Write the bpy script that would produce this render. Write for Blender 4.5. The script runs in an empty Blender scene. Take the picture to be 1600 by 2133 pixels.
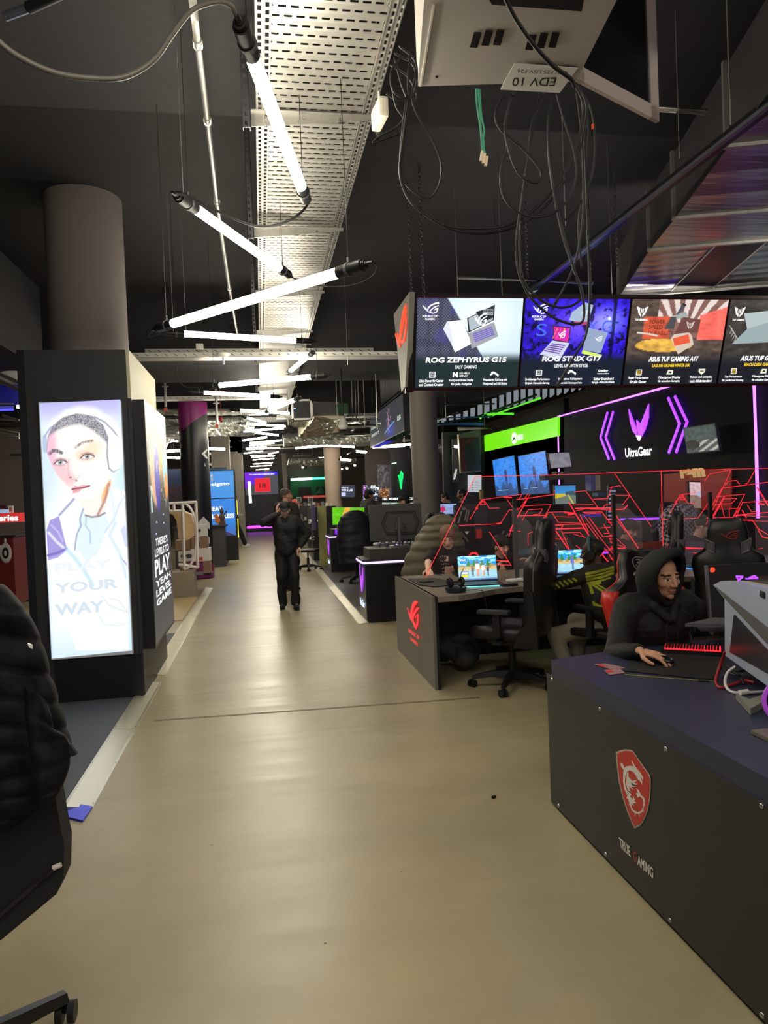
import bpy, bmesh, math, random
import numpy as np
from mathutils import Vector, Matrix, noise
random.seed(7); np.random.seed(7)
scene = bpy.context.scene
COL = scene.collection
PI = math.pi
# ------------------------------------------------------------------ camera
FPX, CX, CY, CAMZ = 1500.0, 800.0, 1066.5, 1.6
_up = -np.array([.04, 1, 33/FPX]); _up /= np.linalg.norm(_up)
_yf = np.array([544-CX, -33-.04*(544-CX), FPX]); _yf /= np.linalg.norm(_yf)
_xr = np.cross(_yf, _up); _xr = -_xr if _xr[0] < 0 else _xr
RW = np.array([_xr, _yf, _up])            # world rows expressed in camera axes (x right, y down, z forward)
cam_d = bpy.data.cameras.new('camera'); cam = bpy.data.objects.new('camera', cam_d); COL.objects.link(cam)
cam_d.sensor_fit = 'HORIZONTAL'; cam_d.sensor_width = 36; cam_d.lens = 36*FPX/1600; cam_d.clip_end = 200; cam_d.clip_start = .05
m = Matrix.Identity(4)
for i in range(3):
    m[i][0] = RW[i][0]; m[i][1] = -RW[i][1]; m[i][2] = -RW[i][2]
m[2][3] = CAMZ
cam.matrix_world = m
scene.camera = cam
# ------------------------------------------------------------------ world and exposure
w = bpy.data.worlds.new('world'); scene.world = w; w.use_nodes = True
w.node_tree.nodes['Background'].inputs[0].default_value = (.55, .58, .7, 1)
w.node_tree.nodes['Background'].inputs[1].default_value = .34
vs = scene.view_settings
vs.view_transform = 'Standard'; vs.look = 'None'; vs.exposure = 0.12; vs.gamma = 1; vs.use_curve_mapping = False
TUBE = 62.0
# ------------------------------------------------------------------ measuring helpers: a pixel's ray met with a plane of the room
def ray(px, py): return RW @ np.array([px-CX, py-CY, FPX])
_O = np.array([0, 0, CAMZ])
def G(px, py, z=0.): d = ray(px, py); return Vector(_O+d*((z-CAMZ)/d[2]))
def D(px, py, y): d = ray(px, py); return Vector(_O+d*(y/d[1]))
def S(px, py, x): d = ray(px, py); return Vector(_O+d*(x/d[0]))
def onplane(px, py, p0, n):
    d = Vector(ray(px, py)); o = Vector(_O); return o+d*((Vector(p0)-o).dot(n)/d.dot(n))
# ------------------------------------------------------------------ colour and materials
def lin(c):
    if isinstance(c, str):
        c = c.lstrip('#'); c = [int(c[i:i+2], 16)/255 for i in (0, 2, 4)]
    return tuple((x/12.92 if x <= .04045 else ((x+.055)/1.055)**2.4) for x in c[:3])
MATS = {}
def mat(name, col='#808080', rough=.5, metal=0., spec=.5, em=None, es=0., bump=0., bscale=200., var=0., vscale=6., trans=0., alpha=1., coat=0., ior=1.45, stretch=None):
    if name in MATS: return MATS[name]
    M = bpy.data.materials.new(name); M.use_nodes = True; nt = M.node_tree; b = nt.nodes['Principled BSDF']
    L = lin(col)
    b.inputs['Base Color'].default_value = (*L, 1); b.inputs['Roughness'].default_value = rough
    b.inputs['Metallic'].default_value = metal; b.inputs['Specular IOR Level'].default_value = spec
    b.inputs['Transmission Weight'].default_value = trans; b.inputs['Alpha'].default_value = alpha
    b.inputs['Coat Weight'].default_value = coat; b.inputs['IOR'].default_value = ior
    if em: b.inputs['Emission Color'].default_value = (*lin(em), 1); b.inputs['Emission Strength'].default_value = es
    tc = nt.nodes.new('ShaderNodeTexCoord'); mp = nt.nodes.new('ShaderNodeMapping'); nt.links.new(tc.outputs['Object'], mp.inputs[0])
    if stretch: mp.inputs['Scale'].default_value = stretch
    nz = nt.nodes.new('ShaderNodeTexNoise'); nz.inputs['Scale'].default_value = vscale; nz.inputs['Detail'].default_value = 5
    nt.links.new(mp.outputs[0], nz.inputs['Vector'])
    rg = nt.nodes.new('ShaderNodeMapRange'); rg.inputs['To Min'].default_value = max(0, rough-.06); rg.inputs['To Max'].default_value = min(1, rough+.06)
    nt.links.new(nz.outputs['Fac'], rg.inputs['Value']); nt.links.new(rg.outputs[0], b.inputs['Roughness'])
    if var:
        cr = nt.nodes.new('ShaderNodeMix'); cr.data_type = 'RGBA'
        cr.inputs['A'].default_value = (*[x*(1-var) for x in L], 1); cr.inputs['B'].default_value = (*[min(1, x*(1+var)) for x in L], 1)
        nt.links.new(nz.outputs['Fac'], cr.inputs['Factor']); nt.links.new(cr.outputs['Result'], b.inputs['Base Color'])
    if bump:
        n2 = nt.nodes.new('ShaderNodeTexNoise'); n2.inputs['Scale'].default_value = bscale; n2.inputs['Detail'].default_value = 4
        bp = nt.nodes.new('ShaderNodeBump'); bp.inputs['Strength'].default_value = bump; bp.inputs['Distance'].default_value = .01
        nt.links.new(mp.outputs[0], n2.inputs['Vector']); nt.links.new(n2.outputs['Fac'], bp.inputs['Height']); nt.links.new(bp.outputs[0], b.inputs['Normal'])
    MATS[name] = M; return M
def glow(name, col, s):
    return mat(name, '#202020', .4, em=col, es=s)
def colmat(name, es=None, rough=.45, spec=.4):
    """picture on a surface: colours come from the mesh's own colour attribute"""
    if name in MATS: return MATS[name]
    M = bpy.data.materials.new(name); M.use_nodes = True; nt = M.node_tree; b = nt.nodes['Principled BSDF']
    a = nt.nodes.new('ShaderNodeAttribute'); a.attribute_name = 'Col'
    b.inputs['Roughness'].default_value = rough; b.inputs['Specular IOR Level'].default_value = spec
    if es is None: nt.links.new(a.outputs['Color'], b.inputs['Base Color'])
    else:
        b.inputs['Base Color'].default_value = (.01, .01, .01, 1)
        nt.links.new(a.outputs['Color'], b.inputs['Emission Color']); b.inputs['Emission Strength'].default_value = es
    MATS[name] = M; return M
# ------------------------------------------------------------------ objects
ORG = {}
def tag(o, label=None, cat=None, group=None, kind=None):
    if label: o['label'] = label
    if cat: o['category'] = cat
    if group: o['group'] = group
    if kind: o['kind'] = kind
    return o
def thing(name, label, cat, loc, group=None, rz=0):
    o = bpy.data.objects.new(name, None); o.empty_display_size = .1; COL.objects.link(o)
    o.location = loc; o.rotation_euler = (0, 0, rz); ORG[o.name] = Vector(loc); return tag(o, label, cat, group)
def mkobj(name, verts, faces, mats, mi=None, parent=None, smooth=False, cols=None, local=False, angle=None):
    me = bpy.data.meshes.new(name)
    V = np.array([tuple(v) for v in verts], dtype=float).reshape(-1, 3)
    if parent is not None:
        org = Vector((0, 0, 0)) if local else ORG.get(parent.name, Vector((0, 0, 0)))
    else:
        lo, hi = V.min(0), V.max(0); org = Vector(((lo[0]+hi[0])/2, (lo[1]+hi[1])/2, lo[2]))
    V = V-np.array(org)
    me.from_pydata(V.tolist(), [], faces)
    if not isinstance(mats, (list, tuple)): mats = [mats]
    for q in mats: me.materials.append(q)
    if mi is not None: me.polygons.foreach_set('material_index', mi)
    if cols is not None:
        at = me.color_attributes.new('Col', 'FLOAT_COLOR', 'CORNER')
        at.data.foreach_set('color', np.asarray(cols, dtype=np.float32).ravel())
    if smooth or angle:
        me.shade_smooth()
        if angle: me.set_sharp_from_angle(angle=math.radians(angle))
    me.update()
    o = bpy.data.objects.new(name, me); COL.objects.link(o)
    if parent is not None: o.parent = parent; ORG[o.name] = org
    else: o.location = org; ORG[o.name] = org
    return o
def rotm(rx=0, ry=0, rz=0): return Matrix.Rotation(rz, 3, 'Z') @ Matrix.Rotation(ry, 3, 'Y') @ Matrix.Rotation(rx, 3, 'X')
def frame(d, up=Vector((0, 0, 1))):
    d = Vector(d).normalized()
    if abs(d.dot(up)) > .98: up = Vector((0, 1, 0)) if abs(d.y) < .9 else Vector((1, 0, 0))
    x = d.cross(up).normalized(); return x, x.cross(d).normalized(), d
class MB:
    """collects shapes, then links them as ONE mesh object"""
    def __init__(s): s.v = []; s.f = []; s.m = []; s.cur = 0
    def mat(s, i): s.cur = i; return s
    def add(s, vs, fs):
        k = len(s.v); s.v += [Vector(v) for v in vs]; s.f += [tuple(i+k for i in f) for f in fs]; s.m += [s.cur]*len(fs); return s
    def box(s, c, size, rot=None, bev=0.):
        x, y, z = [q/2 for q in size]; c = Vector(c)
        if bev:
            b = min(bev, x*.9, y*.9, z*.9)
            bm = bmesh.new(); bmesh.ops.create_cube(bm, size=1)
            for v in bm.verts: v.co = Vector((v.co.x*2*x, v.co.y*2*y, v.co.z*2*z))
            bmesh.ops.bevel(bm, geom=bm.edges[:], offset=b, segments=2, profile=.7, affect='EDGES')
            vs = [v.co.copy() for v in bm.verts]; bm.verts.index_update(); fs = [[v.index for v in f.verts] for f in bm.faces]; bm.free()
        else:
            vs = [Vector((a*x, b*y, d*z)) for d in (-1, 1) for b in (-1, 1) for a in (-1, 1)]
            fs = [(0, 2, 3, 1), (4, 5, 7, 6), (0, 1, 5, 4), (2, 6, 7, 3), (0, 4, 6, 2), (1, 3, 7, 5)]
        if rot is not None: vs = [rot @ v for v in vs]
        return s.add([v+c for v in vs], fs)
    def bb(s, lo, hi, bev=0.):
        lo = Vector(lo); hi = Vector(hi); return s.box((lo+hi)/2, hi-lo, None, bev)
    def loft(s, rings, cap=True, closed=True):
        n = len(rings[0]); vs = [v for r in rings for v in r]; fs = []
        for i in range(len(rings)-1):
            for j in range(n if closed else n-1):
                a = i*n+j; b = i*n+(j+1) % n; fs.append((a, b, b+n, a+n))
        if cap and closed: fs.append(tuple(range(n-1, -1, -1))); fs.append(tuple((len(rings)-1)*n+j for j in range(n)))
        return s.add(vs, fs)
    def cone(s, p0, p1, r0, r1=None, n=16, cap=True):
        r1 = r0 if r1 is None else r1; p0 = Vector(p0); p1 = Vector(p1); x, y, _ = frame(p1-p0)
        return s.loft([[p+x*(r*math.cos(2*PI*k/n))+y*(r*math.sin(2*PI*k/n)) for k in range(n)] for p, r in ((p0, r0), (p1, r1))], cap)
    def tube(s, pts, r, n=8, cap=True):
        pts = [Vector(p) for p in pts]; rings = []; R = r if isinstance(r, (list, tuple)) else [r]*len(pts)
        x = y = None
        for i, p in enumerate(pts):
            d = (pts[min(i+1, len(pts)-1)]-pts[max(i-1, 0)]).normalized()
            if x is None: x, y, _ = frame(d)
            else:
                x = (x-d*x.dot(d)).normalized(); y = d.cross(x)
            rings.append([p+x*(R[i]*math.cos(2*PI*k/n))+y*(R[i]*math.sin(2*PI*k/n)) for k in range(n)])
        return s.loft(rings, cap)
    def ell(s, c, r, rot=None, nu=16, nv=10):
        c = Vector(c); r = Vector(r) if hasattr(r, '__len__') else Vector((r, r, r)); vs = [Vector((0, 0, -1))]; fs = []
        for i in range(1, nv):
            a = -PI/2+PI*i/nv
            for j in range(nu): t = 2*PI*j/nu; vs.append(Vector((math.cos(a)*math.cos(t), math.cos(a)*math.sin(t), math.sin(a))))
        vs.append(Vector((0, 0, 1)))
        for j in range(nu): fs.append((0, 1+(j+1) % nu, 1+j))
        for i in range(nv-2):
            for j in range(nu): a = 1+i*nu+j; b = 1+i*nu+(j+1) % nu; fs.append((a, b, b+nu, a+nu))
        t = len(vs)-1; k = 1+(nv-2)*nu
        for j in range(nu): fs.append((k+j, k+(j+1) % nu, t))
        vs = [Vector((v.x*r.x, v.y*r.y, v.z*r.z)) for v in vs]
        if rot is not None: vs = [rot @ v for v in vs]
        return s.add([v+c for v in vs], fs)
    def cap(s, p0, p1, r0, r1=None, n=12):
        r1 = r0 if r1 is None else r1; s.cone(p0, p1, r0, r1, n); s.ell(p0, r0, None, n, 8); s.ell(p1, r1, None, n, 8); return s
    def prism(s, poly, off):
        off = Vector(off); n = len(poly); a = [Vector(p) for p in poly]; b = [p+off for p in a]
        s.add(a+b, [tuple(range(n-1, -1, -1)), tuple(range(n, 2*n))]+[(i, (i+1) % n, n+(i+1) % n, n+i) for i in range(n)]); return s
    def torus(s, c, R, r, rot=None, n=32, k=10, sy=1.):
        c = Vector(c); rings = []
        for i in range(n):
            t = 2*PI*i/n; ring = []
            for j in range(k):
                a = 2*PI*j/k; v = Vector(((R+r*math.cos(a))*math.cos(t), (R+r*math.cos(a))*math.sin(t)*sy, r*math.sin(a)))
                ring.append((rot @ v if rot is not None else v)+c)
            rings.append(ring)
        rings.append(rings[0]); return s.loft(rings, False)
    def build(s, name, mats, parent=None, smooth=False, angle=None, local=False):
        return mkobj(name, s.v, s.f, mats, s.m, parent, smooth, None, local, angle)
def remesh(mb, voxel, smooth=2):
    me = bpy.data.meshes.new('t'); me.from_pydata([tuple(v) for v in mb.v], [], mb.f); me.update()
    o = bpy.data.objects.new('t', me); COL.objects.link(o)
    r = o.modifiers.new('r', 'REMESH'); r.mode = 'VOXEL'; r.voxel_size = voxel
    if smooth: q = o.modifiers.new('s', 'SMOOTH'); q.iterations = smooth; q.factor = .5
    dg = bpy.context.evaluated_depsgraph_get(); e = o.evaluated_get(dg).to_mesh()
    V = np.zeros(len(e.vertices)*3); e.vertices.foreach_get('co', V); V = V.reshape(-1, 3)
    N = np.zeros(len(e.vertices)*3); e.vertices.foreach_get('normal', N); N = N.reshape(-1, 3)
    F = [tuple(p.vertices) for p in e.polygons]
    o.evaluated_get(dg).to_mesh_clear(); bpy.data.objects.remove(o); bpy.data.meshes.remove(me)
    return V, N, F
def fnoise(V, N, amp, sc, seed=0., stretch=(1, 1, 1)):
    if not amp: return V
    d = np.array([noise.noise(Vector((v[0]*sc*stretch[0]+seed, v[1]*sc*stretch[1], v[2]*sc*stretch[2]))) for v in V])
    return V+N*(d*amp)[:, None]
def vcols(F, VC):
    idx = np.fromiter((i for f in F for i in f), dtype=int); return np.concatenate([VC[idx], np.ones((len(idx), 1))], 1)
def copy_tree(o, parent=None):
    c = o.copy(); COL.objects.link(c); c.parent = parent
    for ch in list(o.children): copy_tree(ch, c)
    return c
# ------------------------------------------------------------------ lettering
_TX = {}
def text2d(s, bold=0., shear=0., space=1.):
    k = (s, bold, shear, space)
    if k in _TX: return _TX[k]
    cu = bpy.data.curves.new('t', 'FONT'); cu.body = s; cu.resolution_u = 3; cu.offset = bold; cu.shear = shear; cu.space_character = space
    o = bpy.data.objects.new('t', cu); COL.objects.link(o); bpy.context.view_layer.update()
    dg = bpy.context.evaluated_depsgraph_get(); e = o.evaluated_get(dg).to_mesh()
    V = np.array([v.co[:2] for v in e.vertices]).reshape(-1, 2); F = [tuple(p.vertices) for p in e.polygons]
    o.evaluated_get(dg).to_mesh_clear(); bpy.data.objects.remove(o); bpy.data.curves.remove(cu)
    lo = V.min(0); hi = V.max(0); _TX[k] = ((V-lo)/np.maximum(hi-lo, 1e-6), F, (hi-lo)); return _TX[k]
def text_mesh(name, s, bl, br, tl, material, parent, off=None, thick=.002, bold=.01, shear=0., space=1.):
    """a word whose baseline runs bl to br and whose height is bl to tl, with a little thickness"""
    V, F, _ = text2d(s, bold, shear, space); bl = Vector(bl); U = Vector(br)-bl; W = Vector(tl)-bl; n = U.cross(W).normalized()
    if off is not None and n.dot(Vector(off)) < 0: n = -n
    a = [bl+U*p[0]+W*p[1]+n*thick for p in V]
    return mkobj(name, a, F, material, None, parent)
class Pic:
    """a flat printed or lit picture; u to the right, v up, both 0..1"""
    def __init__(s, p0, pu, pv, aspect=None):
        s.o = Vector(p0); s.U = Vector(pu)-s.o; s.W = Vector(pv)-s.o; s.n = s.U.cross(s.W).normalized(); s.v = []; s.f = []; s.c = []; s.k = 1
        s.asp = aspect or s.U.length/s.W.length
    def P(s, u, v, h): return s.o+s.U*u+s.W*v+s.n*h
    def grid(s, nu, nv, fn):
        uu, vv = np.meshgrid(np.linspace(0, 1, nu), np.linspace(0, 1, nv)); C = np.clip(fn(uu, vv), 0, 1)
        C = np.where(C <= .04045, C/12.92, ((C+.055)/1.055)**2.4)
        o = np.array(s.o); P = o+uu[..., None]*np.array(s.U)+vv[..., None]*np.array(s.W)
        k = len(s.v); s.v += [tuple(p) for p in P.reshape(-1, 3)]; Cf = C.reshape(-1, 3)
        for j in range(nv-1):
            for i in range(nu-1):
                a = j*nu+i; q = (a, a+1, a+1+nu, a+nu); s.f.append(tuple(t+k for t in q)); s.c += [(*Cf[t], 1) for t in q]
        return s
    def poly(s, pts, col):
        h = .0004*s.k; s.k += 1; k = len(s.v); s.v += [tuple(s.P(u, v, h)) for u, v in pts]; s.f.append(tuple(range(k, k+len(pts))))
        if isinstance(col, list): s.c += [(*lin(q), 1) for q in col]
        else: s.c += [(*lin(col), 1)]*len(pts)
        return s
    def rect(s, u0, v0, u1, v1, col): return s.poly([(u0, v0), (u1, v0), (u1, v1), (u0, v1)], col)
    def line(s, pts, w, col):
        for (a, b), (c, d) in zip(pts[:-1], pts[1:]):
            dx, dy = (c-a)*s.asp, d-b; L = math.hypot(dx, dy) or 1; nx, ny = -dy/L*w/2/s.asp, dx/L*w/2
            s.poly([(a+nx, b+ny), (a-nx, b-ny), (c-nx, d-ny), (c+nx, d+ny)], col); s.k -= 1
        s.k += 1; return s
    def disc(s, u, v, r, col, n=20, sx=1.): return s.poly([(u+r*sx*math.cos(2*PI*i/n)/s.asp, v+r*math.sin(2*PI*i/n)) for i in range(n)], col)
    def text(s, t, u, v, h, col, w=None, bold=.02, shear=0., align='c', space=1.):
        V, F, sz = text2d(t, bold, shear, space); ww = w if w else h*sz[0]/sz[1]/s.asp
        u0 = u-ww/2 if align == 'c' else u
        hh = .0004*s.k; s.k += 1; k = len(s.v)
        s.v += [tuple(s.P(u0+p[0]*ww, v+p[1]*h, hh)) for p in V]; s.f += [tuple(i+k for i in f) for f in F]
        s.c += [(*lin(col), 1)]*sum(len(f) for f in F); return s
    def build(s, name, material, parent=None): return mkobj(name, s.v, s.f, material, None, parent, False, s.c)
def bez(pts, n=12):
    """smooth curve through points"""
    P = [Vector(p) for p in pts]; out = []
    for i in range(len(P)-1):
        a = P[max(i-1, 0)]; b = P[i]; c = P[i+1]; d = P[min(i+2, len(P)-1)]
        for k in range(n):
            t = k/n; out.append(.5*((2*b)+(c-a)*t+(2*a-5*b+4*c-d)*t*t+(3*b-a-3*c+d)*t**3))
    out.append(P[-1]); return out
def mixc(a, b, t): return a+(b-a)*t
def sm(x, a, b):
    t = np.clip((x-a)/(b-a), 0, 1); return t*t*(3-2*t)
def npc(c):
    c = c.lstrip('#'); return np.array([int(c[i:i+2], 16)/255 for i in (0, 2, 4)])
def fbm(u, v, sc, seed=0, oct=4):
    """cheap smooth value noise on arrays"""
    out = np.zeros_like(u); amp = 1.; tot = 0
    for k in range(oct):
        rng = np.random.RandomState(seed+k*17); g = rng.rand(64, 64); x = (u*sc*2**k) % 63; y = (v*sc*2**k) % 63
        xi = x.astype(int); yi = y.astype(int); fx = x-xi; fy = y-yi; fx = fx*fx*(3-2*fx); fy = fy*fy*(3-2*fy)
        a = g[yi, xi]; b = g[yi, (xi+1) % 64]; c = g[(yi+1) % 64, xi]; d = g[(yi+1) % 64, (xi+1) % 64]
        out += amp*((a*(1-fx)+b*fx)*(1-fy)+(c*(1-fx)+d*fx)*fy); tot += amp; amp *= .5
    return out/tot
# ================================================================== materials used all over
BLK = mat('black_plastic', '#161618', .45, bump=.05, bscale=400)
DKG = mat('dark_grey_laminate', '#29292b', .5, var=.08, vscale=3, bump=.03, bscale=500)
STEEL = mat('galvanised_steel', '#b4b2ac', .38, .9, var=.18, vscale=30, bump=.05, bscale=60)
ALU = mat('brushed_aluminium', '#cfcabb', .3, .85, var=.1, vscale=10, bump=.06, bscale=90, stretch=(8, 1, 1))
RUB = mat('black_cable_rubber', '#121214', .5)
GRYP = mat('grey_plastic', '#4a4b4e', .5)
WHP = mat('white_plastic', '#d8d8d6', .45, var=.04)
CHR = mat('chrome', '#c8c8c8', .15, 1.)
# ================================================================== the setting
def struct(o, label=None): o['kind'] = 'structure'; return o
def floor_mat():
    M = bpy.data.materials.new('resin_floor'); M.use_nodes = True; nt = M.node_tree; b = nt.nodes['Principled BSDF']; N = nt.nodes.new; Lk = nt.links.new
    tc = N('ShaderNodeTexCoord'); mp = N('ShaderNodeMapping'); Lk(tc.outputs['Object'], mp.inputs[0])
    n1 = N('ShaderNodeTexNoise'); n1.inputs['Scale'].default_value = 1.1; n1.inputs['Detail'].default_value = 8; n1.inputs['Roughness'].default_value = .6; Lk(mp.outputs[0], n1.inputs['Vector'])
    cr = N('ShaderNodeValToRGB'); cr.color_ramp.elements[0].position = .3; cr.color_ramp.elements[1].position = .72
    cr.color_ramp.elements[0].color = (*lin('#91866c'), 1); cr.color_ramp.elements[1].color = (*lin('#a89b7c'), 1); Lk(n1.outputs['Fac'], cr.inputs[0])
    vo = N('ShaderNodeTexVoronoi'); vo.inputs['Scale'].default_value = 3.2; Lk(mp.outputs[0], vo.inputs['Vector'])
    lt = N('ShaderNodeMath'); lt.operation = 'LESS_THAN'; lt.inputs[1].default_value = .018; Lk(vo.outputs['Distance'], lt.inputs[0])
    mx = N('ShaderNodeMix'); mx.data_type = 'RGBA'; mx.inputs['B'].default_value = (*lin('#5a5244'), 1); Lk(cr.outputs[0], mx.inputs['A']); Lk(lt.outputs[0], mx.inputs['Factor'])
    mp2 = N('ShaderNodeMapping'); mp2.inputs['Scale'].default_value = (.4, 9, 1); mp2.inputs['Rotation'].default_value = (0, 0, .25); Lk(tc.outputs['Object'], mp2.inputs[0])
    n2 = N('ShaderNodeTexNoise'); n2.inputs['Scale'].default_value = 1.6; n2.inputs['Detail'].default_value = 2; Lk(mp2.outputs[0], n2.inputs['Vector'])
    rr = N('ShaderNodeMapRange'); rr.inputs['From Min'].default_value = .3; rr.inputs['From Max'].default_value = .7; rr.inputs['To Min'].default_value = .3; rr.inputs['To Max'].default_value = .4; Lk(n2.outputs['Fac'], rr.inputs['Value'])
    pass
    Lk(mx.outputs['Result'], b.inputs['Base Color']); Lk(rr.outputs[0], b.inputs['Roughness'])
    b.inputs['Specular IOR Level'].default_value = .38
    return M
struct(MB().bb((-16, -6, -.1), (16, 46, 0)).build('floor', floor_mat()))
CARP = mat('grey_carpet_floor', '#4d5058', .62, var=.18, vscale=4, bump=.2, bscale=120)
struct(MB().bb((-9, 3.75, 0), (-1.12, 9.2, .012)).build('floor_left_carpet', CARP))
struct(MB().bb((-9, -1, 0), (-1.35, 3.75, .008)).build('floor_left_front_carpet', mat('pale_carpet', '#8d8f95', .6, var=.15, vscale=6, bump=.15, bscale=120)))
struct(MB().bb((1.26, 9.35, 0), (6, 24, .012)).build('floor_right_vinyl', mat('dark_vinyl_floor', '#47423d', .42, var=.15, vscale=5)))
struct(MB().bb((-1.9, 10.2, 0), (-1.14, 12.6, .013)).build('floor_left_wood', mat('pale_wood_floor', '#c2a878', .4, var=.1, vscale=4, stretch=(8, 1, 1))))
seam = mat('dark_floor_joint', '#6b6350', .6)
struct(MB().prism([G(322, 1500, .0), G(1000, 1452, .0), G(1000, 1454.5, .0), G(322, 1502.5, .0)], (0, 0, .0015)).build('trim_1', seam))
CEIL = mat('black_painted_ceiling', '#1c1b1e', .75, var=.15, vscale=1.5, bump=.25, bscale=14)
struct(MB().bb((-16, -6, 4.5), (16, 46, 4.7)).build('ceiling', CEIL))
struct(MB().bb((-16, 2.6, 4.15), (16, 4.9, 4.5)).build('trim_2', CEIL))          # deep cross beams under the slab
struct(MB().bb((-16, 10.6, 3.75), (16, 13.2, 4.5)).build('trim_3', CEIL))
struct(MB().bb((-16, 17.5, 3.6), (3.0, 18.6, 4.5)).build('trim_4', CEIL))
struct(MB().bb((-16, 27, 3.4), (3.0, 28, 4.5)).build('trim_5', CEIL))
WALLG = mat('warm_grey_wall', '#7d716b', .8, var=.06, vscale=2, bump=.05)
WALLD = mat('dark_wall', '#1d1c1e', .6, var=.1, vscale=2)
struct(MB().bb((-16, 40.2, 0), (16, 40.5, 4.5)).build('wall_back', mat('brown_grey_wall', '#6a5f58', .8, var=.06, vscale=2)))
struct(MB().bb((-9.2, -6, 0), (-9, 40.2, 4.5)).build('wall_left', WALLG))
struct(MB().bb((6.0, 3.0, 0), (6.25, 18.9, 3.06)).build('wall_right_lower', mat('black_wall_panel', '#0e0e10', .6, spec=.12)))
struct(MB().bb((9.5, -6, 0), (9.7, 40.2, 4.5)).build('wall_right', mat('charcoal_wall', '#4c4744', .8, var=.05)))
struct(MB().bb((-9, 20.5, 0), (-5.2, 20.8, 4.5)).build('wall_left_partition', WALLG))
struct(MB().bb((3.6, 24.5, 0), (9.5, 24.8, 3.3)).build('wall_right_partition', mat('taupe_wall', '#5d554f', .8, var=.06)))
# the dark bulkhead on the left, with its tapering underside
bh = MB().bb((-5.2, 5.4, 3.3), (-2.55, 9.4, 4.3)); struct(bh.build('wall_left_bulkhead', CEIL))
# aluminium ramp strips at the edges of the aisle
RAMP = mat('ramp_aluminium', '#d9d3bd', .33, .8, var=.1, vscale=2, bump=.01, bscale=30, stretch=(6, 1, 1))
def ramp(x0, x1, ys, name, label, hi_left, blue=False):
    t = thing(name, label, 'floor ramp', ((x0+x1)/2, ys[0], 0))
    for a, b in zip(ys[:-1], ys[1:]):
        a += .006; h = .022; zl, zr = (h, .004) if hi_left else (.004, h)
        mbx = MB(); q = lambda x, y, z: Vector((x, y, z))
        xs = [x0, x0+.018, x1-.018, x1]; zs = [zl, zl, zr, zr]
        mbx.loft([[q(xs[0], y, 0)]+[q(xx, y, zz) for xx, zz in zip(xs, zs)]+[q(xs[3], y, 0)] for y in (a, b)])
        sgm = mbx.build('ramp_section', RAMP, t)
        sc = MB()
        for k in range(max(2, int((b-a)/.35))):
            yy = a+.05+k*(b-a-.1)/max(1, int((b-a)/.35)-1)
            for xx in (x0+.009, x1-.009): sc.cone((xx, yy, .01), (xx, yy, (zl if xx < (x0+x1)/2 else zr)+.003), .004, n=8)
        sc.build('screw', CHR, sgm)
    if blue:
        q = [(x0, ys[0]-.13, .0), (x1, ys[0]-.17, 0), (x1, ys[0], 0), (x0, ys[0], 0)]
        MB().prism([(x0-.06, ys[0]-.02, 0), (x1-.01, ys[0]-.17, 0), (x1, ys[0], 0), (x0, ys[0]+.1, 0)], (0, 0, .012)).build('end_cap', mat('blue_reflecting_metal', '#3438c8', .25, .6), t)
    return t
ramp(-1.11, -.955, [4.02, 5.35, 6.72], 'ramp_strip', 'bright aluminium ramp strip along the carpet in front of the tall lightbox kiosk', True, True)
ramp(-1.11, -.955, [7.0, 8.7, 10.5, 12.2, 13.9], 'ramp_strip', 'aluminium ramp strip on the left of the aisle behind the lightbox kiosk', True)
ramp(1.13, 1.27, [8.95, 10.3, 11.6, 12.9, 14.2, 15.5, 16.8, 18.1, 19.4, 21.5], 'ramp_strip', 'aluminium ramp strip on the right of the aisle beside the purple lit counters', False)
# ================================================================== tube lights
TUBEM = glow('lit_tube', '#fff6e0', TUBE)
def tube_light(a, b, label, lens=(.22, .22), r=.027, cable=True, group='hanging tube lights zigzagging over the aisle', detail=True, drops=True):
    """a to b are the outer ends of the end caps"""
    a = Vector(a); b = Vector(b); L = (b-a).length; d = (b-a)/L; c = (a+b)/2
    t = thing('tube_light', label, 'tube light', c, group)
    ka, kb = [min(q, L*.22) for q in lens]
    MB().cone(a+d*ka, b-d*kb, r, n=14 if detail else 8).build('glass_tube', TUBEM, t, angle=40)
    if detail:
        for p, s, kk in ((a, 1, ka), (b, -1, kb)):
            e = MB(); e.cone(p+d*s*kk*1.04, p+d*s*kk*.3, r*1.12, n=16); e.cone(p+d*s*kk*.3, p+d*s*kk*.16, r*.7, r*.5, n=12); e.cone(p+d*s*kk*.16, p, r*.42, r*.3, n=10)
            for q in (.2, .25): e.cone(p+d*s*kk*q, p+d*s*kk*(q+.025), r*.85, n=12)
            ec = e.build('end_cap', BLK, t, angle=40)
            cl = MB(); x, y, _ = frame(d); cp = p+d*s*kk*.72
            cl.loft([[cp+d*o+x*(r*1.3*math.cos(2*PI*k/14))+y*(r*1.3*math.sin(2*PI*k/14)) for k in range(14)] for o in (-.008, .008)])
            cl.cone(cp+y*r*1.2, cp+y*(r*1.2+.03), .006, n=8); cl.build('clamp', GRYP, ec)
            if drops: MB().cone(cp+Vector((0, 0, r)), Vector((cp.x, cp.y, 4.5)), .0018, n=5).build('hanging_wire', BLK, t)
    else:
        e = MB()
        for p, s, kk in ((a, 1, ka), (b, -1, kb)): e.cone(p+d*s*kk, p, r*1.1, r*.5, n=8)
        e.build('end_cap', BLK, t); MB().cone(c, (c.x, c.y, 4.5), .002, n=4).build('hanging_wire', BLK, t)
    return t
def ends(pa, pb, z=3.2, want=1.55):
    A = G(*pa, z); B = G(*pb, z); L = (A-B).length
    z2 = CAMZ+(z-CAMZ)*want/L; z2 = min(max(z2, 2.75), 3.6); return G(*pa, z2), G(*pb, z2)
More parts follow.
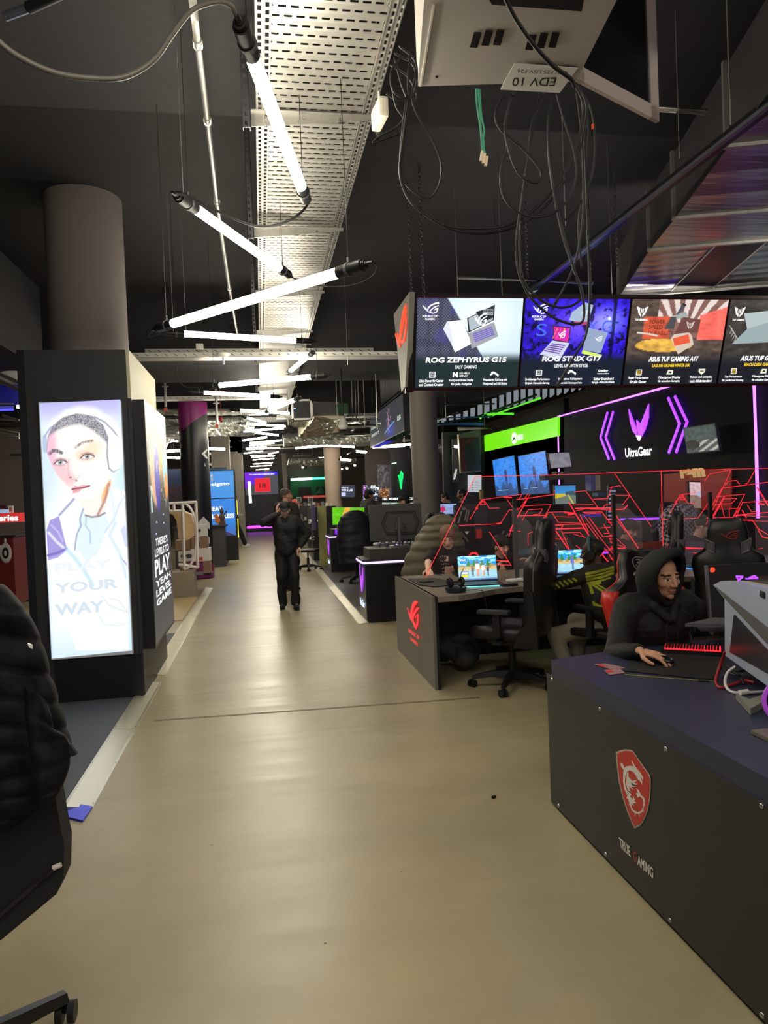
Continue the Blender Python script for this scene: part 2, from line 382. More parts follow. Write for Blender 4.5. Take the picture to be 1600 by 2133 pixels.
near = [((492, 28), (641, 425), 'nearest bright tube light with thick black caps, hanging below the perforated tray'),
        ((358, 400), (608, 577), 'second tube light, sloping down to the right in front of the grey tray'),
        ((318, 687), (776, 546), 'long tube light rising to the right, its lower cap near the big grey column'),
        ((330, 692), (660, 712), 'nearly level tube light just above the white transverse cable tray'),
        ((598, 778), (655, 732), 'short looking tube light pointing steeply toward the smoke detector'),
        ((420, 806), (690, 781), 'tube light rising gently to the right, first below the transverse cable tray'),
        ((393, 816), (588, 827), 'tube light sinking to the right, its left cap above the dark column'),
        ((552, 858), (628, 827), 'small tube light rising steeply right, over the first foil ducts')]
for a, b, lb in near: tube_light(*ends(a, b), lb)
rest = [(478, 850, 625, 865), (505, 868, 562, 882), (495, 880, 612, 890), (490, 900, 608, 890), (520, 899, 590, 908), (495, 917, 568, 911), (508, 932, 600, 906), (510, 926, 582, 924), (504, 934, 564, 930), (500, 938, 596, 931), (500, 944, 556, 940), (556, 947, 584, 940),
        (512, 945, 580, 953), (515, 953, 582, 949), (518, 960, 580, 953), (520, 968, 576, 962), (514, 973, 574, 968), (528, 980, 566, 975)]
for i, (x0, y0, x1, y1) in enumerate(rest):
    z = 3.25; ya = 1.5*.001
    A = G(x0, y0, z); B = G(x1, y1, z); cY = (A.y+B.y)/2
    # beyond ten metres a pixel is worth much depth: keep each tube about 1.5 m long by turning it
    xa = D(x0, y0, cY).x; xb = D(x1, y1, cY).x; dx = min(abs(xb-xa), 1.5); dyy = math.sqrt(max(1.55**2-dx*dx, 0.02)); sg = 1 if y1 > y0 else -1
    A = Vector((xa, cY-sg*dyy/2, z)); B = Vector((xb, cY+sg*dyy/2, z))
    lb = 'tube light in the dense far cluster over the end of the aisle' if i > 8 else ['tube light sinking to the right, ninth of the zigzag', 'short tube light left of the zigzag at the first foil duct', 'level tube light whose right cap reaches the square grille', 'tube light climbing right over the red alarm lamp height', 'tube light in the middle of the zigzag, under the tray end', 'tube light at the left side above the far grey pillars', 'long thin tube light crossing the others from lower left to upper right', 'tube light at the middle, third above the dense cluster', 'tube light at the left, second above the dense cluster'][i]
    tube_light(A, B, lb, detail=i < 6, drops=True, r=.023 if i < 9 else .017, group='far tube lights in the dense cluster' if i > 8 else 'hanging tube lights zigzagging over the aisle')
# side rows
side = [((620, 926), (742, 931), 22, 'long tube light above the security camera on the right'), ((612, 934), (724, 924), 21, 'tube light crossing under its twin right of the aisle'), ((330, 941), (384, 938), 17, 'tube light left of the dark round column'), ((428, 934), (472, 936), 17, 'tube light right of the dark round column'), ((335, 952), (378, 954), 20, 'short blurred tube light over the blue mural'),
        ((772, 932), (860, 925), 18, 'tube light under the hanging angled sign'), ((790, 931), (845, 929), 20, 'second tube light under the hanging angled sign'), ((705, 957), (733, 959), 19, 'small round ended lamp near the far pillar'), ((738, 940), (765, 942), 17, 'small tube light right of the far ducts'), ((942, 930), (972, 931), 17, 'small tube light in front of the red and grey banner')]
for (x0, y0), (x1, y1), yy, lb in side: tube_light(D(x0, y0, yy), D(x1, y1, yy+.3), lb, lens=(.05, .05), detail=False, group='side tube lights beyond the aisle')
# tubes of the same chain, then unseen added ones, that hang over and behind the place the photograph was taken from, and at the top left edge
tube_light((-.1, .35, 3.3), (.45, 1.75, 3.3), 'tube light of the zigzag right above the photographer')
tube_light((-.5, -1.2, 3.3), (.6, -.1, 3.3), 'tube light of the zigzag behind the photographer')
tube_light((.7, -1.6, 3.3), (-.7, -2.0, 3.3), 'tube light of the zigzag further behind the photographer')
tube_light((-.8, -.5, 3.25), (-.1, .7, 3.25), 'tube light of the zigzag left behind the photographer')  # unseen tubes down to the front desk are added to brighten the foreground
tube_light((.9, -.9, 3.25), (1.5, .4, 3.25), 'tube light right behind the photographer')
tube_light((2.0, -1.3, 3.25), (2.8, .0, 3.25), 'tube light far right behind the photographer')
tube_light((-.6, .9, 3.6), (-.9, -.5, 3.6), 'highest tube light behind the photographer')
tube_light((2.6, .3, 3.3), (3.5, 1.4, 3.3), 'tube light over the front black desk')
for i, (x, y) in enumerate([(5.9, 5.6), (4.4, 3.4), (-4.2, 8.5), (-3.5, 13), (-3.5, 18), (2.4, 6.85), (4.2, 6.85), (4.5, 22), (-4, 25), (3, 31)]):  # unseen tubes right of view and behind the screens are added to brighten faces
    zt = 3.05 if i in (5, 6) else 3.35; tube_light((x-.7, y, zt), (x+.7, y+.1, zt), ['tube light over the right end of the gaming desk, outside the view', 'tube light right above the hooded player, outside the view', 'tube light left of the bulkhead behind the kiosk', 'tube light over the red counter on the far left', 'tube light before the blue mural', 'tube light hidden behind the first overhead screens', 'tube light hidden behind the last overhead screens', 'tube light over the far right television wall', 'tube light over the far left corner', 'tube light near the green alcove'][i], detail=False, group='side tube lights beyond the aisle')
tl = thing('tube_fixture', 'slim chrome tube fixture in the top left corner of the view', 'tube light', G(70, 20, 3.5))
MB().cone(G(12, 34, 3.5), G(66, 14, 3.5), .018, n=12).build('housing', mat('chromed_tube', '#aab0c0', .2, .9), tl, angle=40)
MB().cone(G(60, 16, 3.5), G(160, -30, 3.5), .022, n=12).build('end_cap', BLK, tl, angle=40)
# ================================================================== perforated cable trays
def slot_mat(name, pitch, rowp, wl=.66, wr=.24, axis='XY', col='#989690'):
    M = bpy.data.materials.new(name); M.use_nodes = True; nt = M.node_tree; b = nt.nodes['Principled BSDF']; N = nt.nodes.new; Lk = nt.links.new
    b.inputs['Base Color'].default_value = (*lin(col), 1); b.inputs['Metallic'].default_value = .75; b.inputs['Roughness'].default_value = .42
    tc = N('ShaderNodeTexCoord'); sp = N('ShaderNodeSeparateXYZ'); Lk(tc.outputs['Object'], sp.inputs[0])
    def mth(op, a, bb=None):
        q = N('ShaderNodeMath'); q.operation = op
        for i, t in enumerate((a, bb)):
            if t is None: continue
            if isinstance(t, (int, float)): q.inputs[i].default_value = t
            else: Lk(t, q.inputs[i])
        return q.outputs[0]
    u, v = sp.outputs[axis[0]], sp.outputs[axis[1]]
    row = mth('DIVIDE', v, rowp); fr = mth('FRACT', row); inrow = mth('LESS_THAN', fr, wr)
    fl = mth('FLOOR', row); off = mth('MULTIPLY', mth('FRACT', mth('MULTIPLY', fl, .5)), 1.)
    fu = mth('FRACT', mth('ADD', mth('DIVIDE', u, pitch), off)); inu = mth('LESS_THAN', fu, wl)
    hole = mth('MULTIPLY', inrow, inu)
    tr = N('ShaderNodeBsdfTransparent'); mx = N('ShaderNodeMixShader'); Lk(hole, mx.inputs[0]); Lk(b.outputs[0], mx.inputs[1]); Lk(tr.outputs[0], mx.inputs[2])
    Lk(mx.outputs[0], nt.nodes['Material Output'].inputs[0])
    nz = N('ShaderNodeTexNoise'); nz.inputs['Scale'].default_value = 25; Lk(tc.outputs['Object'], nz.inputs['Vector'])
    rr = N('ShaderNodeMapRange'); rr.inputs['To Min'].default_value = .34; rr.inputs['To Max'].default_value = .5; Lk(nz.outputs['Fac'], rr.inputs['Value']); Lk(rr.outputs[0], b.inputs['Roughness'])
    bp = N('ShaderNodeBump'); bp.inputs['Strength'].default_value = .6; bp.inputs['Distance'].default_value = .006; cc = mth('PINGPONG', row, .5); Lk(cc, bp.inputs['Height']); Lk(bp.outputs[0], b.inputs['Normal'])
    return M
TZ = 3.7; TX0, TX1 = .065, .70
tr = thing('cable_tray', 'wide perforated galvanised cable tray running above the aisle lights', 'cable tray', (.38, 2, TZ))
MB().bb((TX0+.07, .2, TZ), (TX1-.07, 18, TZ+.002)).build('tray_floor', slot_mat('tray_slots', .055, .062), tr)
for x0, x1 in ((TX0, TX0+.068), (TX1-.068, TX1)):
    MB().bb((x0, .2, TZ-.004), (x1, 18, TZ-.001)).build('edge_strip', slot_mat('tray_edge_slots', .05, .034, .62, .5, 'YX'), tr)
    fl = MB(); xs = x0 if x0 < .3 else x1; fl.bb((xs-.002, .2, TZ-.004), (xs+.002, 18, TZ+.07)); fl.build('side_wall', slot_mat('tray_side_slots', .06, .035, .5, .5, 'YZ'), tr)
rb = MB()
for x in (TX0+.004, TX0+.034, TX0+.066, TX1-.004, TX1-.034, TX1-.066): rb.bb((x-.003, .2, TZ-.01), (x+.003, 18, TZ-.003))
rb.build('folded_rib', STEEL, tr)
for i, y in enumerate([2.35, 3.95, 5.6, 7.3, 9.0, 10.7, 13.4]):
    br = thing('tray_bracket', 'galvanised cantilever bracket under the cable tray, %s from the front' % ['out of view', 'nearest', 'second', 'third', 'fourth', 'fifth', 'sixth'][i], 'bracket', (0, y, TZ-.05), 'brackets of the wide cable tray')
    pr = [(TX0-.03, y, TZ-.012), (TX1+.02, y, TZ-.012), (TX1+.02, y, TZ-.03), (TX0-.03, y, TZ-.095)]
    MB().prism(pr, (0, .004, 0)).bb((TX0-.03, y-.02, TZ-.014), (TX1+.02, y+.02, TZ-.010)).build('arm', STEEL, br)
    up = MB(); up.bb((TX0-.075, y-.02, TZ-.11), (TX0-.035, y-.016, 4.5)).bb((TX0-.075, y-.02, TZ-.11), (TX0-.072, y+.02, 4.5)).bb((TX0-.038, y-.02, TZ-.11), (TX0-.035, y+.02, 4.5))
    up.build('upright', slot_mat('upright_slots', .05, .05, .5, .3, 'ZX', '#77757a') if i == 0 else bpy.data.materials['upright_slots'], br)
    bt = MB()
    for k in range(3): bt.cone((TX0+.05+.2*k, y-.004, TZ-.04), (TX0+.05+.2*k, y-.014, TZ-.04), .008, n=6)
    bt.build('bolt', CHR, br)
# conduit pipe
P = [S(392, -40, -.32) if False else G(400, -10, 3.95), G(412, 90, 3.95), G(432, 250, 3.95), G(452, 420, 3.95), G(478, 600, 3.95), G(497, 710, 3.95), G(512, 790, 3.95)]
cd = thing('conduit_pipe', 'long grey metal conduit pipe running along the ceiling left of the tray', 'pipe', P[0])
MB().tube(P, .019, 12).build('pipe', STEEL, cd, smooth=True)
for q in (P[1], P[2], P[3], P[4], P[5]): MB().tube([q+(P[3]-P[2]).normalized()*o for o in (-.03, .03)], .024, 12).build('coupling', STEEL, cd, angle=40)
# ================================================================== data cabinet
CZ = 3.3
def cabp(px, py): return G(px, py, CZ)
c00, c10, c01, c11 = cabp(870, 180), cabp(1200, 170), cabp(884, -30), cabp(1312, -30)
far_l = c00; near_l = Vector((c00.x-.02, c00.y-.75, CZ)); rr_ = c10; near_r = Vector((c10.x+.0, c10.y-.8, CZ))
dx = (c10-c00); CW = mat('cabinet_cream_metal', '#b9b3ad', .45, var=.04, bump=.03)
cab = thing('network_cabinet', 'cream wall cabinet hung under the ceiling with vents and an upside down label', 'cabinet', (c00.x, c00.y, CZ))
q0 = Vector(c00); q1 = Vector(c10); q2 = G(1300, -30, CZ); q3 = G(886, -30, CZ)
body = MB(); body.prism([q0, q1, q2, q3], (0, 0, .55)); body.build('body', CW, cab)
sf = MB(); e = Vector((0, 0, -.012)); lf = [G(874, 178, CZ), G(902, 10, CZ), G(906, 10, CZ), G(878, 178, CZ)]; sf.prism(lf, e*.4); sf.build('edge_fold', mat('cabinet_edge', '#d6d0c6', .4), cab)
for (x0, y0) in ((985, 62), (1100, 67)):
    v = MB()
    for k, (dx0, sy) in enumerate(((0, 4), (24, 0), (48, -1))):
        for r in range(11):
            a = G(x0+dx0-r*.8+2, y0+sy+r*2.9+3, CZ-.003); b2 = G(x0+dx0+18-r*.8, y0+sy+r*2.9+2.6, CZ-.003)
            v.box((a+b2)/2, ((b2-a).length, .0045, .003))
    v.build('vent', mat('vent_black', '#131313', .6), cab)
lockb = MB(); lockb.cone(G(910, 160, CZ), G(910, 160, CZ-.004), .006); lockb.build('screw', BLK, cab)
MB().prism([G(1010, -25, CZ-.004), G(1216, -12, CZ-.004), G(1212, 12, CZ-.004), G(1025, -2, CZ-.004)], (0, 0, -.02)).build('handle_strip', BLK, cab)
lab = thing('paper_label', 'white paper label with inverted writing taped under the hanging cabinet', 'label', G(1120, 160, CZ))
LP = [G(1042, 186, CZ-.006), G(1166, 193, CZ-.006), G(1204, 141, CZ-.006), G(1072, 131, CZ-.006)]
MB().prism(LP, (0, 0, -.0015)).build('paper', mat('label_paper', '#e6e4de', .6), lab)
ink = mat('black_ink', '#222222', .6)
z_ = CZ-.009
text_mesh('lettering', 'EDV 10', G(1160, 161, z_), G(1069, 161, z_), G(1155, 179, z_), ink, lab, (0, 0, -1), .001)
text_mesh('lettering', 'USV F25,USV F26', G(1183, 147, z_), G(1079, 143, z_), G(1180, 155, z_), ink, lab, (0, 0, -1), .001, bold=.0)
# open glass door of the cabinet
hn = G(1190, 166, CZ+.02); cr_ = G(1366, 257, CZ+.0); dv = (cr_-hn); dt = Vector((0, 0, 1)); nrm = dv.cross(dt).normalized()
dr = thing('cabinet_door', 'open glass door with a pale frame hanging from the cabinet', 'door', cr_)
Lx = dv.length; H_ = .75; fw = .062
def dp(u, v, n=0.): return hn+dv*(u/Lx)+dt*v+nrm*n
fm = MB()
for (u0, v0, u1, v1) in ((0, 0, Lx, fw), (0, H_-fw, Lx, H_), (0, 0, fw, H_), (Lx-fw, 0, Lx, H_)):
    fm.prism([dp(u0, v0), dp(u1, v0), dp(u1, v1), dp(u0, v1)], nrm*.02)
fm.build('door_frame', mat('door_frame_rose', '#c4b4b2', .45), dr)
MB().prism([dp(fw, fw, .008), dp(Lx-fw, fw, .008), dp(Lx-fw, H_-fw, .008), dp(fw, H_-fw, .008)], nrm*.004).build('glass_pane', mat('smoked_glass', '#3a3940', .1, trans=.75, spec=.6), dr)
lk = MB(); lk.cone(dp(Lx-fw/2, .28, 0), dp(Lx-fw/2, .28, -.03), .012).cone(dp(Lx-fw/2, .28, -.03), dp(Lx-fw/2+.02, .28, -.05), .006); lk.build('lock', CHR, dr)
# small white junction box beside the tray
jb = thing('junction_box', 'small cream junction box hanging at the right edge of the tray', 'box', G(790, 240, 3.55))
MB().box(G(791, 238, 3.55), (.05, .17, .10), rotm(0, 0, .1), .015).cone(G(791, 238, 3.58), Vector((G(791, 238, 3.58).x, G(791, 238, 3.58).y, 4.5)), .006, n=5).build('body', mat('cream_plastic', '#ddd6c4', .4), jb)
MB().box(G(790, 272, 3.55), (.03, .05, .04), None, .01).build('plug', BLK, jb)
# ------------------------------------------------------------------ cables
def cable(pts, r, label, name='cable', m=None, group=None, sub=8):
    return tag(MB().tube(bez(pts, sub), r, 7).build(name, m or RUB, None, True), label, 'cable', group)
def pathY(pl, y0, y1=None):
    y1 = y0 if y1 is None else y1; n = len(pl)-1; return [D(x, y, y0+(y1-y0)*i/n) for i, (x, y) in enumerate(pl)]
cable(pathY([(-700, -120), (-380, -60), (-160, -20), (-40, 55), (30, 112), (110, 150), (190, 163), (260, 160), (320, 125), (360, 70), (400, 22), (450, 4), (480, 12), (492, 30)], 2.05, 2.44), .0085, 'thick pale grey cable snaking across the ceiling to the nearest tube light', m=mat('grey_cable', '#5d5852', .45))
cable(pathY([(641, 425), (630, 440), (605, 458), (570, 470), (530, 470), (480, 452), (430, 428), (390, 408), (362, 402)], 3.95, 3.85), .007, 'black cable sagging between the first and second tube light')
cable(pathY([(606, 577), (640, 590), (690, 597), (740, 592), (775, 575), (785, 555), (776, 546)], 5.2, 4.95), .005, 'black cable loop from the second to the long third tube light')
cable(pathY([(318, 687), (308, 700), (318, 700), (345, 692), (362, 690)], 6.8, 6.9), .005, 'short cable loop at the left ends of the third and fourth tube light')
cable(pathY([(392, 722), (378, 735), (370, 755), (369, 780), (378, 800), (395, 807), (420, 806)], 9.8, 10.1), .005, 'thin cable arc dropping from the white transverse tray')
Yc = 2.62
loopsA = [[(855, 115), (850, 160), (852, 215), (846, 260), (836, 330), (840, 375), (870, 405), (895, 412), (915, 385), (919, 340), (900, 290), (870, 240), (858, 200), (866, 150), (850, 120)],
          [(820, 110), (860, 135), (868, 180), (850, 205), (820, 190), (815, 150), (835, 120)], [(815, 170), (825, 220), (843, 250), (835, 275), (800, 290), (777, 298), (790, 285), (830, 262), (850, 230)],
          [(830, 95), (866, 130), (864, 190), (835, 212), (805, 195)], [(812, 135), (850, 160), (869, 200), (856, 215), (838, 180), (822, 120)]]
for i, p in enumerate(loopsA):
    cable(pathY(p, Yc+.04*i), .0042, ['long black cable loop hanging right of the tray', 'coil of black cable beside the cabinet, outermost ring', 'black cable reaching down to the cream junction box', 'coil of black cable beside the cabinet, inner ring', 'coil of black cable beside the cabinet, lowest ring'][i], group='coiled black cables beside the cabinet')
cable(pathY([(852, 200), (840, 290), (833, 350), (842, 395), (870, 435), (930, 470), (1000, 476), (1060, 468), (1120, 430), (1170, 370), (1205, 290), (1215, 220), (1200, 180)], Yc, 2.5), .005, 'long black cable sagging from the coil to the cabinet, upper of two')
cable(pathY([(848, 200), (836, 300), (836, 370), (852, 410), (890, 450), (950, 480), (1010, 487), (1080, 470), (1130, 435), (1175, 380), (1212, 300), (1222, 220), (1205, 178)], Yc+.03, 2.53), .005, 'long black cable sagging from the coil to the cabinet, lower of two')
cable(pathY([(1050, -10), (1075, 40), (1110, 90), (1150, 135), (1190, 165), (1196, 180)], 2.1, 2.38), .007, 'thick black cable lying across the cabinet and its vents')
loopsB = [([(1062, 190), (1040, 215), (1032, 245), (1048, 275), (1090, 310), (1120, 345), (1128, 370), (1112, 381), (1080, 360), (1060, 310), (1052, 260), (1066, 200)], 'cable loop hanging left below the paper label'),
          ([(1070, 195), (1055, 260), (1056, 310), (1044, 350), (1046, 400), (1070, 435), (1110, 452), (1150, 445), (1180, 420), (1200, 370), (1195, 310), (1175, 250), (1160, 195)], 'wide cable loop hanging below the label'),
          ([(1135, 195), (1110, 250), (1100, 330), (1085, 430), (1075, 510), (1082, 570), (1110, 625), (1160, 665), (1205, 675), (1217, 655), (1212, 610), (1190, 540), (1160, 430), (1145, 330), (1142, 250), (1150, 195)], 'longest black cable loop, drooping over the second screen'),
          ([(1125, 195), (1105, 300), (1092, 400), (1083, 500), (1090, 580), (1120, 620), (1160, 640), (1195, 635), (1214, 610), (1195, 560), (1170, 480), (1150, 380), (1142, 300), (1150, 195)], 'cable loop inside the longest loop'),
          ([(1200, 185), (1210, 260), (1215, 350), (1215, 450), (1200, 540), (1180, 590), (1156, 632)], 'cable with a plug ending over the second screen'),
          ([(1208, 180), (1216, 250), (1222, 400), (1225, 500), (1228, 580), (1228, 640), (1220, 700), (1195, 745), (1165, 797)], 'long straight black cable whose plug ends above the third caption'),
          ([(1205, 178), (1232, 230), (1240, 300), (1232, 370), (1205, 430), (1175, 460)], 'cable bowed to the right with a small orange tag'),
          ([(1190, 170), (1218, 200), (1226, 280), (1215, 400), (1205, 470), (1212, 560)], 'black cable hanging beside the straight one')]
for i, (p, lb) in enumerate(loopsB): cable(pathY(p, 2.45+.035*i, 2.4+.05*i), .0046, lb, group='loose cables hanging from the cabinet')
tag(MB().box(D(1156, 634, 2.64), (.01, .01, .03), rotm(0, .6, 0)).build('cable_plug', BLK), 'small black plug at a cable end over the second screen', 'plug')
tag(MB().box(D(1166, 796, 2.7), (.01, .01, .04), rotm(0, .7, 0)).build('cable_plug', BLK), 'small black plug at the end of the straight cable', 'plug')
tag(MB().box(D(1235, 264, 2.6), (.008, .006, .018)).build('cable_tag', mat('orange_tag', '#e8563a', .5)), 'tiny orange tag on a hanging cable', 'tag')
GRC = mat('green_wire', '#3f9c7c', .5)
for i, pl in enumerate([[(992, 185), (994, 220), (1000, 260), (1003, 290), (1004, 315)], [(996, 185), (1000, 230), (1002, 270), (1008, 295), (1007, 315)], [(999, 186), (1003, 240), (1009, 270), (1006, 295), (1010, 318)]]):
    cable(pathY(pl, 2.42), .0032, 'thin green wire with a white connector below the cabinet', 'green_wire', GRC, 'green wires below the cabinet')
cn = thing('wire_connectors', 'bundle of white wire connectors at the end of the green wires', 'connectors', D(1009, 330, 2.42))
for (x, y) in ((1003, 325), (1008, 330), (1013, 336)): MB().box(D(x, y, 2.42), (.009, .009, .035), rotm(0, .2, 0), .002).build('connector', mat('cream_connector', '#e2cdb0', .5), cn)
# ================================================================== the rectangular duct on the right
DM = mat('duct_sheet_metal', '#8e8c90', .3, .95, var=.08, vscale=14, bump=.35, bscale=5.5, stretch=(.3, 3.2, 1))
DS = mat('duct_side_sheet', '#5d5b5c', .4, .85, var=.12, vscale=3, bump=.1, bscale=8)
Z0 = 3.5; A_ = G(1292, 616, Z0); B_ = G(1356, 518, Z0); C_ = G(1409, 452, Z0); E_ = G(1600, 202, Z0); dd = (E_-A_).normalized(); rt = Vector((-dd.y, dd.x, 0)); rt = rt if rt.x > 0 else -rt
E2 = E_+dd*1.6
duct = thing('air_duct', 'large sheet metal air duct coming forward over the overhead screens', 'air duct', A_)
DWd = 1.71; DH = .45
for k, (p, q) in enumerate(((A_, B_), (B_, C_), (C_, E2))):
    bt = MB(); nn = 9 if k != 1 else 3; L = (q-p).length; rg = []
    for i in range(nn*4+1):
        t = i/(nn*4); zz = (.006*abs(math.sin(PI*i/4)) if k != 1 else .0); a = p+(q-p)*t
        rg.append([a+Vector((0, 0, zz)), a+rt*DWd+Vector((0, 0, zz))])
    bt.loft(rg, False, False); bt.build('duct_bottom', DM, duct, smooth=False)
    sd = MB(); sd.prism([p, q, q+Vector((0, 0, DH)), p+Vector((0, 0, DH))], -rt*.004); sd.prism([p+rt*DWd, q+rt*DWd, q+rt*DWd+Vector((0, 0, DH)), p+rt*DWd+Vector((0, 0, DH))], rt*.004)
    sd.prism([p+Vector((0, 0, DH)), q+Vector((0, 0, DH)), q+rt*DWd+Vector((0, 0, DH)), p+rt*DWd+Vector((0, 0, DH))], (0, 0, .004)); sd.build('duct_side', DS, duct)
for p in (A_, B_, C_, C_+dd*1.07, C_+dd*2.2):
    fl = MB(); fl.box(p+rt*(DWd/2)+Vector((0, 0, -.008)), (DWd+.06, .03, .022), Matrix(((rt.x, dd.x, 0), (rt.y, dd.y, 0), (0, 0, 1))))
    fl.box(p-rt*.015+Vector((0, 0, DH/2)), (.024, .03, DH+.03), Matrix(((rt.x, dd.x, 0), (rt.y, dd.y, 0), (0, 0, 1))))
    fl.build('flange', STEEL, duct)
g0, g1 = A_+rt*.47+dd*.07, A_+rt*.86+dd*.07; gl = (B_-A_).length-.1
MB().prism([g0, g1, g1+dd*gl, g0+dd*gl], (0, 0, -.006)).build('grille', mat('dark_grille', '#2b2023', .5), duct)
gf = MB()
for a, b in ((g0, g0+dd*gl), (g1, g1+dd*gl), (g0, g1), (g0+dd*gl, g1+dd*gl)): gf.cone(a-Vector((0, 0, .006)), b-Vector((0, 0, .006)), .007, n=6)
gf.build('grille_frame', STEEL, duct)
rp = A_+rt*1.15+Vector((0, .1, .25))
rd = thing('round_duct', 'black round duct elbow behind the large duct', 'air duct', rp)
pts = [D(1690, 500, 7.6), D(1640, 530, 7.6), D(1600, 560, 7.6), D(1580, 610, 7.6), D(1575, 680, 7.6)]
MB().tube(bez(pts, 6), .19, 24).build('pipe', mat('black_round_duct', '#2a262c', .3, .6, bump=.1, bscale=20), rd, smooth=True)
# threaded rods, chains
def rod(px, y0, y1, Y, label, r=.004, nm='threaded_rod'):
    p = D(px+.03*(y1-y0), y1, Y); return tag(MB().cone((p.x, p.y, 4.5), p, r, n=6).build(nm, STEEL), label, 'rod', 'threaded rods and thin wires at the ceiling')
for px, y0, y1, Y, lb in [(1406, 10, 330, 3.6, 'thin wire hanging left of the big duct'), (1516, 70, 260, 3.2, 'threaded rod in front of the big duct side'), (1041, 445, 615, 5.8, 'thin rod above the second screen'), (1173, 285, 470, 4.6, 'thin rod right of the cable loops'), (952, 548, 615, 6.2, 'short rod at the end of the thin grey pipe'), (1272, 510, 612, 5.7, 'short rod left of the duct end'), (716, 480, 760, 9, 'thin wire beside the tray in the dark'), (375, 180, 400, 3.85, 'thin wire from which the second tube light hangs'), (385, 600, 690, 6.9, 'wire above the third tube light cap'), (358, 580, 690, 6.8, 'second wire above the third tube light cap')]:
    rod(px, y0, y1, Y, lb, .002 if 'wire' in lb else .004)
tag(MB().tube([D(954, 578, 6.2), D(1235, 590, 6.2)], .017, 10).build('thin_pipe', STEEL, None, True), 'thin grey pipe above the first two screens', 'pipe')
tag(MB().tube([D(1352, 226, 3.9), D(1472, 234, 3.9)], .02, 10).build('thin_pipe', STEEL, None, True), 'short steel pipe behind the open cabinet door', 'pipe')
def chain(p0, p1, label):
    p1 = Vector(p1); p0 = Vector((p1.x, p1.y, 4.5)); L = (p1-p0).length; n = max(4, int(L/.034)); b = MB()
    for i in range(n):
        c = p0+(p1-p0)*((i+.5)/n); rot = rotm(PI/2, 0, (i % 2)*PI/2)
        b.torus(c, .013, .0032, Matrix.Identity(3) @ rotm(0, 0, (i % 2)*PI/2+.4) @ rotm(PI/2, 0, 0) @ Matrix.Scale(1, 3), 10, 5, 1.7)
    return tag(b.build('chain', mat('chain_steel', '#6a686a', .35, .9), None, True), label, 'chain', 'chains holding the overhead screens')
SY0 = 6.35
chain(D(852, 430, SY0+.25), D(857, 612, SY0+.25), 'hanging chain at the left end of the screens, further left')
chain(D(879, 380, SY0-.1), D(883, 620, SY0-.1), 'hanging chain at the left end of the screens, longer one')
chain(D(1098, 390, SY0-.1), D(1101, 622, SY0-.1), 'hanging chain behind the cable loops')
chain(D(1281, 405, 6.2), D(1286, 555, 6.2), 'hanging chain in front of the duct end')
chain(D(1228, 470, 5.6), D(1231, 625, 5.6), 'hanging chain between cable loops and duct')
# black lighting rail along the aisle
rl = thing('lighting_rail', 'long black track rail running from top right down to the far sign', 'rail', (2.6, 2, 3.47))
MB().bb((2.58, 1.2, 3.455), (2.62, 20, 3.515)).build('track', mat('black_rail', '#1b1b1f', .3, .3), rl)
MB().bb((2.545, 1.2, 3.445), (2.572, 20, 3.465)).build('light_lip', mat('rail_lip', '#7c7f8c', .3, .8), rl)
# ================================================================== services further back
def tray_x(x0, x1, Y, z, label, wdt=.2, m=None):
    t = thing('cable_tray', label, 'cable tray', ((x0+x1)/2, Y, z), 'transverse cable trays')
    MB().bb((x0, Y, z), (x1, Y+wdt, z+.003)).bb((x0, Y, z), (x1, Y+.004, z+.06)).build('tray_body', m or slot_side, t)
    rr = MB()
    for k in range(int((x1-x0)/.12)): rr.box((x0+.06+k*.12, Y-.002, z+.03), (.04, .006, .008), rotm(0, .5, 0))
    rr.build('slot', BLK, t); return t
slot_side = mat('white_zinc', '#c4c2ba', .45, .3, var=.1, vscale=20)
a = D(268, 735, 9.6)
tray_x(-1.9, 2.0, 9.6, a.z-.06, 'transverse white zinc cable tray above the kiosk top, with a smoke detector', .25)
tray_x(-1.4, 1.6, 9.75, a.z+.02, 'second transverse tray right behind the white zinc one', .2, STEEL)
tray_x(-2.2, .6, 14.6, D(320, 833, 14.6).z, 'transverse tray crossing in front of the dark column top', .25)
tray_x(.4, 2.6, 15.4, D(720, 868, 15.4).z, 'transverse tray to the right of the grille', .25)
sd = thing('smoke_detector', 'round cream smoke detector under the transverse tray', 'smoke detector', D(465, 738, 9.55))
p = D(465, 738, 9.55); MB().ell(p, (.085, .085, .035), None, 20, 8).build('base', mat('detector_cream', '#e2dfd4', .45), sd, smooth=True)
MB().cone(p, p-Vector((0, 0, .13)), .012, .014, 12).build('probe', mat('detector_tip', '#b8c2d6', .3), sd)
tag(MB().box(D(416, 722, 9.5), (.09, .06, .07), None, .008).build('junction_box', mat('zinc_box', '#c9c6bd', .5)), 'small pale junction box on the transverse tray', 'box')
for px, yy, Yb in ((345, 805, 14.2), (452, 840, 14.2)):
    t = thing('tray_bracket', 'hanging bracket with an orange foot %s' % ('left of the dark column' if px < 400 else 'right of the dark column'), 'bracket', D(px, yy+40, Yb))
    MB().cone((D(px, yy, Yb).x, Yb, 4.5), D(px, yy+42, Yb), .025, n=6).bb(D(px-1, yy, Yb)-Vector((.06, .02, .01)), D(px-1, yy, Yb)+Vector((.06, .02, .01))).build('post', STEEL, t)
    MB().box(D(px, yy+48, Yb), (.06, .06, .07)).build('foot', mat('orange_foot', '#c9543a', .5), t)
FOIL = mat('crinkled_foil', '#bdbeb8', .3, .7, var=.25, vscale=9, bump=1.0, bscale=9)
FOILR = mat('rough_foil', '#a8a8a0', .36, .6, var=.3, vscale=14, bump=1., bscale=18)
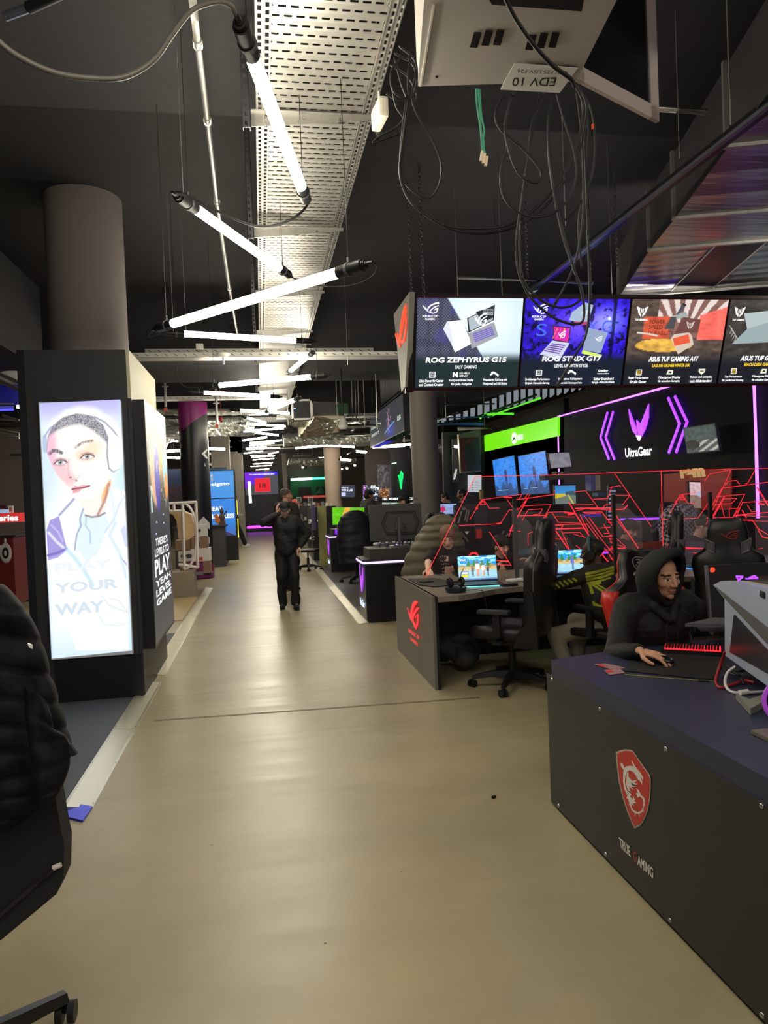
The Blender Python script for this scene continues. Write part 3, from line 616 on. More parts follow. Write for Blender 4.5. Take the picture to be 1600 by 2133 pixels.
def foil_duct(pts, r, label, sq=1., m=None):
    b = MB(); P = bez(pts, 44); b.tube(P, r, 22)
    c = Vector(P[len(P)//2])
    for v in b.v:
        n_ = noise.noise(v*3.5)*.22*r+noise.noise(v*11)*.2*r; v += Vector((0, 1, 1))*n_
        if sq != 1: v.z = c.z+(v.z-c.z)*sq
    return tag(b.build('foil_duct', m or FOIL, None, False), label, 'duct', 'foil wrapped ducts further back')
foil_duct([D(255, 852, 16.8), D(420, 858, 16.8), D(560, 860, 16.8)], .16, 'thin foil duct in the top row behind the dark column', .5, FOILR)
foil_duct([D(255, 874, 17.2), D(420, 878, 17.2), D(520, 880, 17.2)], .27, 'wide foil duct in the second row behind the dark column', .45)
foil_duct([D(255, 897, 17.5), D(420, 895, 17.5), D(530, 897, 17.5)], .3, 'crumpled foil duct in the third row behind the dark column', .5, FOILR)
foil_duct([D(300, 960, 16.6), D(330, 925, 16.8), D(355, 905, 17), D(420, 905, 17.2)], .17, 'foil elbow bending down left of the dark column')
foil_duct([D(600, 880, 16.5), D(660, 878, 16.5), D(760, 872, 16.5)], .22, 'foil duct left of the security camera', .5)
foil_duct([D(590, 918, 20), D(680, 914, 20), D(790, 920, 20)], .34, 'low wide foil duct above the long side tube lights', .5, FOILR)
foil_duct([D(860, 915, 21), D(920, 930, 21), D(1000, 935, 21)], .3, 'foil duct right behind the angled sign', .6)
foil_duct([D(600, 958, 27), D(660, 962, 27), D(740, 958, 27)], .35, 'farthest foil duct above the brown back wall', .4)
# insulated blocks and the boxy foil duct toward the aisle
bxp = MB(); 
for (x0, x1, y0, y1, Y, lb, mm) in [(652, 700, 838, 862, 13.9, 'black insulated duct block with silver flecks', mat('flecked_insulation', '#4c4c4b', .35, .7, var=.8, vscale=60)), (702, 726, 840, 862, 13.9, 'green lit end of the insulated duct block', mat('green_insulation', '#2f5a38', .4, .4, var=.5, vscale=40))]:
    a = D(x0, y0, Y); b = D(x1, y1, Y); tag(MB().bb((a.x, Y, b.z), (b.x, Y+.9, a.z)).build('insulated_duct', mm), lb, 'duct')
a = D(655, 872, 14.2); b = D(712, 872, 14.2); c = D(640, 915, 18.5); d = D(700, 912, 18.5)
fd_ = MB(); rg = []
for i in range(50):
    t = i/49; y = 14.2+4.3*t; x0, x1 = a.x-.1*t, b.x+.15*t; z0, z1 = a.z, a.z+.3; rr = [(x0+(x1-x0)*k/10, z0) for k in range(10)]+[(x1, z0+(z1-z0)*k/6) for k in range(6)]+[(x1-(x1-x0)*k/10, z1) for k in range(10)]+[(x0, z1-(z1-z0)*k/6) for k in range(6)]
    rg.append([Vector((p[0], y, p[1]+.05*noise.noise(Vector((p[0]*5, y*3, p[1]*4)))+.025*noise.noise(Vector((p[0]*15, y*9, 3))))) for p in rr])
fd_.loft(rg)
tag(fd_.build('foil_duct', mat('foil_sheet_duct', '#b9b39a', .3, 1., var=.2, vscale=5, bump=.8, bscale=7, stretch=(.3, 2, 1))), 'boxy foil duct running back beside the security camera', 'duct')
sq = thing('ceiling_unit', 'square black ceiling unit with a pale frame under the tray end', 'ceiling unit', D(620, 860, 12.6))
a = D(607, 832, 12.6); b = D(651, 874, 12.6)
f_ = MB()
for q in ((a.x, a.z-.03, b.x, a.z), (a.x, b.z, b.x, b.z+.03), (a.x, b.z, a.x+.03, a.z), (b.x-.03, b.z, b.x, a.z)): f_.bb((q[0], 12.6, q[1]), (q[2], 12.68, q[3]))
f_.build('frame', STEEL, sq); MB().bb((a.x+.03, 12.63, b.z+.03), (b.x-.03, 13.1, a.z-.03)).build('housing', BLK, sq)
MB().box(D(614, 851, 12.6), (.03, .02, .02)).build('indicator', glow('blue_led', '#6a8cff', 3), sq)
# random small services: pipes, trays and rods hanging in the depth
random.seed(11)
for i in range(44):
    Y = random.uniform(15, 30); x = random.choice([random.uniform(-5, -1), random.uniform(.8, 6)]); z = random.uniform(2.95, 3.5); ln = random.uniform(1, 3.2)
    if random.random() < .6: o = MB().tube([(x-ln/2, Y, z), (x+ln/2, Y+random.uniform(-.3, .3), z)], random.choice([.02, .03, .05]), 8).cone((x, Y, z), (x, Y, 4.49), .006, n=5).build('service_pipe', random.choice([STEEL, slot_side, mat('dull_pipe', '#6f6c66', .5, .5)]), None, True)
    else: o = MB().tube([(x, Y-ln/2, z), (x, Y+ln/2, z)], random.choice([.02, .04]), 8).cone((x, Y, z), (x, Y, 4.49), .006, n=5).build('service_pipe', STEEL, None, True)
    tag(o, 'thin metal service pipe among the ducts deep in the hall', 'pipe', 'service pipes deep in the hall')
for px, Y in ((600, 14), (703, 13.5), (735, 15), (742, 15), (748, 14.5), (760, 14), (708, 20), (722, 20), (660, 25), (786, 12.5)):
    tag(MB().cone((D(px, 850, Y).x, Y, 4.5), D(px, 850+random.uniform(0, 70), Y), .008, n=5).build('drop_rod', STEEL), 'thin drop rod hanging between the ducts right of the aisle', 'rod', 'drop rods right of the aisle')
# security camera
sc_ = thing('security_camera', 'white dome security camera hanging right of the aisle', 'camera', D(715, 890, 12))
p = D(715, 888, 12); MB().cone(p+Vector((0, 0, .02)), p+Vector((0, 0, .17)), .085, .03, 18).ell(p, (.085, .085, .07), None, 18, 8).build('housing', mat('camera_white', '#c9c6bc', .45), sc_, smooth=True)
MB().ell(p-Vector((0, 0, .04)), (.055, .055, .05), None, 14, 8).build('lens_dome', mat('camera_dome', '#1a1a1e', .1), sc_, smooth=True)
MB().cone(p+Vector((0, 0, .15)), (p.x-.01, 12, 4.5), .02, n=8).build('drop_pole', BLK, sc_)
tag(MB().ell(D(461, 874, 13.8), (.035, .035, .06)).cone(D(461, 872, 13.8), (D(461, 872, 13.8).x, 13.8, 4.5), .004, n=4).build('alarm_lamp', glow('red_alarm', '#a01020', .5), None, True), 'small red alarm lamp hanging right of the dark column', 'lamp')
for px, py, Y in ((631, 972, 25), (712, 975, 24), (739, 968, 24), (723, 974, 24)):
    t = thing('spotlight', 'small black track spotlight in front of the brown back wall', 'spotlight', D(px, py, Y), 'small track spotlights')
    MB().cone(D(px, py-4, Y), D(px, py, Y), .05, .06, 10).cone(D(px, py-3, Y), (D(px, py, Y).x, Y, 4.5), .012, n=5).build('housing', BLK, t); MB().ell(D(px, py+1, Y), (.045, .02, .045), None, 10, 6).build('lens', glow('spot_lens', '#ffe2b0', 5), t)
# left bulkhead accents: blue light strips and trusses seen left of the kiosk
BLUE = glow('blue_neon', '#2a2cff', 5)
tag(MB().cone(D(-20, 733, 9.5), D(38, 763, 9.5), .02, n=8).build('light_strip', BLUE), 'blue light strip slanting down behind the kiosk at the left edge', 'light strip')
tag(MB().cone(D(-20, 854, 9.9), D(28, 853, 9.9), .014, n=8).build('light_strip', BLUE), 'level blue light strip at the left edge', 'light strip')
for y0, y1 in ((841, 841), (847, 847)): tag(MB().cone(D(-20, y0, 9.9), D(28, y1, 9.9), .01, n=8).build('metal_strip', slot_side), 'pale metal strip above the level blue light strip', 'strip', 'pale strips at the left edge')
for i, (x0, y0, x1, y1) in enumerate([(-20, 770, 45, 800), (0, 775, 40, 768), (-10, 790, 60, 820), (-10, 872, 40, 875), (-10, 895, 40, 905), (-5, 910, 40, 912), (5, 865, 35, 875)]):
    tag(MB().cone(D(x0, y0, 12), D(x1, y1, 12), .03 if i in (0, 2, 4) else .02, n=8).build('roof_strut', STEEL), 'metal strut among the services at the left edge', 'strut', 'struts at the left edge')
tag(MB().bb(D(-60, 845, 14)-Vector((2, 0, 0)), D(60, 790, 14.1)).build('blue_backdrop', mat('deep_blue_panel', '#1c1d8c', .5)), 'deep blue panel behind the struts at the left edge', 'panel')
# ================================================================== the left side: column, kiosk, lightbox
COLM = mat('painted_column', '#6c6462', .75, var=.06, vscale=2, bump=.05)
col1 = MB().cone((-1.53, 7.2, 2.6), (-1.53, 7.2, 4.5), .345, n=48); struct(col1.build('wall_column_1', COLM, angle=40))
KD = mat('kiosk_dark', '#2b2b2e', .5, var=.06, vscale=2, bump=.03, bscale=300)
KB = mat('kiosk_black', '#101118', .4)
kk = thing('lightbox_kiosk', 'tall dark kiosk around the column, carrying the big portrait lightbox', 'kiosk', (-1.45, 6.8, 0))
MB().prism([(-1.88, 6.27, 0), (-1.06, 6.27, 0), (-1.06, 7.8, 0), (-1.88, 7.8, 0)], (0, 0, 2.9)).build('body', KD, kk)
MB().bb((-1.90, 6.262, .0), (-1.845, 6.272, 2.9)).bb((-1.72, 6.25, 0), (-1.04, 6.275, .36)).build('edge_panel', KB, kk)
MB().bb((-1.058, 6.28, 2.5), (-1.03, 7.78, 2.9)).build('upper_side_panel', mat('kiosk_side_cream', '#b3ae94', .6), kk); MB().bb((-1.058, 6.28, 0), (-1.03, 7.75, 2.5)).build('side_panel', KD, kk)  # cream of the upper side puts the tubes' light into its colour
p0, p1, p2 = D(108, 1372, 6.235), D(275, 1355, 6.235), D(82, 840, 6.235)
def portrait(u, v):
    t = 1-v; X = 5+102*t+640*u; Yc = 28+17*u+t*(2042-97*u)
    C = np.zeros(u.shape+(3,))
    def blend(mask, col):
        nonlocal C; C = C*(1-mask[..., None])+npc(col)*mask[..., None]
    def E(cx, cy, rx, ry, a=0., s=.12):
        c, sn = math.cos(a), math.sin(a); dx = X-cx; dy = Yc-cy; x = dx*c+dy*sn; y = -dx*sn+dy*c
        return 1-sm(np.sqrt((x/rx)**2+(y/ry)**2), 1-s, 1+s)
    def Ls(pts, w, s=1.):
        m = np.zeros(u.shape)
        for (ax, ay), (bx, by) in zip(pts[:-1], pts[1:]):
            dx, dy = bx-ax, by-ay; h = np.clip(((X-ax)*dx+(Yc-ay)*dy)/(dx*dx+dy*dy+1e-9), 0, 1); d = np.hypot(X-ax-h*dx, Yc-ay-h*dy); m = np.maximum(m, 1-sm(d, w*.4, w*(1+s)))
        return m
    def Pg(pts):
        m = np.zeros(u.shape, bool); n = len(pts)
        for i in range(n):
            x0, y0 = pts[i]; x1, y1 = pts[(i+1) % n]
            if y0 == y1: continue
            k = ((y0 > Yc) != (y1 > Yc)) & (X < (x1-x0)*(Yc-y0)/(y1-y0)+x0); m ^= k
        return m.astype(float)
    C[:] = npc('#f1f7ff')
    C = C*(1-(sm(t, .12, 0)*.9)[..., None])+npc('#b9b4ee')*(sm(t, .12, 0)*.9)[..., None]
    blend((1-sm(np.hypot((X-40)/160, (Yc-560)/420), .3, 1.1))*.8, '#cfe4fb'); blend((1-sm(np.hypot((X-690)/130, (Yc-650)/420), .3, 1.1))*.7, '#cbe8fa')
    blend(sm(t, .86, 1)*.55, '#bfe0f6'); blend((1-sm(u, 0, .05))*.4, '#b8ddf2'); blend(sm(u, .93, 1)*.5, '#bfe0f5')
    # headphone band and far cup
    band = Ls([(60, 360), (80, 290), (130, 190), (220, 125), (320, 105), (430, 125), (540, 200), (610, 290), (640, 350)], 30); blend(band*.9, '#f4f6fa')
    blend(Ls([(440, 165), (520, 210), (590, 280), (636, 345)], 5)*.75, '#8e93a4'); blend(Ls([(42, 300), (75, 250), (95, 225)], 7)*.6, '#8c95b0'); blend(E(48, 350, 18, 75)*.75, '#a9b8d8')
    # hoodie and shirt
    blend(Pg([(250, 800), (180, 900), (60, 1000), (60, 1300), (300, 2000), (720, 1990), (700, 760), (600, 720), (520, 930), (380, 940), (350, 860)]), '#f3f8fb')
    blend(Pg([(345, 880), (400, 945), (520, 920), (560, 1000), (470, 1230), (380, 1300), (300, 1180), (310, 1010)])*.9, '#dcecf6')
    # neck
    blend(Pg([(300, 770), (420, 800), (565, 660), (570, 720), (520, 925), (440, 945), (375, 930), (345, 860)]), '#fbeee6')
    blend(E(535, 745, 22, 95, .35)*.85, '#f0b878'); blend(Ls([(555, 690), (530, 800), (470, 925)], 8)*.8, '#b98278'); blend(Ls([(370, 930), (420, 945), (480, 938), (525, 915)], 6)*.8, '#8a7a82'); blend(Ls([(465, 925), (500, 860), (530, 830)], 4)*.6, '#b58d88')
    # head
    head = Pg([(62, 420), (70, 300), (105, 215), (190, 150), (300, 128), (420, 155), (510, 235), (545, 335), (548, 480), (560, 590), (555, 670), (480, 760), (390, 805), (320, 800), (250, 740), (205, 680), (150, 610), (100, 520)]); blend(head, '#fff6f0')
    blend(head*E(85, 400, 55, 190, 0, .6)*.8, '#f3b3cf'); blend(head*E(170, 590, 75, 90, .5, .7)*.55, '#e3a7b4'); blend(head*E(250, 650, 40, 50, 0, .7)*.6, '#eeb0b8'); blend(head*E(430, 410, 60, 60, 0, .8)*.5, '#fbd3a4'); blend(head*E(345, 455, 50, 40, 0, .8)*.5, '#f2bf98')
    hair = head*sm(-(Yc-(205+.0016*(X-300)**2+np.clip(X-330, 0, 900)*.32)), -28, 12); nzz = fbm(u*4, v*9, 45, 5, 1); hr = hair*(.45+.5*(nzz > .5)); blend(hr, '#6c6e7d')
    blend(Ls([(500, 230), (545, 330), (540, 470), (555, 570), (600, 600)], 4)*.75, '#7c8294'); blend(Ls([(62, 420), (75, 290), (120, 205)], 4)*.6, '#a9a0b8')
    blend(E(610, 460, 62, 140)*.95, '#fbfdff'); blend(Ls([(548, 480), (556, 575), (590, 600), (640, 580)], 3)*.6, '#8f98ac'); blend(Ls([(672, 380), (668, 480), (650, 560)], 3)*.35, '#b7c7dc')
    # brows, eyes
    blend(Ls([(85, 430), (110, 410), (140, 412), (178, 430)], 13, .6)*.8*(.55+.45*(fbm(u, v, 90, 8, 1) > .45)), '#55505c'); blend(Ls([(292, 395), (320, 372), (370, 352), (425, 350)], 9, .8)*.7*(.4+.6*(fbm(u, v, 90, 9, 1) > .45)), '#6e6660')
    for ex, ey, rx in ((170, 505, 46), (382, 470, 50)):
        blend(E(ex, ey, rx+8, 30, 0, .5)*.5, '#c98a9a' if ex < 200 else '#d9a680'); blend(E(ex, ey+3, rx, 18), '#ffffff'); blend(E(ex, ey, 19, 19), '#9aa3a4'); blend(E(ex, ey, 8, 8), '#3a3f48'); blend(E(ex-7, ey-7, 4, 4), '#ffffff')
        blend(Ls([(ex-rx-4, ey+10), (ex-rx*.5, ey-14), (ex, ey-20), (ex+rx*.6, ey-14), (ex+rx+6, ey+2)], 4.5)*.85, '#5f4d55'); blend(Ls([(ex-rx, ey+12), (ex, ey+24), (ex+rx, ey+8)], 3)*.5, '#b37f86'); blend(Ls([(ex-rx+4, ey-20), (ex, ey-34), (ex+rx, ey-18)], 3)*.45, '#a06a75')
    # nose, mouth
    blend(Ls([(238, 480), (228, 560), (238, 610)], 5)*.35, '#d79aa5'); blend(E(250, 628, 10, 6)*.85, '#7c4c54'); blend(E(296, 655, 9, 8)*.7, '#8d7868'); blend(Ls([(240, 612), (262, 645), (300, 640), (330, 612)], 4)*.35, '#c79a94')
    blend(Pg([(260, 715), (285, 692), (310, 700), (345, 690), (400, 698), (350, 722), (300, 735), (270, 748)])*.85, '#e9a9b0'); blend(Ls([(262, 722), (300, 716), (350, 712), (400, 700)], 5)*.9, '#8c4a5c'); blend(E(300, 738, 36, 12, -.3)*.7, '#e8929c')
    # hoodie folds, purple shoulder
    blend(Pg([(160, 930), (90, 960), (62, 1040), (75, 1280), (150, 1260), (225, 1195), (195, 1080)])*.9, '#9a8fd6'); blend(Ls([(80, 1060), (140, 1130), (200, 1185)], 9)*.9, '#e6e4fa'); blend(Ls([(100, 1000), (150, 1050), (190, 1130)], 6)*.8, '#c9c3ee'); blend(Ls([(75, 1240), (140, 1225), (220, 1190)], 8)*.8, '#7467bd'); blend(Ls([(90, 1270), (170, 1240), (225, 1195)], 5)*.7, '#b5adea')
    blend(Pg([(690, 1010), (650, 1050), (690, 1180), (715, 1190)])*.8, '#c5cdf0'); blend(Pg([(640, 1235), (700, 1310), (700, 1330), (650, 1270)])*.8, '#a89fdc')
    for pts, w_, c_, a_ in [([(275, 800), (230, 850), (165, 920)], 7, '#8f92b6', .75), ([(350, 880), (325, 960), (335, 1010), (300, 1080), (285, 1200)], 5, '#8a98b0', .7), ([(375, 950), (370, 1010), (405, 1060), (410, 1150)], 5, '#8fb0c6', .5), ([(690, 780), (640, 850), (600, 960), (530, 1060)], 6, '#c0d3e8', .6), ([(610, 1000), (560, 1090), (640, 1220), (700, 1420)], 10, '#cfe3f1', .8), ([(225, 1195), (290, 1270), (370, 1380), (430, 1480)], 12, '#b9dbe6', .7), ([(560, 720), (600, 900), (600, 1010)], 8, '#d3e6f4', .6), ([(500, 1560), (560, 1640), (700, 1690)], 5, '#d3dde6', .7), ([(480, 1720), (520, 1790), (640, 1800), (725, 1770)], 5, '#dde5ee', .8), ([(560, 1580), (640, 1600), (715, 1700)], 4, '#cdd9e4', .6)]: blend(Ls(pts, w_, 1.2)*a_, c_)
    return C
pc = Pic(p0, p1, p2); pc.grid(200, 620, portrait)
def lbt(s, x0, x1, y0, y1, col):
    f = lambda x, y: ((x-5-102*((y-28)/2010))/640, 1-(y-28-17*((x-5)/640))/(2042-97*((x-5)/640)))
    u0, v0 = f(x0, y1); u1, v1 = f(x1, y0); pc.text(s, u0, v0, abs(v1-v0), col, w=abs(u1-u0), bold=.03, align='l')
lbt('PLAY', 130, 580, 1270, 1375, '#e6ebf1'); lbt('YOUR', 130, 630, 1420, 1540, '#d3dce8'); lbt('WAY', 135, 520, 1590, 1720, '#cfdce8')
lb_ = thing('portrait_lightbox', 'glowing white lightbox showing a person with headphones, PLAY YOUR WAY', 'lightbox', p0)
pc.build('lit_picture', colmat('lightbox_print', 1.04, .3), lb_)
lo = D(106, 1374, 6.26); MB().bb((p2.x-.008, 6.237, p1.z-.03), (p1.x+.008, 6.262, p2.z+.008)).build('frame', mat('lightbox_frame', '#c9ccd8', .4), lb_)
# side poster box of the kiosk, facing the aisle
pb = thing('side_poster', 'narrow poster box on the kiosk side with an inverted face artwork and stacked white words', 'poster', (-1.0, 6.9, .5))
pa, pbb = S(298, 1345, -.93), S(342, 1310, -.93); y0, y1 = 6.36, 7.72; zt = S(300, 850, -.93).z+.0; zb = .38
MB().bb((-1.03, y0, zb), (-.94, y1, 2.5)).build('case', KB, pb)
def post(u, v):
    C = np.zeros(u.shape+(3,)); C[:] = npc('#3a3b40')
    def bl(m, c):
        nonlocal C; C = C*(1-m[..., None])+npc(c)*m[..., None]
    bl(sm(v, .66, 1.)*.9, '#b8ad98'); bl(sm(v, .6, .82)*sm(-v, -.95, -.78)*(1-sm(np.abs(u-.55), .3, .5)), '#f0b23a')
    bl((1-sm(np.hypot((u-.38)/.26, (v-.84)/.10), .85, 1.05)), '#8a8270')
    bl((1-sm(np.hypot((u-.3)/.2, (v-.73)/.16), .85, 1.1)), '#e9b487'); bl((1-sm(np.hypot((u-.42)/.14, (v-.70)/.17), .7, 1.05))*.95, '#4a39b8'); bl((1-sm(np.hypot((u-.85)/.13, (v-.76)/.12), .8, 1.05)), '#7fd3e8'); bl((1-sm(np.hypot((u-.88)/.1, (v-.67)/.07), .8, 1.05)), '#f0932e')
    bl((fbm(u*1.2, v*4, 12, 3, 3) > .66)*.6*sm(v, .55, .6)*sm(-v, -.86, -.8), '#f5d9b8'); bl((np.abs(u-.1-.1*(v-.5)) < .03)*(v > .55)*(v < .66)*1., '#d8f0f0')
    return C
# the aisle sees this face from its front, so u runs away from the viewer
pp = Pic((-.938, y0+.02, zb+.03), (-.938, y1-.02, zb+.03), (-.938, y0+.02, 2.47)); pp.grid(50, 150, post)
for s, v, h, ww in (("THERE'S", .40, .035, .62), ('LEVELS TO', .355, .035, .72), ('PLAY', .27, .075, .78), ('YEAH', .225, .03, .78), ('LEVEL', .185, .03, .78), ('GAME', .145, .03, .78)): pp.text(s, .5, v, h, '#ffffff', w=ww, bold=.03)
for u, v in ((.25, .5), (.6, .53), (.6, .49), (.2, .45)): pp.rect(u, v, u+.05, v+.008, '#c9d0ff')
pp.build('lit_picture', colmat('poster_print', .9, .4), pb)
# lower blue carpet gleam stays to the real lightbox; dark monolith behind the kiosk to the left
tag(MB().bb((-2.02, 6.9, 0), (-1.9, 8.0, 2.75)).build('upright_board', KB), 'black upright board just left behind the kiosk', 'board')
# ------------------------------------------------------------------ far left shop corner
REDM = mat('dark_red_counter', '#7a1f1a', .4, var=.06)
rc = thing('red_counter', 'dark red counter with a round white emblem at the left edge', 'counter', (-4.9, 12.2, 0))
a = D(-60, 1122, 12.2); b = D(27, 1118, 12.2)
MB().bb((-6.6, 12.2, .12), (b.x, 13.0, a.z)).build('body', REDM, rc); MB().bb((-6.6, 12.15, a.z), (b.x+.05, 13.1, a.z+.03)).build('worktop', DKG, rc); MB().bb((-6.6, 12.3, 0), (b.x-.2, 12.9, .12)).build('plinth', BLK, rc)
em_ = MB(); c = D(12, 1152, 12.17)
em_.ell(c, (.09, .012, .16), None, 24, 8).ell(c+Vector((0, 0, .19)), (.02, .01, .05)).ell(c+Vector((-.07, 0, .1)), (.02, .01, .03)).ell(c+Vector((-.09, 0, 0)), (.02, .01, .03))
em_.build('emblem', WHP, rc, smooth=True); MB().ell(c-Vector((0, .012, 0)), (.05, .006, .09), None, 20, 8).build('emblem_ring', BLK, rc, smooth=True); MB().ell(c-Vector((0, .02, 0)), (.02, .004, .045), None, 16, 8).build('emblem_dot', WHP, rc, smooth=True)
rs = thing('red_shelf_sign', 'bright red shelf sign reading series at the left edge', 'sign', D(20, 1080, 15))
a = D(-70, 1092, 15); b = D(41, 1068, 15); MB().bb((a.x, 15, a.z), (b.x, 15.3, b.z)).build('board', glow('red_sign', '#d8302c', .8), rs)
text_mesh('lettering', 'steelseries', D(-52, 1087, 14.98), D(38, 1085, 14.98), D(-52, 1073, 14.98), glow('white_letters', '#ffffff', 1.2), rs, (0, -1, 0), bold=.03)
MB().bb((a.x, 15.02, b.z), (b.x-.25, 15.4, b.z+.16)).build('shelf_box', mat('maroon_box', '#4c1420', .5), rs)
tag(MB().bb(D(-30, 1070, 14.9), D(18, 1061, 15.0)+Vector((0, .02, 0))).build('display_card', glow('pale_blue_card', '#a8c0e0', .7)), 'pale blue picture card above the red shelf sign', 'card')
t_ = thing('product_box', 'small white product box with an orange square on the red shelf sign', 'box', D(23, 1069, 15.1)); p = D(23, 1061, 15.1)
MB().box(p, (.08, .06, .14)).build('carton', WHP, t_); MB().box(p-Vector((0, .035, 0)), (.04, .01, .07)).build('print', mat('orange_print', '#d06a2a', .5), t_)
ct = thing('counter', 'grey counter with a vertical white light strip left behind the kiosk', 'counter', D(44, 1200, 13.5))
a = D(24, 1110, 13.5); b = D(60, 1200, 13.5); MB().bb((a.x, 13.5, 0), (b.x+.2, 14.4, a.z)).build('body', mat('grey_counter', '#45464a', .5), ct)
c0, c1 = D(38, 1135, 13.47), D(42, 1196, 13.47); MB().cone(c0, c1, .018, n=8).cone(c0, D(46, 1134, 13.47), .018, n=8).build('light_strip', glow('cool_strip', '#eef6ff', 6), ct)
bench = thing('low_bench', 'pale yellow low step on the floor at the left behind the black coat', 'bench', D(38, 1230, 9))
tag(MB().box(G(38, 1232, .03), (.5, .25, .06)).build('pale_step', mat('yellow_wood', '#bda568', .5)), 'pale yellow low step on the floor behind the black coat', 'step'); bpy.data.objects.remove(bench)
# ------------------------------------------------------------------ white display stand
WD = mat('white_painted_wood', '#d6cfca', .45, var=.05); WOOD = mat('pale_plywood', '#c6a478', .45, var=.15, vscale=5, stretch=(1, 1, 7)); SAND = mat('sand_box', '#a89886', .55, var=.05)
Yw = 10.6
ws = thing('arch_stand', 'white lattice display stand with an arched wooden panel', 'display stand', D(350, 1200, Yw))
def bar(b, p, q, w_=.022, Y=Yw): b.cone(D(*p, Y), D(*q, Y), w_, n=4); return b
f = MB()
for p, q in [((330, 1050), (410, 1046)), ((330, 1065), (385, 1064)), ((408, 1046), (412, 1182)), ((380, 1048), (384, 1186)), ((350, 1050), (352, 1065)), ((362, 1050), (363, 1065)), ((372, 1176), (413, 1182))]: bar(f, p, q)
arc = [D(384+26*math.sin(t), 1118-68*math.cos(t), Yw) for t in np.linspace(0, PI, 18)]; f.tube(arc, .02, 6); f.build('lattice', WD, ws)
wp = MB(); front = [(335, 1066), (378, 1064), (398, 1072), (404, 1090), (402, 1118), (388, 1126), (372, 1124), (368, 1085), (360, 1072), (345, 1068)]
wp.prism([D(x, y, Yw+.15) for x, y in front], (0, .35, 0)); wp.build('arched_panel', WOOD, ws)
po = thing('display_pedestal', 'sand coloured box pedestal under the white lattice stand', 'pedestal', G(388, 1240))
q = G(395, 1241); MB().bb((q.x-.36, q.y-.05, 0), (q.x+.1, q.y+.4, .42)).build('body', SAND, po)
lg_ = thing('screen_pillar', 'white stepped pillar with two lit screens, half hidden behind the kiosk', 'display', G(355, 1315))
y_ = 8.7; a = D(332, 1068, y_); b = D(372, 1315, y_)
MB().bb((-1.62, y_, .0), (-1.2, y_+.5, .62), .01).bb((-1.66, y_-.05, .62), (-1.17, y_+.55, .70), .01).bb((-1.62, y_, .70), (-1.2, y_+.5, 1.5), .01).build('pillar', WD, lg_)
MB().bb((-1.6, y_-.012, .78), (-1.245, y_, 1.22)).bb((-1.6, y_-.012, 1.24), (-1.245, y_, 1.42)).build('wood_frame', WOOD, lg_)
s1 = Pic((-1.58, y_-.018, 1.27), (-1.28, y_-.018, 1.27), (-1.58, y_-.018, 1.39)); s1.grid(12, 12, lambda u, v: npc('#f4f6ff')+0*u[..., None]); s1.build('screen', colmat('screen_bright', 1.4), lg_)
def pinkpic(u, v):
    C = np.zeros(u.shape+(3,)); C[:] = npc('#d9c3c6'); m = ((u+v*1.4) % .5 < .12)[..., None]; C = np.where(m, npc('#3d6fd0'), C); m = (v < .3)[..., None]; C = np.where(m, npc('#5c6b72'), C); m = ((v > .34) & (v < .48))[..., None]; C = np.where(m, npc('#2740c0'), C); m = (v < .12)[..., None]; return np.where(m, npc('#d58a80'), C)
s2 = Pic((-1.58, y_-.018, .8), (-1.28, y_-.018, .8), (-1.58, y_-.018, 1.2)); s2.grid(30, 60, pinkpic); s2.build('screen', colmat('screen_mid', 1.0), lg_)
# stacked shelves with white boxes beside the dark column
shf = thing('box_display', 'low shelf of white cartons and brown speakers beside the dark column', 'shelf', D(400, 1195, 13.2)); Ys = 13.2
MB().bb(D(352, 1202, Ys), D(440, 1196, Ys)+Vector((0, .6, 0))).build('plinth', BLK, shf)
def bx(x0, y0, x1, y1, nm, lb, m_, Y=Ys, dep=.3, grp='boxes on the low shelf'): return tag(MB().bb(D(x0, y1, Y), D(x1, y0, Y)+Vector((0, dep, 0)), .005).build(nm, m_), lb, 'box', grp)
CRT = mat('brown_carton', '#8d6f58', .6, var=.1); WCT = mat('white_carton', '#ddd8d4', .5)
bx(372, 1147, 398, 1170, 'white_carton', 'white carton with a dark headset print, left of two', WCT); bx(398, 1141, 438, 1170, 'white_carton', 'white carton with a red corner, lower right', WCT); bx(407, 1092, 430, 1118, 'white_carton', 'white carton with a round black dot, upper right', WCT)
for k, (x0, y0, x1, y1) in enumerate([(366, 1125, 380, 1147), (384, 1124, 396, 1147), (417, 1118, 432, 1142), (375, 1170, 390, 1192), (424, 1168, 438, 1194), (398, 1120, 412, 1142)]): bx(x0, y0, x1, y1, 'brown_carton', 'small brown carton between the white cartons, %s' % ['upper left', 'upper middle', 'upper right', 'lower left', 'lower right', 'upper second from right'][k], CRT)
tag(MB().cone(D(415, 1105, Ys-.01), D(415, 1105, Ys-.03), .03, n=16).build('round_logo', BLK), 'round black dot on the upper white carton', 'emblem')
tag(MB().bb(D(414, 1168, Ys-.01), D(422, 1160, Ys-.005)).build('red_sticker', mat('red_sticker', '#c8473f', .5)), 'red sticker on the lower white carton', 'sticker')
for k, x in enumerate((386, 398)): tag(MB().ell(D(x-4, 1158, Ys-.02), (.05, .01, .04)).build('product_print', mat('slate_print', '#4a4752', .5)), 'dark product picture on a white carton, %s' % ('left' if k == 0 else 'right'), 'print')
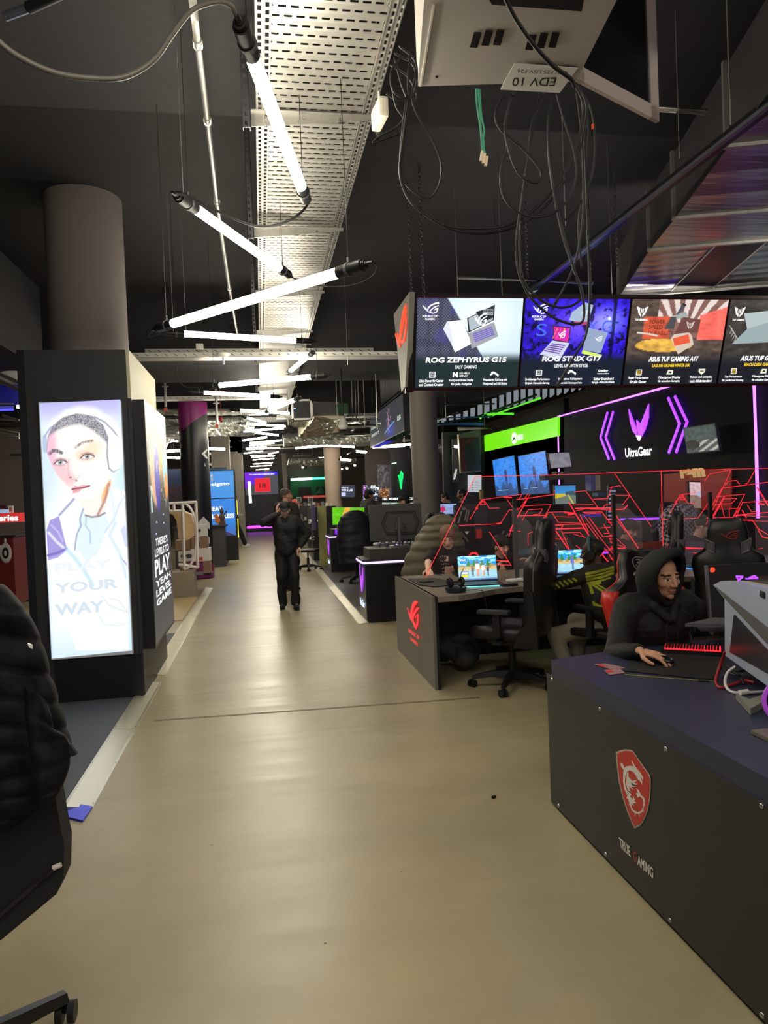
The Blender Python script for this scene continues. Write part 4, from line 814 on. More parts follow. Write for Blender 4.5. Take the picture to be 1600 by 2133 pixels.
# dark column with chevrons
dc = D(408, 1000, 15.9); DCM = mat('dark_film_column', '#17161c', .36)
dcx, dcy, dr_ = dc.x, 15.9, .30
struct(MB().cone((dcx, dcy, 0), (dcx, dcy, 3.75), dr_, n=48).build('wall_column_2', DCM, angle=40))
top_b = MB(); rr = []
for z in (3.3, 3.75): rr.append([Vector((dcx+(dr_+.006)*math.cos(t), dcy+(dr_+.006)*math.sin(t), z+(.0 if z > 3.5 else .22*math.cos(t)))) for t in np.linspace(0, 2*PI, 40, endpoint=False)])
top_b.loft(rr, False); tag(top_b.build('column_band', mat('magenta_band', '#7a1f62', .35)), 'magenta band around the top of the dark column', 'band')
rr = [[Vector((dcx+(dr_+.006)*math.cos(t), dcy+(dr_+.006)*math.sin(t), z+(0 if z < .2 else -.15*math.cos(t)))) for t in np.linspace(0, 2*PI, 40, endpoint=False)] for z in (.02, .45)]
tag(MB().loft(rr, False).build('column_band', mat('magenta_band', '#7a1f62', .35)), 'magenta band around the foot of the dark column', 'band')
def oncol(px, py, k=.012):
    """pixel ray met with the column surface"""
    d = ray(px, py); o = _O; a = d[0]**2+d[1]**2; b = 2*((o[0]-dcx)*d[0]+(o[1]-dcy)*d[1]); c = (o[0]-dcx)**2+(o[1]-dcy)**2-(dr_+k)**2; q = b*b-4*a*c
    t = (-b-math.sqrt(max(q, 0)))/(2*a); return Vector(o+d*t)
CHV = mat('white_film', '#cfccd0', .4)
cv = thing('column_sign', 'white arrow and chevrons on the dark column, reading LAN', 'sign', oncol(425, 945))
for pl in ([(430, 936), (420, 945), (430, 955), (434, 955), (427, 945), (434, 936)],): MB().prism([oncol(*p) for p in pl], (0, -.004, 0)).build('arrow', CHV, cv)
for dy in (0, 30, 54): MB().prism([oncol(*p) for p in [(413, 1088+dy), (424, 1076+dy), (437, 1090+dy), (437, 1103+dy), (424, 1090+dy), (413, 1100+dy)]], (0, -.004, 0)).build('chevron', CHV, cv)
text_mesh('lettering', 'LAN', oncol(426, 971, .014), oncol(440, 970, .014), oncol(426, 965, .014), CHV, cv, (0, -1, 0), bold=.03)
text_mesh('lettering', 'A', oncol(435, 948, .014), oncol(440, 948, .014), oncol(435, 942, .014), CHV, cv, (0, -1, 0), bold=.03)
text_mesh('lettering', 't', oncol(439, 1002, .014), oncol(443, 1002, .014), oncol(439, 984, .014), CHV, cv, (0, -1, 0), bold=.06)
# blue mural far left
a = D(325, 1052, 20.45); b = D(470, 975, 20.45)
def mural(u, v):
    C = np.zeros(u.shape+(3,)); C[:] = npc('#2c4770'); C = mixc(C, npc('#4e6c98'), sm(v, .3, .9)[..., None]*.6)
    m = sm(-v, -.45, -.25)[..., None]; C = C*(1-m)+npc('#7a4148')*m; f_ = fbm(u*2, v*2, 8, 4)[..., None]; C = C*(.65+.6*f_)
    m = (1-sm(np.hypot((u-.25)/.2, (v-.78)/.3), .8, 1.1))[..., None]; C = C*(1-m)+npc('#1c2a4a')*m
    m = (1-sm(np.hypot((u-.3)/.25, (v-.2)/.35), .8, 1.1))[..., None]; C = C*(1-m)+npc('#3a2634')*m; m = ((fbm(u, v, 22, 9) > .6) & (v < .35))[..., None]; return np.where(m, npc('#1b1822'), C)
mu = Pic((a.x, 20.45, a.z), (b.x, 20.45, a.z), (a.x, 20.45, b.z)); mu.grid(70, 50, mural)
mt = thing('wall_mural', 'blue and rust red landscape mural behind the white lattice stand', 'mural', a); mu.build('print', colmat('matt_print', None, .6), mt); MB().bb((a.x-.02, 20.47, a.z-.02), (b.x+.02, 20.5, b.z+.02)).build('board', DKG, mt)
# ------------------------------------------------------------------ blue double screen and things around it
Yl = 19.0
bt_ = thing('display_tower', 'tower of two stacked bright blue screens beside the dark column', 'display', D(462, 1100, Yl))
a = D(438, 1192, Yl); b = D(486, 980, Yl); MB().bb((a.x-.3, Yl+.02, .1), (b.x+.04, Yl+.3, b.z+.03)).build('casing', BLK, bt_)
def flat(c): return lambda u, v: npc(c)+0*u[..., None]
s1 = Pic((a.x-.2, Yl, D(440, 1038, Yl).z), (b.x, Yl, D(440, 1038, Yl).z), (a.x-.2, Yl, b.z)); s1.grid(6, 6, flat('#3f8fdc')); s1.text('elgato', .62, .42, .16, '#ffffff', bold=.03, w=.52); s1.disc(.27, .5, .1, '#ffffff'); s1.disc(.27, .5, .06, '#3f8fdc'); s1.poly([(.24, .44), (.24, .56), (.31, .5)], '#ffffff'); s1.build('screen', colmat('screen_mid', 1.0), bt_)
z0, z1 = D(440, 1118, Yl).z, D(440, 1040, Yl).z
s2 = Pic((a.x-.2, Yl, z0), (b.x, Yl, z0), (a.x-.2, Yl, z1)); s2.grid(20, 20, lambda u, v: npc('#2f7fd8')*(1-.45*sm(-v, -.4, 0)[..., None])+npc('#5a4a90')*(.45*sm(-v, -.35, 0)[..., None])); s2.text('HEAT', .45, .68, .12, '#ffffff', bold=.04, w=.4); s2.text('RELENTLESS', .58, .48, .12, '#ffffff', bold=.04, w=.78); s2.poly([(.1, 0), (.5, .2), (.9, .05), (1, 0)], '#3a3558'); s2.build('screen', colmat('screen_mid', 1.0), bt_)
# dark counter with yellow edge lights
dk = thing('dark_counter', 'dark grey counter behind the dark column', 'counter', G(455, 1180))
q = G(470, 1180); MB().bb((q.x-1.2, q.y, 0), (q.x+.02, q.y+2.5, 1.0)).build('body', mat('counter_grey', '#3e3e42', .5), dk)
MB().bb((q.x-1.25, q.y-.05, 1.0), (q.x+.07, q.y+2.6, 1.04)).build('worktop', DKG, dk)
for k, (x0, y0, x1, y1, Y) in enumerate([(474, 1088, 480, 1130, 20.2), (492, 1042, 494, 1072, 22), (493, 1080, 496, 1120, 22)]):
    tag(MB().bb(D(x0, y1, Y), D(x1, y0, Y)+Vector((0, .05, 0))).build('yellow_light_panel', glow('yellow_light', '#e8e03a', 1.6)), 'glowing yellow upright panel, %s' % ['widest, on the dark counter end', 'upper one beside the walking person', 'lower one beside the walking person'][k], 'light panel')
fg = thing('game_statue', 'dark figurine on a pedestal in front of the blue screens', 'statue', D(462, 1092, 18.4)); b_ = MB(); c = D(463, 1090, 18.4)
b_.box(c, (.16, .12, .14)).ell(c+Vector((0, 0, .15)), (.07, .06, .1)).ell(c+Vector((0, 0, .3)), (.05, .05, .07)).cone(c+Vector((.04, 0, .2)), c+Vector((.12, 0, .3)), .02).cone(c+Vector((0, 0, .33)), c+Vector((0, 0, .42)), .03, .01); b_.build('figure', mat('bronze_dark', '#4a3a38', .5), fg)
tag(MB().prism([D(447, 1072, 17.8), D(452, 1070, 17.8), D(459, 1084, 17.8), D(456, 1092, 17.8), D(448, 1088, 17.8)], (0, .1, 0)).build('orange_box', mat('orange_box', '#c46a22', .5)), 'small orange box on the dark counter', 'box')
# far grey pillars
for i, (x0, x1, yb, Y) in enumerate([(440, 478, 985, 21.5), (480, 505, 1060, 27), (588, 596, 1040, 34)]):
    a = D(x0, 950, Y); b = D(x1, 950, Y); struct(MB().bb((a.x, Y, 0), (b.x, Y+.5, 4.5)).build('wall_pillar_%d' % (i+1), mat('far_grey', '#8a8279', .7)))
struct(MB().cone((D(694, 1000, 24).x, 24, 0), (D(694, 1000, 24).x, 24, 4.5), .28, n=32).build('wall_column_3', mat('far_column', '#9a8878', .7), angle=40))
# end of the hall: big age rating screen
Ye = 38.0
es_ = thing('cinema_screen', 'large far screen with a red rounded square numbered 18', 'display', D(545, 1085, Ye))
a = D(514, 1085, Ye); b = D(578, 982, Ye)
MB().bb((a.x-.1, Ye+.03, 0), (b.x+.1, Ye+.4, b.z+.1)).build('casing', BLK, es_)
zz0 = D(545, 1030, Ye).z
pe = Pic((a.x, Ye, zz0), (b.x, Ye, zz0), (a.x, Ye, b.z)); pe.grid(40, 30, lambda u, v: np.where(((v-u*.9 > .25) | (v > .86))[..., None], npc('#2a10e0')+(npc('#8a20d0')-npc('#2a10e0'))*(1-u)[..., None]*.8, npc('#47444e')))
pe.rect(.30, .12, .76, .72, '#ff3a4a'); pe.rect(.31, .135, .75, .705, '#e01028'); pe.text('18', .53, .3, .2, '#5a0a14', bold=.02, w=.2)
pe.text('THE UNBROKEN DOMINION ONLY', .52, .87, .055, '#ffffff', w=.78, bold=.04)
pe.build('screen', colmat('screen_mid', 1.0), es_)
a2 = D(514, 1083, Ye); p2_ = Pic((a.x, Ye, .35), (b.x, Ye, .35), (a.x, Ye, zz0)); p2_.grid(4, 4, flat('#17151a')); p2_.build('lower_screen', colmat('screen_dim', .5), es_)
MB().bb((a.x, Ye-.02, .2), (b.x, Ye, .34)).build('light_strip', glow('magenta_glow', '#b03af0', 3), es_)
tag(MB().cone(D(519, 1003, 36), D(522, 1048, 36), .07, n=6).build('light_strip', glow('soft_white', '#ffffff', 1.5)), 'dotted white light strip left of the far screen', 'light strip')
# green lit alcove
a = D(606, 1037, 39.6); b = D(678, 996, 39.6)
ga = thing('green_alcove', 'green lit alcove under a white green light bar in the back wall', 'alcove', a)
MB().bb((a.x, 39.9, a.z), (b.x, 40.15, b.z)).build('green_wall', mat('green_wall', '#1a5030', .6, em='#0f5a2c', es=.12), ga)  # wall is given a faint green glow for the light falling on it
MB().bb(D(622, 1037, 39.8), D(648, 1014, 39.85)).bb(D(660, 1037, 39.8), D(676, 1013, 39.85)).build('dark_doorway', BLK, ga)
MB().cone(D(606, 999, 39.4), D(650, 997, 39.4), .06, n=8).build('light_bar', glow('mint_white', '#c8ffe8', 6), ga); MB().cone(D(650, 997, 39.4), D(678, 996, 39.4), .06, n=8).build('light_bar', glow('mint_green', '#3ac88a', 4), ga)
MB().cone(D(669, 1028, 38.5), D(669, 1014, 38.5), .25, .03, 16).build('lamp_shade', mat('green_shade', '#3f8a6a', .5), ga)
# ================================================================== emblem shapes reused on signs, screens and furniture
EYE = [([(1.0, .97), (.74, .9), (.5, .74), (.34, .5), (.3, .2)], .1), ([(.99, .73), (.74, .6), (.55, .38), (.42, .12)], .07), ([(.42, .12), (.66, .02), (.86, .14), (.95, .5), (.72, .34)], .07), ([(0, .74), (.14, .42), (.4, .12)], .05), ([(.13, .6), (.22, .4), (.34, .22)], .05)]
SHIELD = [(.5, 1), (.85, .93), (1, .8), (.95, .4), (.75, .12), (.5, 0), (.25, .12), (.05, .4), (0, .8), (.15, .93)]
def pic_eye(pc, u, v, w_, h_, col):
    for pts, t in EYE: pc.line([(u+x*w_, v+y*h_) for x, y in pts], t*h_*1.3, col)
def stroke(b, pts, wd, nrm, thick=.004):
    nrm = Vector(nrm).normalized()
    for p, q in zip(pts[:-1], pts[1:]):
        p = Vector(p); q = Vector(q); d = (q-p).normalized(); s_ = d.cross(nrm).normalized()*wd/2; e = d*wd*.25
        b.prism([p-s_-e, q-s_+e, q+s_+e, p+s_-e], nrm*thick)
    return b
def eye_mesh(name, bl, br, tl, material, parent, nrm, k=1.3, thick=.006):
    bl = Vector(bl); U = Vector(br)-bl; W = Vector(tl)-bl; b = MB()
    for pts, t in EYE: stroke(b, [bl+U*x+W*y for x, y in pts], t*k*min(W.length, U.length*1.2), nrm, thick)
    return b.build(name, material, parent)
# ================================================================== overhead screens
tl_ = math.radians(17.5); w_s = Vector((0, -math.sin(tl_), math.cos(tl_))); P0 = D(862, 808, 6.6); nS = Vector((1, 0, 0)).cross(w_s)  # faces down toward the aisle
OS = lambda px, py: onplane(px, py, P0, nS)
xs = [OS(px, py).x for px, py in ((862, 808), (1080, 806), (1295, 803), (1493, 801))]; xs.append(xs[-1]+(xs[3]-xs[0])/3)
top0 = OS(868, 620); Hs = (top0-P0).dot(w_s)
def scr(i): a = Vector((xs[i]+.012, P0.y, P0.z)); return Pic(a, (xs[i+1]-.012, P0.y, P0.z), a+w_s*Hs)
hsn = thing('screen_housing', 'hanging housing of the overhead screens with a red eye emblem at its grey end', 'housing', P0)
nb = -nS.normalized() if nS.y < 0 else nS.normalized()
hb = MB(); L0 = Vector((xs[0]-.05, P0.y, P0.z))-w_s*.03+nb*.02; R0 = Vector((xs[4]+.05, P0.y, P0.z))-w_s*.03+nb*.02
hb.prism([L0, R0, R0+w_s*(Hs+.07), L0+w_s*(Hs+.07)], nb*.06); hb.build('back_box', mat('housing_black', '#14131a', .35), hsn)
fr = MB(); 
for q in (-.022, Hs+.006): a = Vector((xs[0]-.03, P0.y, P0.z))+w_s*q; fr.prism([a, a+Vector((xs[4]-xs[0]+.06, 0, 0)), a+Vector((xs[4]-xs[0]+.06, 0, 0))+w_s*.016, a+w_s*.016], nb*.04-nb*.0)
fr.build('frame_rail', mat('maroon_frame', '#3a0f16', .3), hsn)
xe = D(853, 610, 6.3).x
el = [S(853, 608, xe), S(820, 655, xe), S(829, 740, xe), S(836, 817, xe), S(844, 806, xe), S(849, 720, xe)]
MB().prism(el, (.05, 0, 0)).build('end_panel', mat('end_panel_grey', '#8a8780', .5), hsn)
MB().prism([S(853, 608, xe+.005), S(849, 720, xe+.005), S(844, 806, xe+.005), S(846, 818, xe+.005), D(862, 815, 6.62), D(869, 618, 6.34)], (.0, .06, 0)).build('end_return', mat('housing_black', '#14131a', .35), hsn)
REDG = glow('red_neon', '#ff4a2c', 1.3)
b = MB()
for pl, wd in (([(846, 638), (841, 652), (836, 680), (833, 712)], .05), ([(847, 648), (842, 668), (838, 690), (835, 708), (838, 713), (843, 708), (846, 690), (847, 662)], .035), ([(825, 697), (829, 709), (834, 722)], .03), ([(829, 697), (832, 708)], .03)):
    stroke(b, [S(x, y, xe-.004) for x, y in pl], wd*.8, (-1, 0, 0), .008)
b.build('eye_emblem', REDG, hsn)
SM = colmat('overhead_screen', 1.15, .25)
def capt(pc, cols, y=.03):
    for u, a, b_ in cols: pc.text(a, u, y+.035, .035, '#f2f2f2', w=min(.235, .0125*len(a)), bold=.03); pc.text(b_, u, y-.01, .035, '#f2f2f2', w=min(.235, .0125*len(b_)), bold=.03)
def laptop_pic(pc, scrn, base, cs='#4a4e55', cb='#9a9ca4', keys=None, img=None):
    pc.poly(scrn, '#222226'); c = [sum(p[0] for p in scrn)/4, sum(p[1] for p in scrn)/4]; pc.poly([(c[0]+(p[0]-c[0])*.9, c[1]+(p[1]-c[1])*.88) for p in scrn], img or cs)
    pc.poly(base, cb); c = [sum(p[0] for p in base)/4, sum(p[1] for p in base)/4]
    k = [(c[0]+(p[0]-c[0])*.75, c[1]+(p[1]-c[1])*.6+.015) for p in base]
    if keys:
        for j in range(5):
            t0 = j/5; a = (k[0][0]+(k[3][0]-k[0][0])*t0, k[0][1]+(k[3][1]-k[0][1])*t0); b_ = (k[1][0]+(k[2][0]-k[1][0])*t0, k[1][1]+(k[2][1]-k[1][1])*t0)
            for i in range(12):
                p = (a[0]+(b_[0]-a[0])*i/12, a[1]+(b_[1]-a[1])*i/12); pc.rect(p[0], p[1], p[0]+.014, p[1]+.014, keys); pc.k -= 1
            pc.k += 1
# screen 1
def f1(u, v):
    C = np.zeros(u.shape+(3,)); C[:] = npc('#c8dde6'); C = C*(1-sm(np.hypot(u-.62, v-.75), .5, 0)[..., None]*.6)+np.ones(3)*sm(np.hypot(u-.62, v-.75), .5, 0)[..., None]*.6
    m = (u < .28+(1-v)*.55-.0)[..., None]; wv = (np.sin(u*220)*np.sin(v*190) > .1)[..., None]; dk = np.where(wv, npc('#5f6172'), npc('#33344a')); bl = (fbm(u, v, 9, 2) > .56)[..., None]; dk = np.where(bl, dk*.6+npc('#4c4aa0')*.4, dk)
    C = np.where(m, dk, C); g = sm(-v, -.42, -.27)[..., None]; return C*(1-g)+npc('#1b2a2d')*g
pc = scr(0).grid(150, 120, f1)
pc.poly([(.28, .74), (.42, .76), (.53, .50), (.37, .40), (.33, .5), (.25, .66)], '#f7f8fc'); pc.poly([(.28, .74), (.30, .75), (.36, .47), (.33, .5), (.25, .66)], '#d5d8e4')
laptop_pic(pc, [(.49, .62), (.73, .76), (.73, .93), (.47, .78)], [(.53, .44), (.78, .58), (.73, .74), (.49, .61)], keys='#6a5ac0', cs='#a8b4bc')
pc.poly([(.55, .85), (.72, .91), (.72, .79), (.62, .73)], '#23262e'); pic_eye(pc, .54, .70, .12, .14, '#f5f7fa')
for y in (.865, .84, .815): pc.text('ROG ZEPHYRUS', .665, y, .016, '#d0d4dc', w=.1)
pic_eye(pc, .05, .83, .15, .12, '#ffffff'); pc.text('REPUBLIC OF', .12, .79, .022, '#ffffff', w=.14); pc.text('GAMERS', .12, .76, .022, '#ffffff', w=.09)
pc.text('ROG ZEPHYRUS G15', .48, .285, .062, '#ffffff', w=.78, bold=.035, shear=.1); pc.text('EASY GAMING', .48, .215, .04, '#dfe3e6', w=.21, bold=.03, shear=.1)
pc.rect(.13, .115, .19, .185, '#e8e8ea'); pc.rect(.14, .125, .18, .175, '#1b2a2d'); pc.text('CPU', .16, .152, .016, '#ffffff'); pc.text('GPU', .16, .13, .016, '#ffffff')
pc.text('N', .38, .118, .06, '#ffffff', w=.05, bold=.05); pc.text('ROG NEBULA', .47, .152, .02, '#ffffff', w=.1); pc.text('DISPLAY', .46, .124, .02, '#ffffff', w=.08)
for o in (0, .02): pc.line([(.72+o*.5, .14+o), (.75, .165+o*.5), (.78, .15), (.80, .135-o*.5)], .018, '#ffffff')
capt(pc, [(.15, 'Ultra-Power f\u00fcr Gamer', 'und Content Creator'), (.44, 'Kompromissloses Display', 'f\u00fcr jede Aufgabe'), (.77, 'Patentierte K\u00fchlung mit', 'Fl\u00fcssigmetall und 0dB Modus')])
t = thing('overhead_screen', 'overhead advertising screen with a white and a grey laptop, ROG ZEPHYRUS G15', 'screen', P0, 'overhead advertising screens'); pc.build('lit_picture', SM, t)
def body(t, i):
    a = Vector((xs[i]+.004, P0.y, P0.z))-w_s*.008+nb*.003; e = Vector((xs[i+1]-xs[i]-.008, 0, 0)); MB().prism([a, a+e, a+e+w_s*(Hs+.012), a+w_s*(Hs+.012)], nb*.015).build('bezel', mat('bezel_maroon', '#241018', .3), t)
body(t, 0)
def f2(u, v):
    C = np.zeros(u.shape+(3,)); C[:] = npc('#2a16b8'); n_ = fbm(u*2, v*2, 10, 6)[..., None]; C = C*(.55+.9*n_); s_ = sm(np.hypot((u-.8), (v-.74)), .28, 0)[..., None]; C = C+s_*np.array([.35, .45, .6]); s_ = sm(np.hypot((u-.5)*.8, (v-.7)), .35, 0)[..., None]; C = C+s_*np.array([.25, .2, .25])
    m = (((fbm(u, v, 26, 12) > .62) & (v > .3)) | ((np.abs(u-.62+.02*np.sin(v*30)) < .03)) | (np.abs(u-.86) < .018))[..., None]; C = np.where(m, C*.35, C); g = sm(-v, -.42, -.27)[..., None]; return C*(1-g)+npc('#141c2c')*g
pc = scr(1).grid(120, 100, f2)
pc.text('S', .17, .58, .14, '#4466e0', w=.1, bold=0); pc.text('X', .66, .62, .13, '#4466e0', w=.09, bold=0); pc.text('G', .8, .62, .14, '#4466e0', w=.1, bold=0)
laptop_pic(pc, [(.29, .53), (.44, .50), (.45, .68), (.27, .70)], [(.17, .37), (.37, .31), (.45, .50), (.28, .53)], keys='#6b4a9c', cb='#c0c6dc', img='#d02a9a')
for k in range(4): pc.line([(.28+.035*k, .55), (.32+.035*k, .67)], .01, ['#ff7a4a', '#ff4ab0', '#ffb04a', '#8a4aff'][k])
pic_eye(pc, .33, .56, .07, .08, '#ffffff'); laptop_pic(pc, [(.58, .42), (.76, .38), (.81, .62), (.60, .68)], [(.57, .38), (.75, .33), (.78, .36), (.58, .42)], cs='#8fa0b8', cb='#c8e06a'); pc.poly([(.58, .42), (.76, .38), (.81, .62), (.60, .68)], '#8c9cb8'); pic_eye(pc, .69, .52, .07, .06, '#ffffff')
pc.poly([(.44, .85), (.56, .96), (.64, .93), (.60, .72), (.42, .76)], '#9fb0c8'); pic_eye(pc, .53, .82, .06, .05, '#ffffff'); pc.rect(.47, .71, .6, .745, '#b03a70'); pc.disc(.81, .78, .02, '#eaf4ff')
pic_eye(pc, .07, .83, .14, .12, '#ffffff'); pc.text('REPUBLIC OF', .13, .79, .022, '#ffffff', w=.13); pc.text('GAMERS', .13, .76, .022, '#ffffff', w=.09)
pc.text('ROG STRIX G17', .48, .29, .062, '#ffffff', w=.58, bold=.035, shear=.1); pc.text('LEVEL UP WITH STYLE', .48, .22, .04, '#dfe3e6', w=.33, bold=.03, shear=.1)
pc.rect(.14, .125, .2, .195, '#e8e8ea'); pc.rect(.15, .135, .19, .185, '#141c2c'); pc.text('CPU', .17, .162, .016, '#ffffff'); pc.text('GPU', .17, .14, .016, '#ffffff')
for o in (0, .02): pc.line([(.45+o*.5, .15+o), (.48, .175+o*.5), (.51, .16), (.53, .145-o*.5)], .018, '#ffffff')
pc.text('Dolby', .80, .16, .03, '#ffffff', w=.1, bold=.04); pc.text('VISION ATMOS', .80, .135, .014, '#ffffff', w=.12)
capt(pc, [(.16, 'Erstklassige Performance', 'f\u00fcr jede Herausforderung'), (.48, 'Innovatives K\u00fchlsystem:', 'Extrem k\u00fchl. \u00dcberzeugend leise'), (.81, 'Satter Sound und', 'lange Akkulaufzeit')])
t = thing('overhead_screen', 'overhead advertising screen in electric blue with three laptops, ROG STRIX G17', 'screen', P0+Vector((1, 0, 0)), 'overhead advertising screens'); pc.build('lit_picture', SM, t); body(t, 1)
def ruin(warm):
    def f(u, v):
        C = np.zeros(u.shape+(3,)); C[:] = npc('#54463f' if warm else '#3d3835'); n_ = fbm(u*2, v*3, 8, 3 if warm else 7)[..., None]; C = C*(.6+.8*n_)
        if warm:
            m = ((v > .56) & (u > .28)); C = np.where(m[..., None], C*.5+npc('#b0746c')*.5, C); r = np.arctan2(v-.5, u-.55); m2 = m & (v > .74) & (np.sin(r*26) > 0); C = np.where(m2[..., None], npc('#d8cac4'), C)
            m3 = (u > .72) & (v > .53) & (v < .82+(u-.72)*.35) ; C = np.where(m3[..., None], npc('#f0685c')*(.8+.4*n_), C); m4 = (np.hypot((u-.38)/.3, (v-.47)/.08) < 1)[..., None]; C = np.where(m4, npc('#d8a84a')*(.7+.6*n_), C)
            m5 = ((v > .55) & (v < .8) & (u > .14) & (u < .42))[..., None]; C = np.where(m5, npc('#c8563c')*(.75+.4*n_), C)
        g = sm(-v, -.42, -.2)[..., None]; return C*(1-g)+npc('#1a1c24')*g
    return f
def tuf(pc, u, v, s, c):
    for pl in ([(0, 1), (.3, .85), (.3, .5), (.45, .25), (.45, 0), (.2, .3), (.1, .7)], [(1, 1), (.7, .85), (.7, .5), (.55, .25), (.55, 0), (.8, .3), (.9, .7)], [(.38, .8), (.48, .75), (.48, .35), (.38, .5)], [(.62, .8), (.52, .75), (.52, .35), (.62, .5)]): pc.poly([(u+x*s, v+y*s) for x, y in pl], c)
for i in (2, 3):
    pc = scr(i).grid(110, 90, ruin(i == 2)); tuf(pc, .05, .8, .12, '#ffffff'); pc.text('TUF GAMING', .11, .755, .025, '#ffffff', w=.13, bold=.03)
    if i == 2:
        for s_, y, w__ in (('POWER', .72, .16), ('SPEED', .66, .14), ('DURABILITY', .59, .26)): pc.text(s_, .2, y, .045, '#3c1a14', w=w__, bold=.0, align='l')
        laptop_pic(pc, [(.42, .72), (.52, .96), (.56, .94), (.40, .66)], [(.40, .80), (.56, .86), (.60, .80), (.44, .77)], cb='#9aa09c'); pc.poly([(.36, .66), (.41, .80), (.47, .80), (.46, .66)], '#4a4a4c')
        pc.poly([(.47, .60), (.54, .80), (.73, .77), (.72, .62)], '#6a4440'); tuf(pc, .58, .66, .09, '#c8b8b4'); pc.poly([(.44, .55), (.47, .60), (.62, .62), (.66, .58), (.69, .48), (.54, .36)], '#c9b8a8'); pc.poly([(.46, .55), (.62, .60), (.65, .50), (.49, .46)], '#d8583a')
        pc.text('ASUS TUF GAMING A17', .5, .275, .062, '#ffffff', w=.53, bold=.035, shear=.15); pc.text('LASS DIE GEGNER HINTER DIR', .48, .21, .04, '#f4c832', w=.4, bold=.03, shear=.15); cl = [(.15, 'Super Performance', 'f\u00fcr alle Gamer'), (.48, 'Fl\u00fcssigstes Display', 'f\u00fcr schnellste Gameplay'), (.82, 'Robust und kompakt,', 'nach Milit\u00e4rstandard')]
        pc.line([(.08, .62), (.22, .60), (.3, .58)], .02, '#c8c0b4')
    else:
        pc.poly([(.16, .84), (.22, .66), (.6, .8), (.6, .9)], '#a8b4b4'); pc.poly([(.22, .66), (.08, .48), (.5, .5), (.6, .8)], '#8fa0a2')
        for k in range(5): pc.line([(.02+.02*k, .7-.03*k), (.06+.02*k, .66-.03*k), (.04+.02*k, .6-.03*k)], .008, '#a8a49c')
        pc.text('ASUS TUF GAMING F17', .5, .275, .062, '#ffffff', w=.6, bold=.035, shear=.15); pc.text('MACH DEIN GAME', .4, .21, .04, '#f4c832', w=.3, bold=.03, shear=.15); cl = [(.15, 'Top Performance', 'f\u00fcr perfektes Gaming'), (.48, 'Fl\u00fcssigstes Display', 'f\u00fcr schnellste Gameplay')]
    for u, in ((.15,), (.48,), (.82,)):
        if u < .2: pc.rect(u-.03, .115, u+.03, .185, '#e8e4d0'); pc.rect(u-.02, .125, u+.02, .175, '#3a3420'); pc.text('CPU', u, .15, .016, '#f4c832'); pc.text('GPU', u, .13, .016, '#f4c832')
        elif u < .6: pc.poly([(u-.04, .12), (u+.03, .12), (u+.03, .175), (u-.025, .175)], '#e0dcc8'); pc.poly([(u-.02, .14), (u+.01, .135), (u+.015, .155), (u-.01, .16)], '#2a2a28')
        elif i == 2: pc.poly([(u, .11), (u+.035, .15), (u+.035, .185), (u-.035, .185), (u-.035, .15)], '#e0dcc8'); pc.rect(u-.018, .15, u+.018, .165, '#5a5848')
    capt(pc, cl)
    t = thing('overhead_screen', ['overhead advertising screen with a red ruined hall and a floating laptop, ASUS TUF GAMING A17', 'overhead advertising screen at the right picture edge, dark wood backdrop, cut off by the frame'][i-2], 'screen', P0+Vector((i, 0, 0)), 'overhead advertising screens'); pc.build('lit_picture', SM, t); body(t, i)
# ================================================================== hanging angled sign further back
sg = thing('hanging_sign', 'grey hanging sign board with a glowing light flower, further down the aisle', 'sign', (2.6, 14.8, 2.77))
MB().bb((2.6, 12.75, 2.76), (2.82, 16.82, 3.44)).build('box', KB, sg)
pc = Pic((2.595, 16.8, 2.77), (2.595, 12.77, 2.77), (2.595, 16.8, 3.43))
pc.grid(70, 30, lambda u, v: npc('#45464a')*(1-sm(np.hypot((u-.66)/.2, (v-.2)/.4), 1, 0)[..., None]*.7)+npc('#4050d8')*sm(np.hypot((u-.66)/.2, (v-.2)/.4), 1, 0)[..., None]*.7)
for k in range(9): a = k*2*PI/9; pc.line([(.62, .52), (.62+.07*math.cos(a)*.5, .52+.3*math.sin(a)), (.62+.1*math.cos(a+.3)*.6, .52+.4*math.sin(a+.3))], .02, ['#f0a0d0', '#d8b8ff', '#ffb0a0'][k % 3])
pc.line([(.5, .2), (.62, .3), (.78, .4)], .03, '#8ad0ff'); pc.line([(.62, .1), (.62, .5), (.67, .9)], .014, '#a8b8ff')
pc.text('LG UltraGear \u2122 von', .06, .55, .1, '#dff0e0', w=.34, bold=.04, align='l'); pc.text('KURVE STATT', .06, .30, .1, '#dff0e0', w=.26, bold=.04, align='l'); pc.text('LG', .9, .35, .14, '#dff0e0', w=.08, bold=.05)
pc.build('lit_picture', colmat('sign_print', .75, .75, .1), sg)
MB().bb((2.61, 14.9, 2.75), (2.8, 16.8, 2.757)).build('blue_underside', glow('blue_under', '#2a30c0', .6), sg)
struct(MB().cone((2.6, 11.2, 0), (2.6, 11.2, 3.75), .215, n=40).build('wall_column_4', mat('grey_column', '#5c5650', .6, var=.05), angle=40))
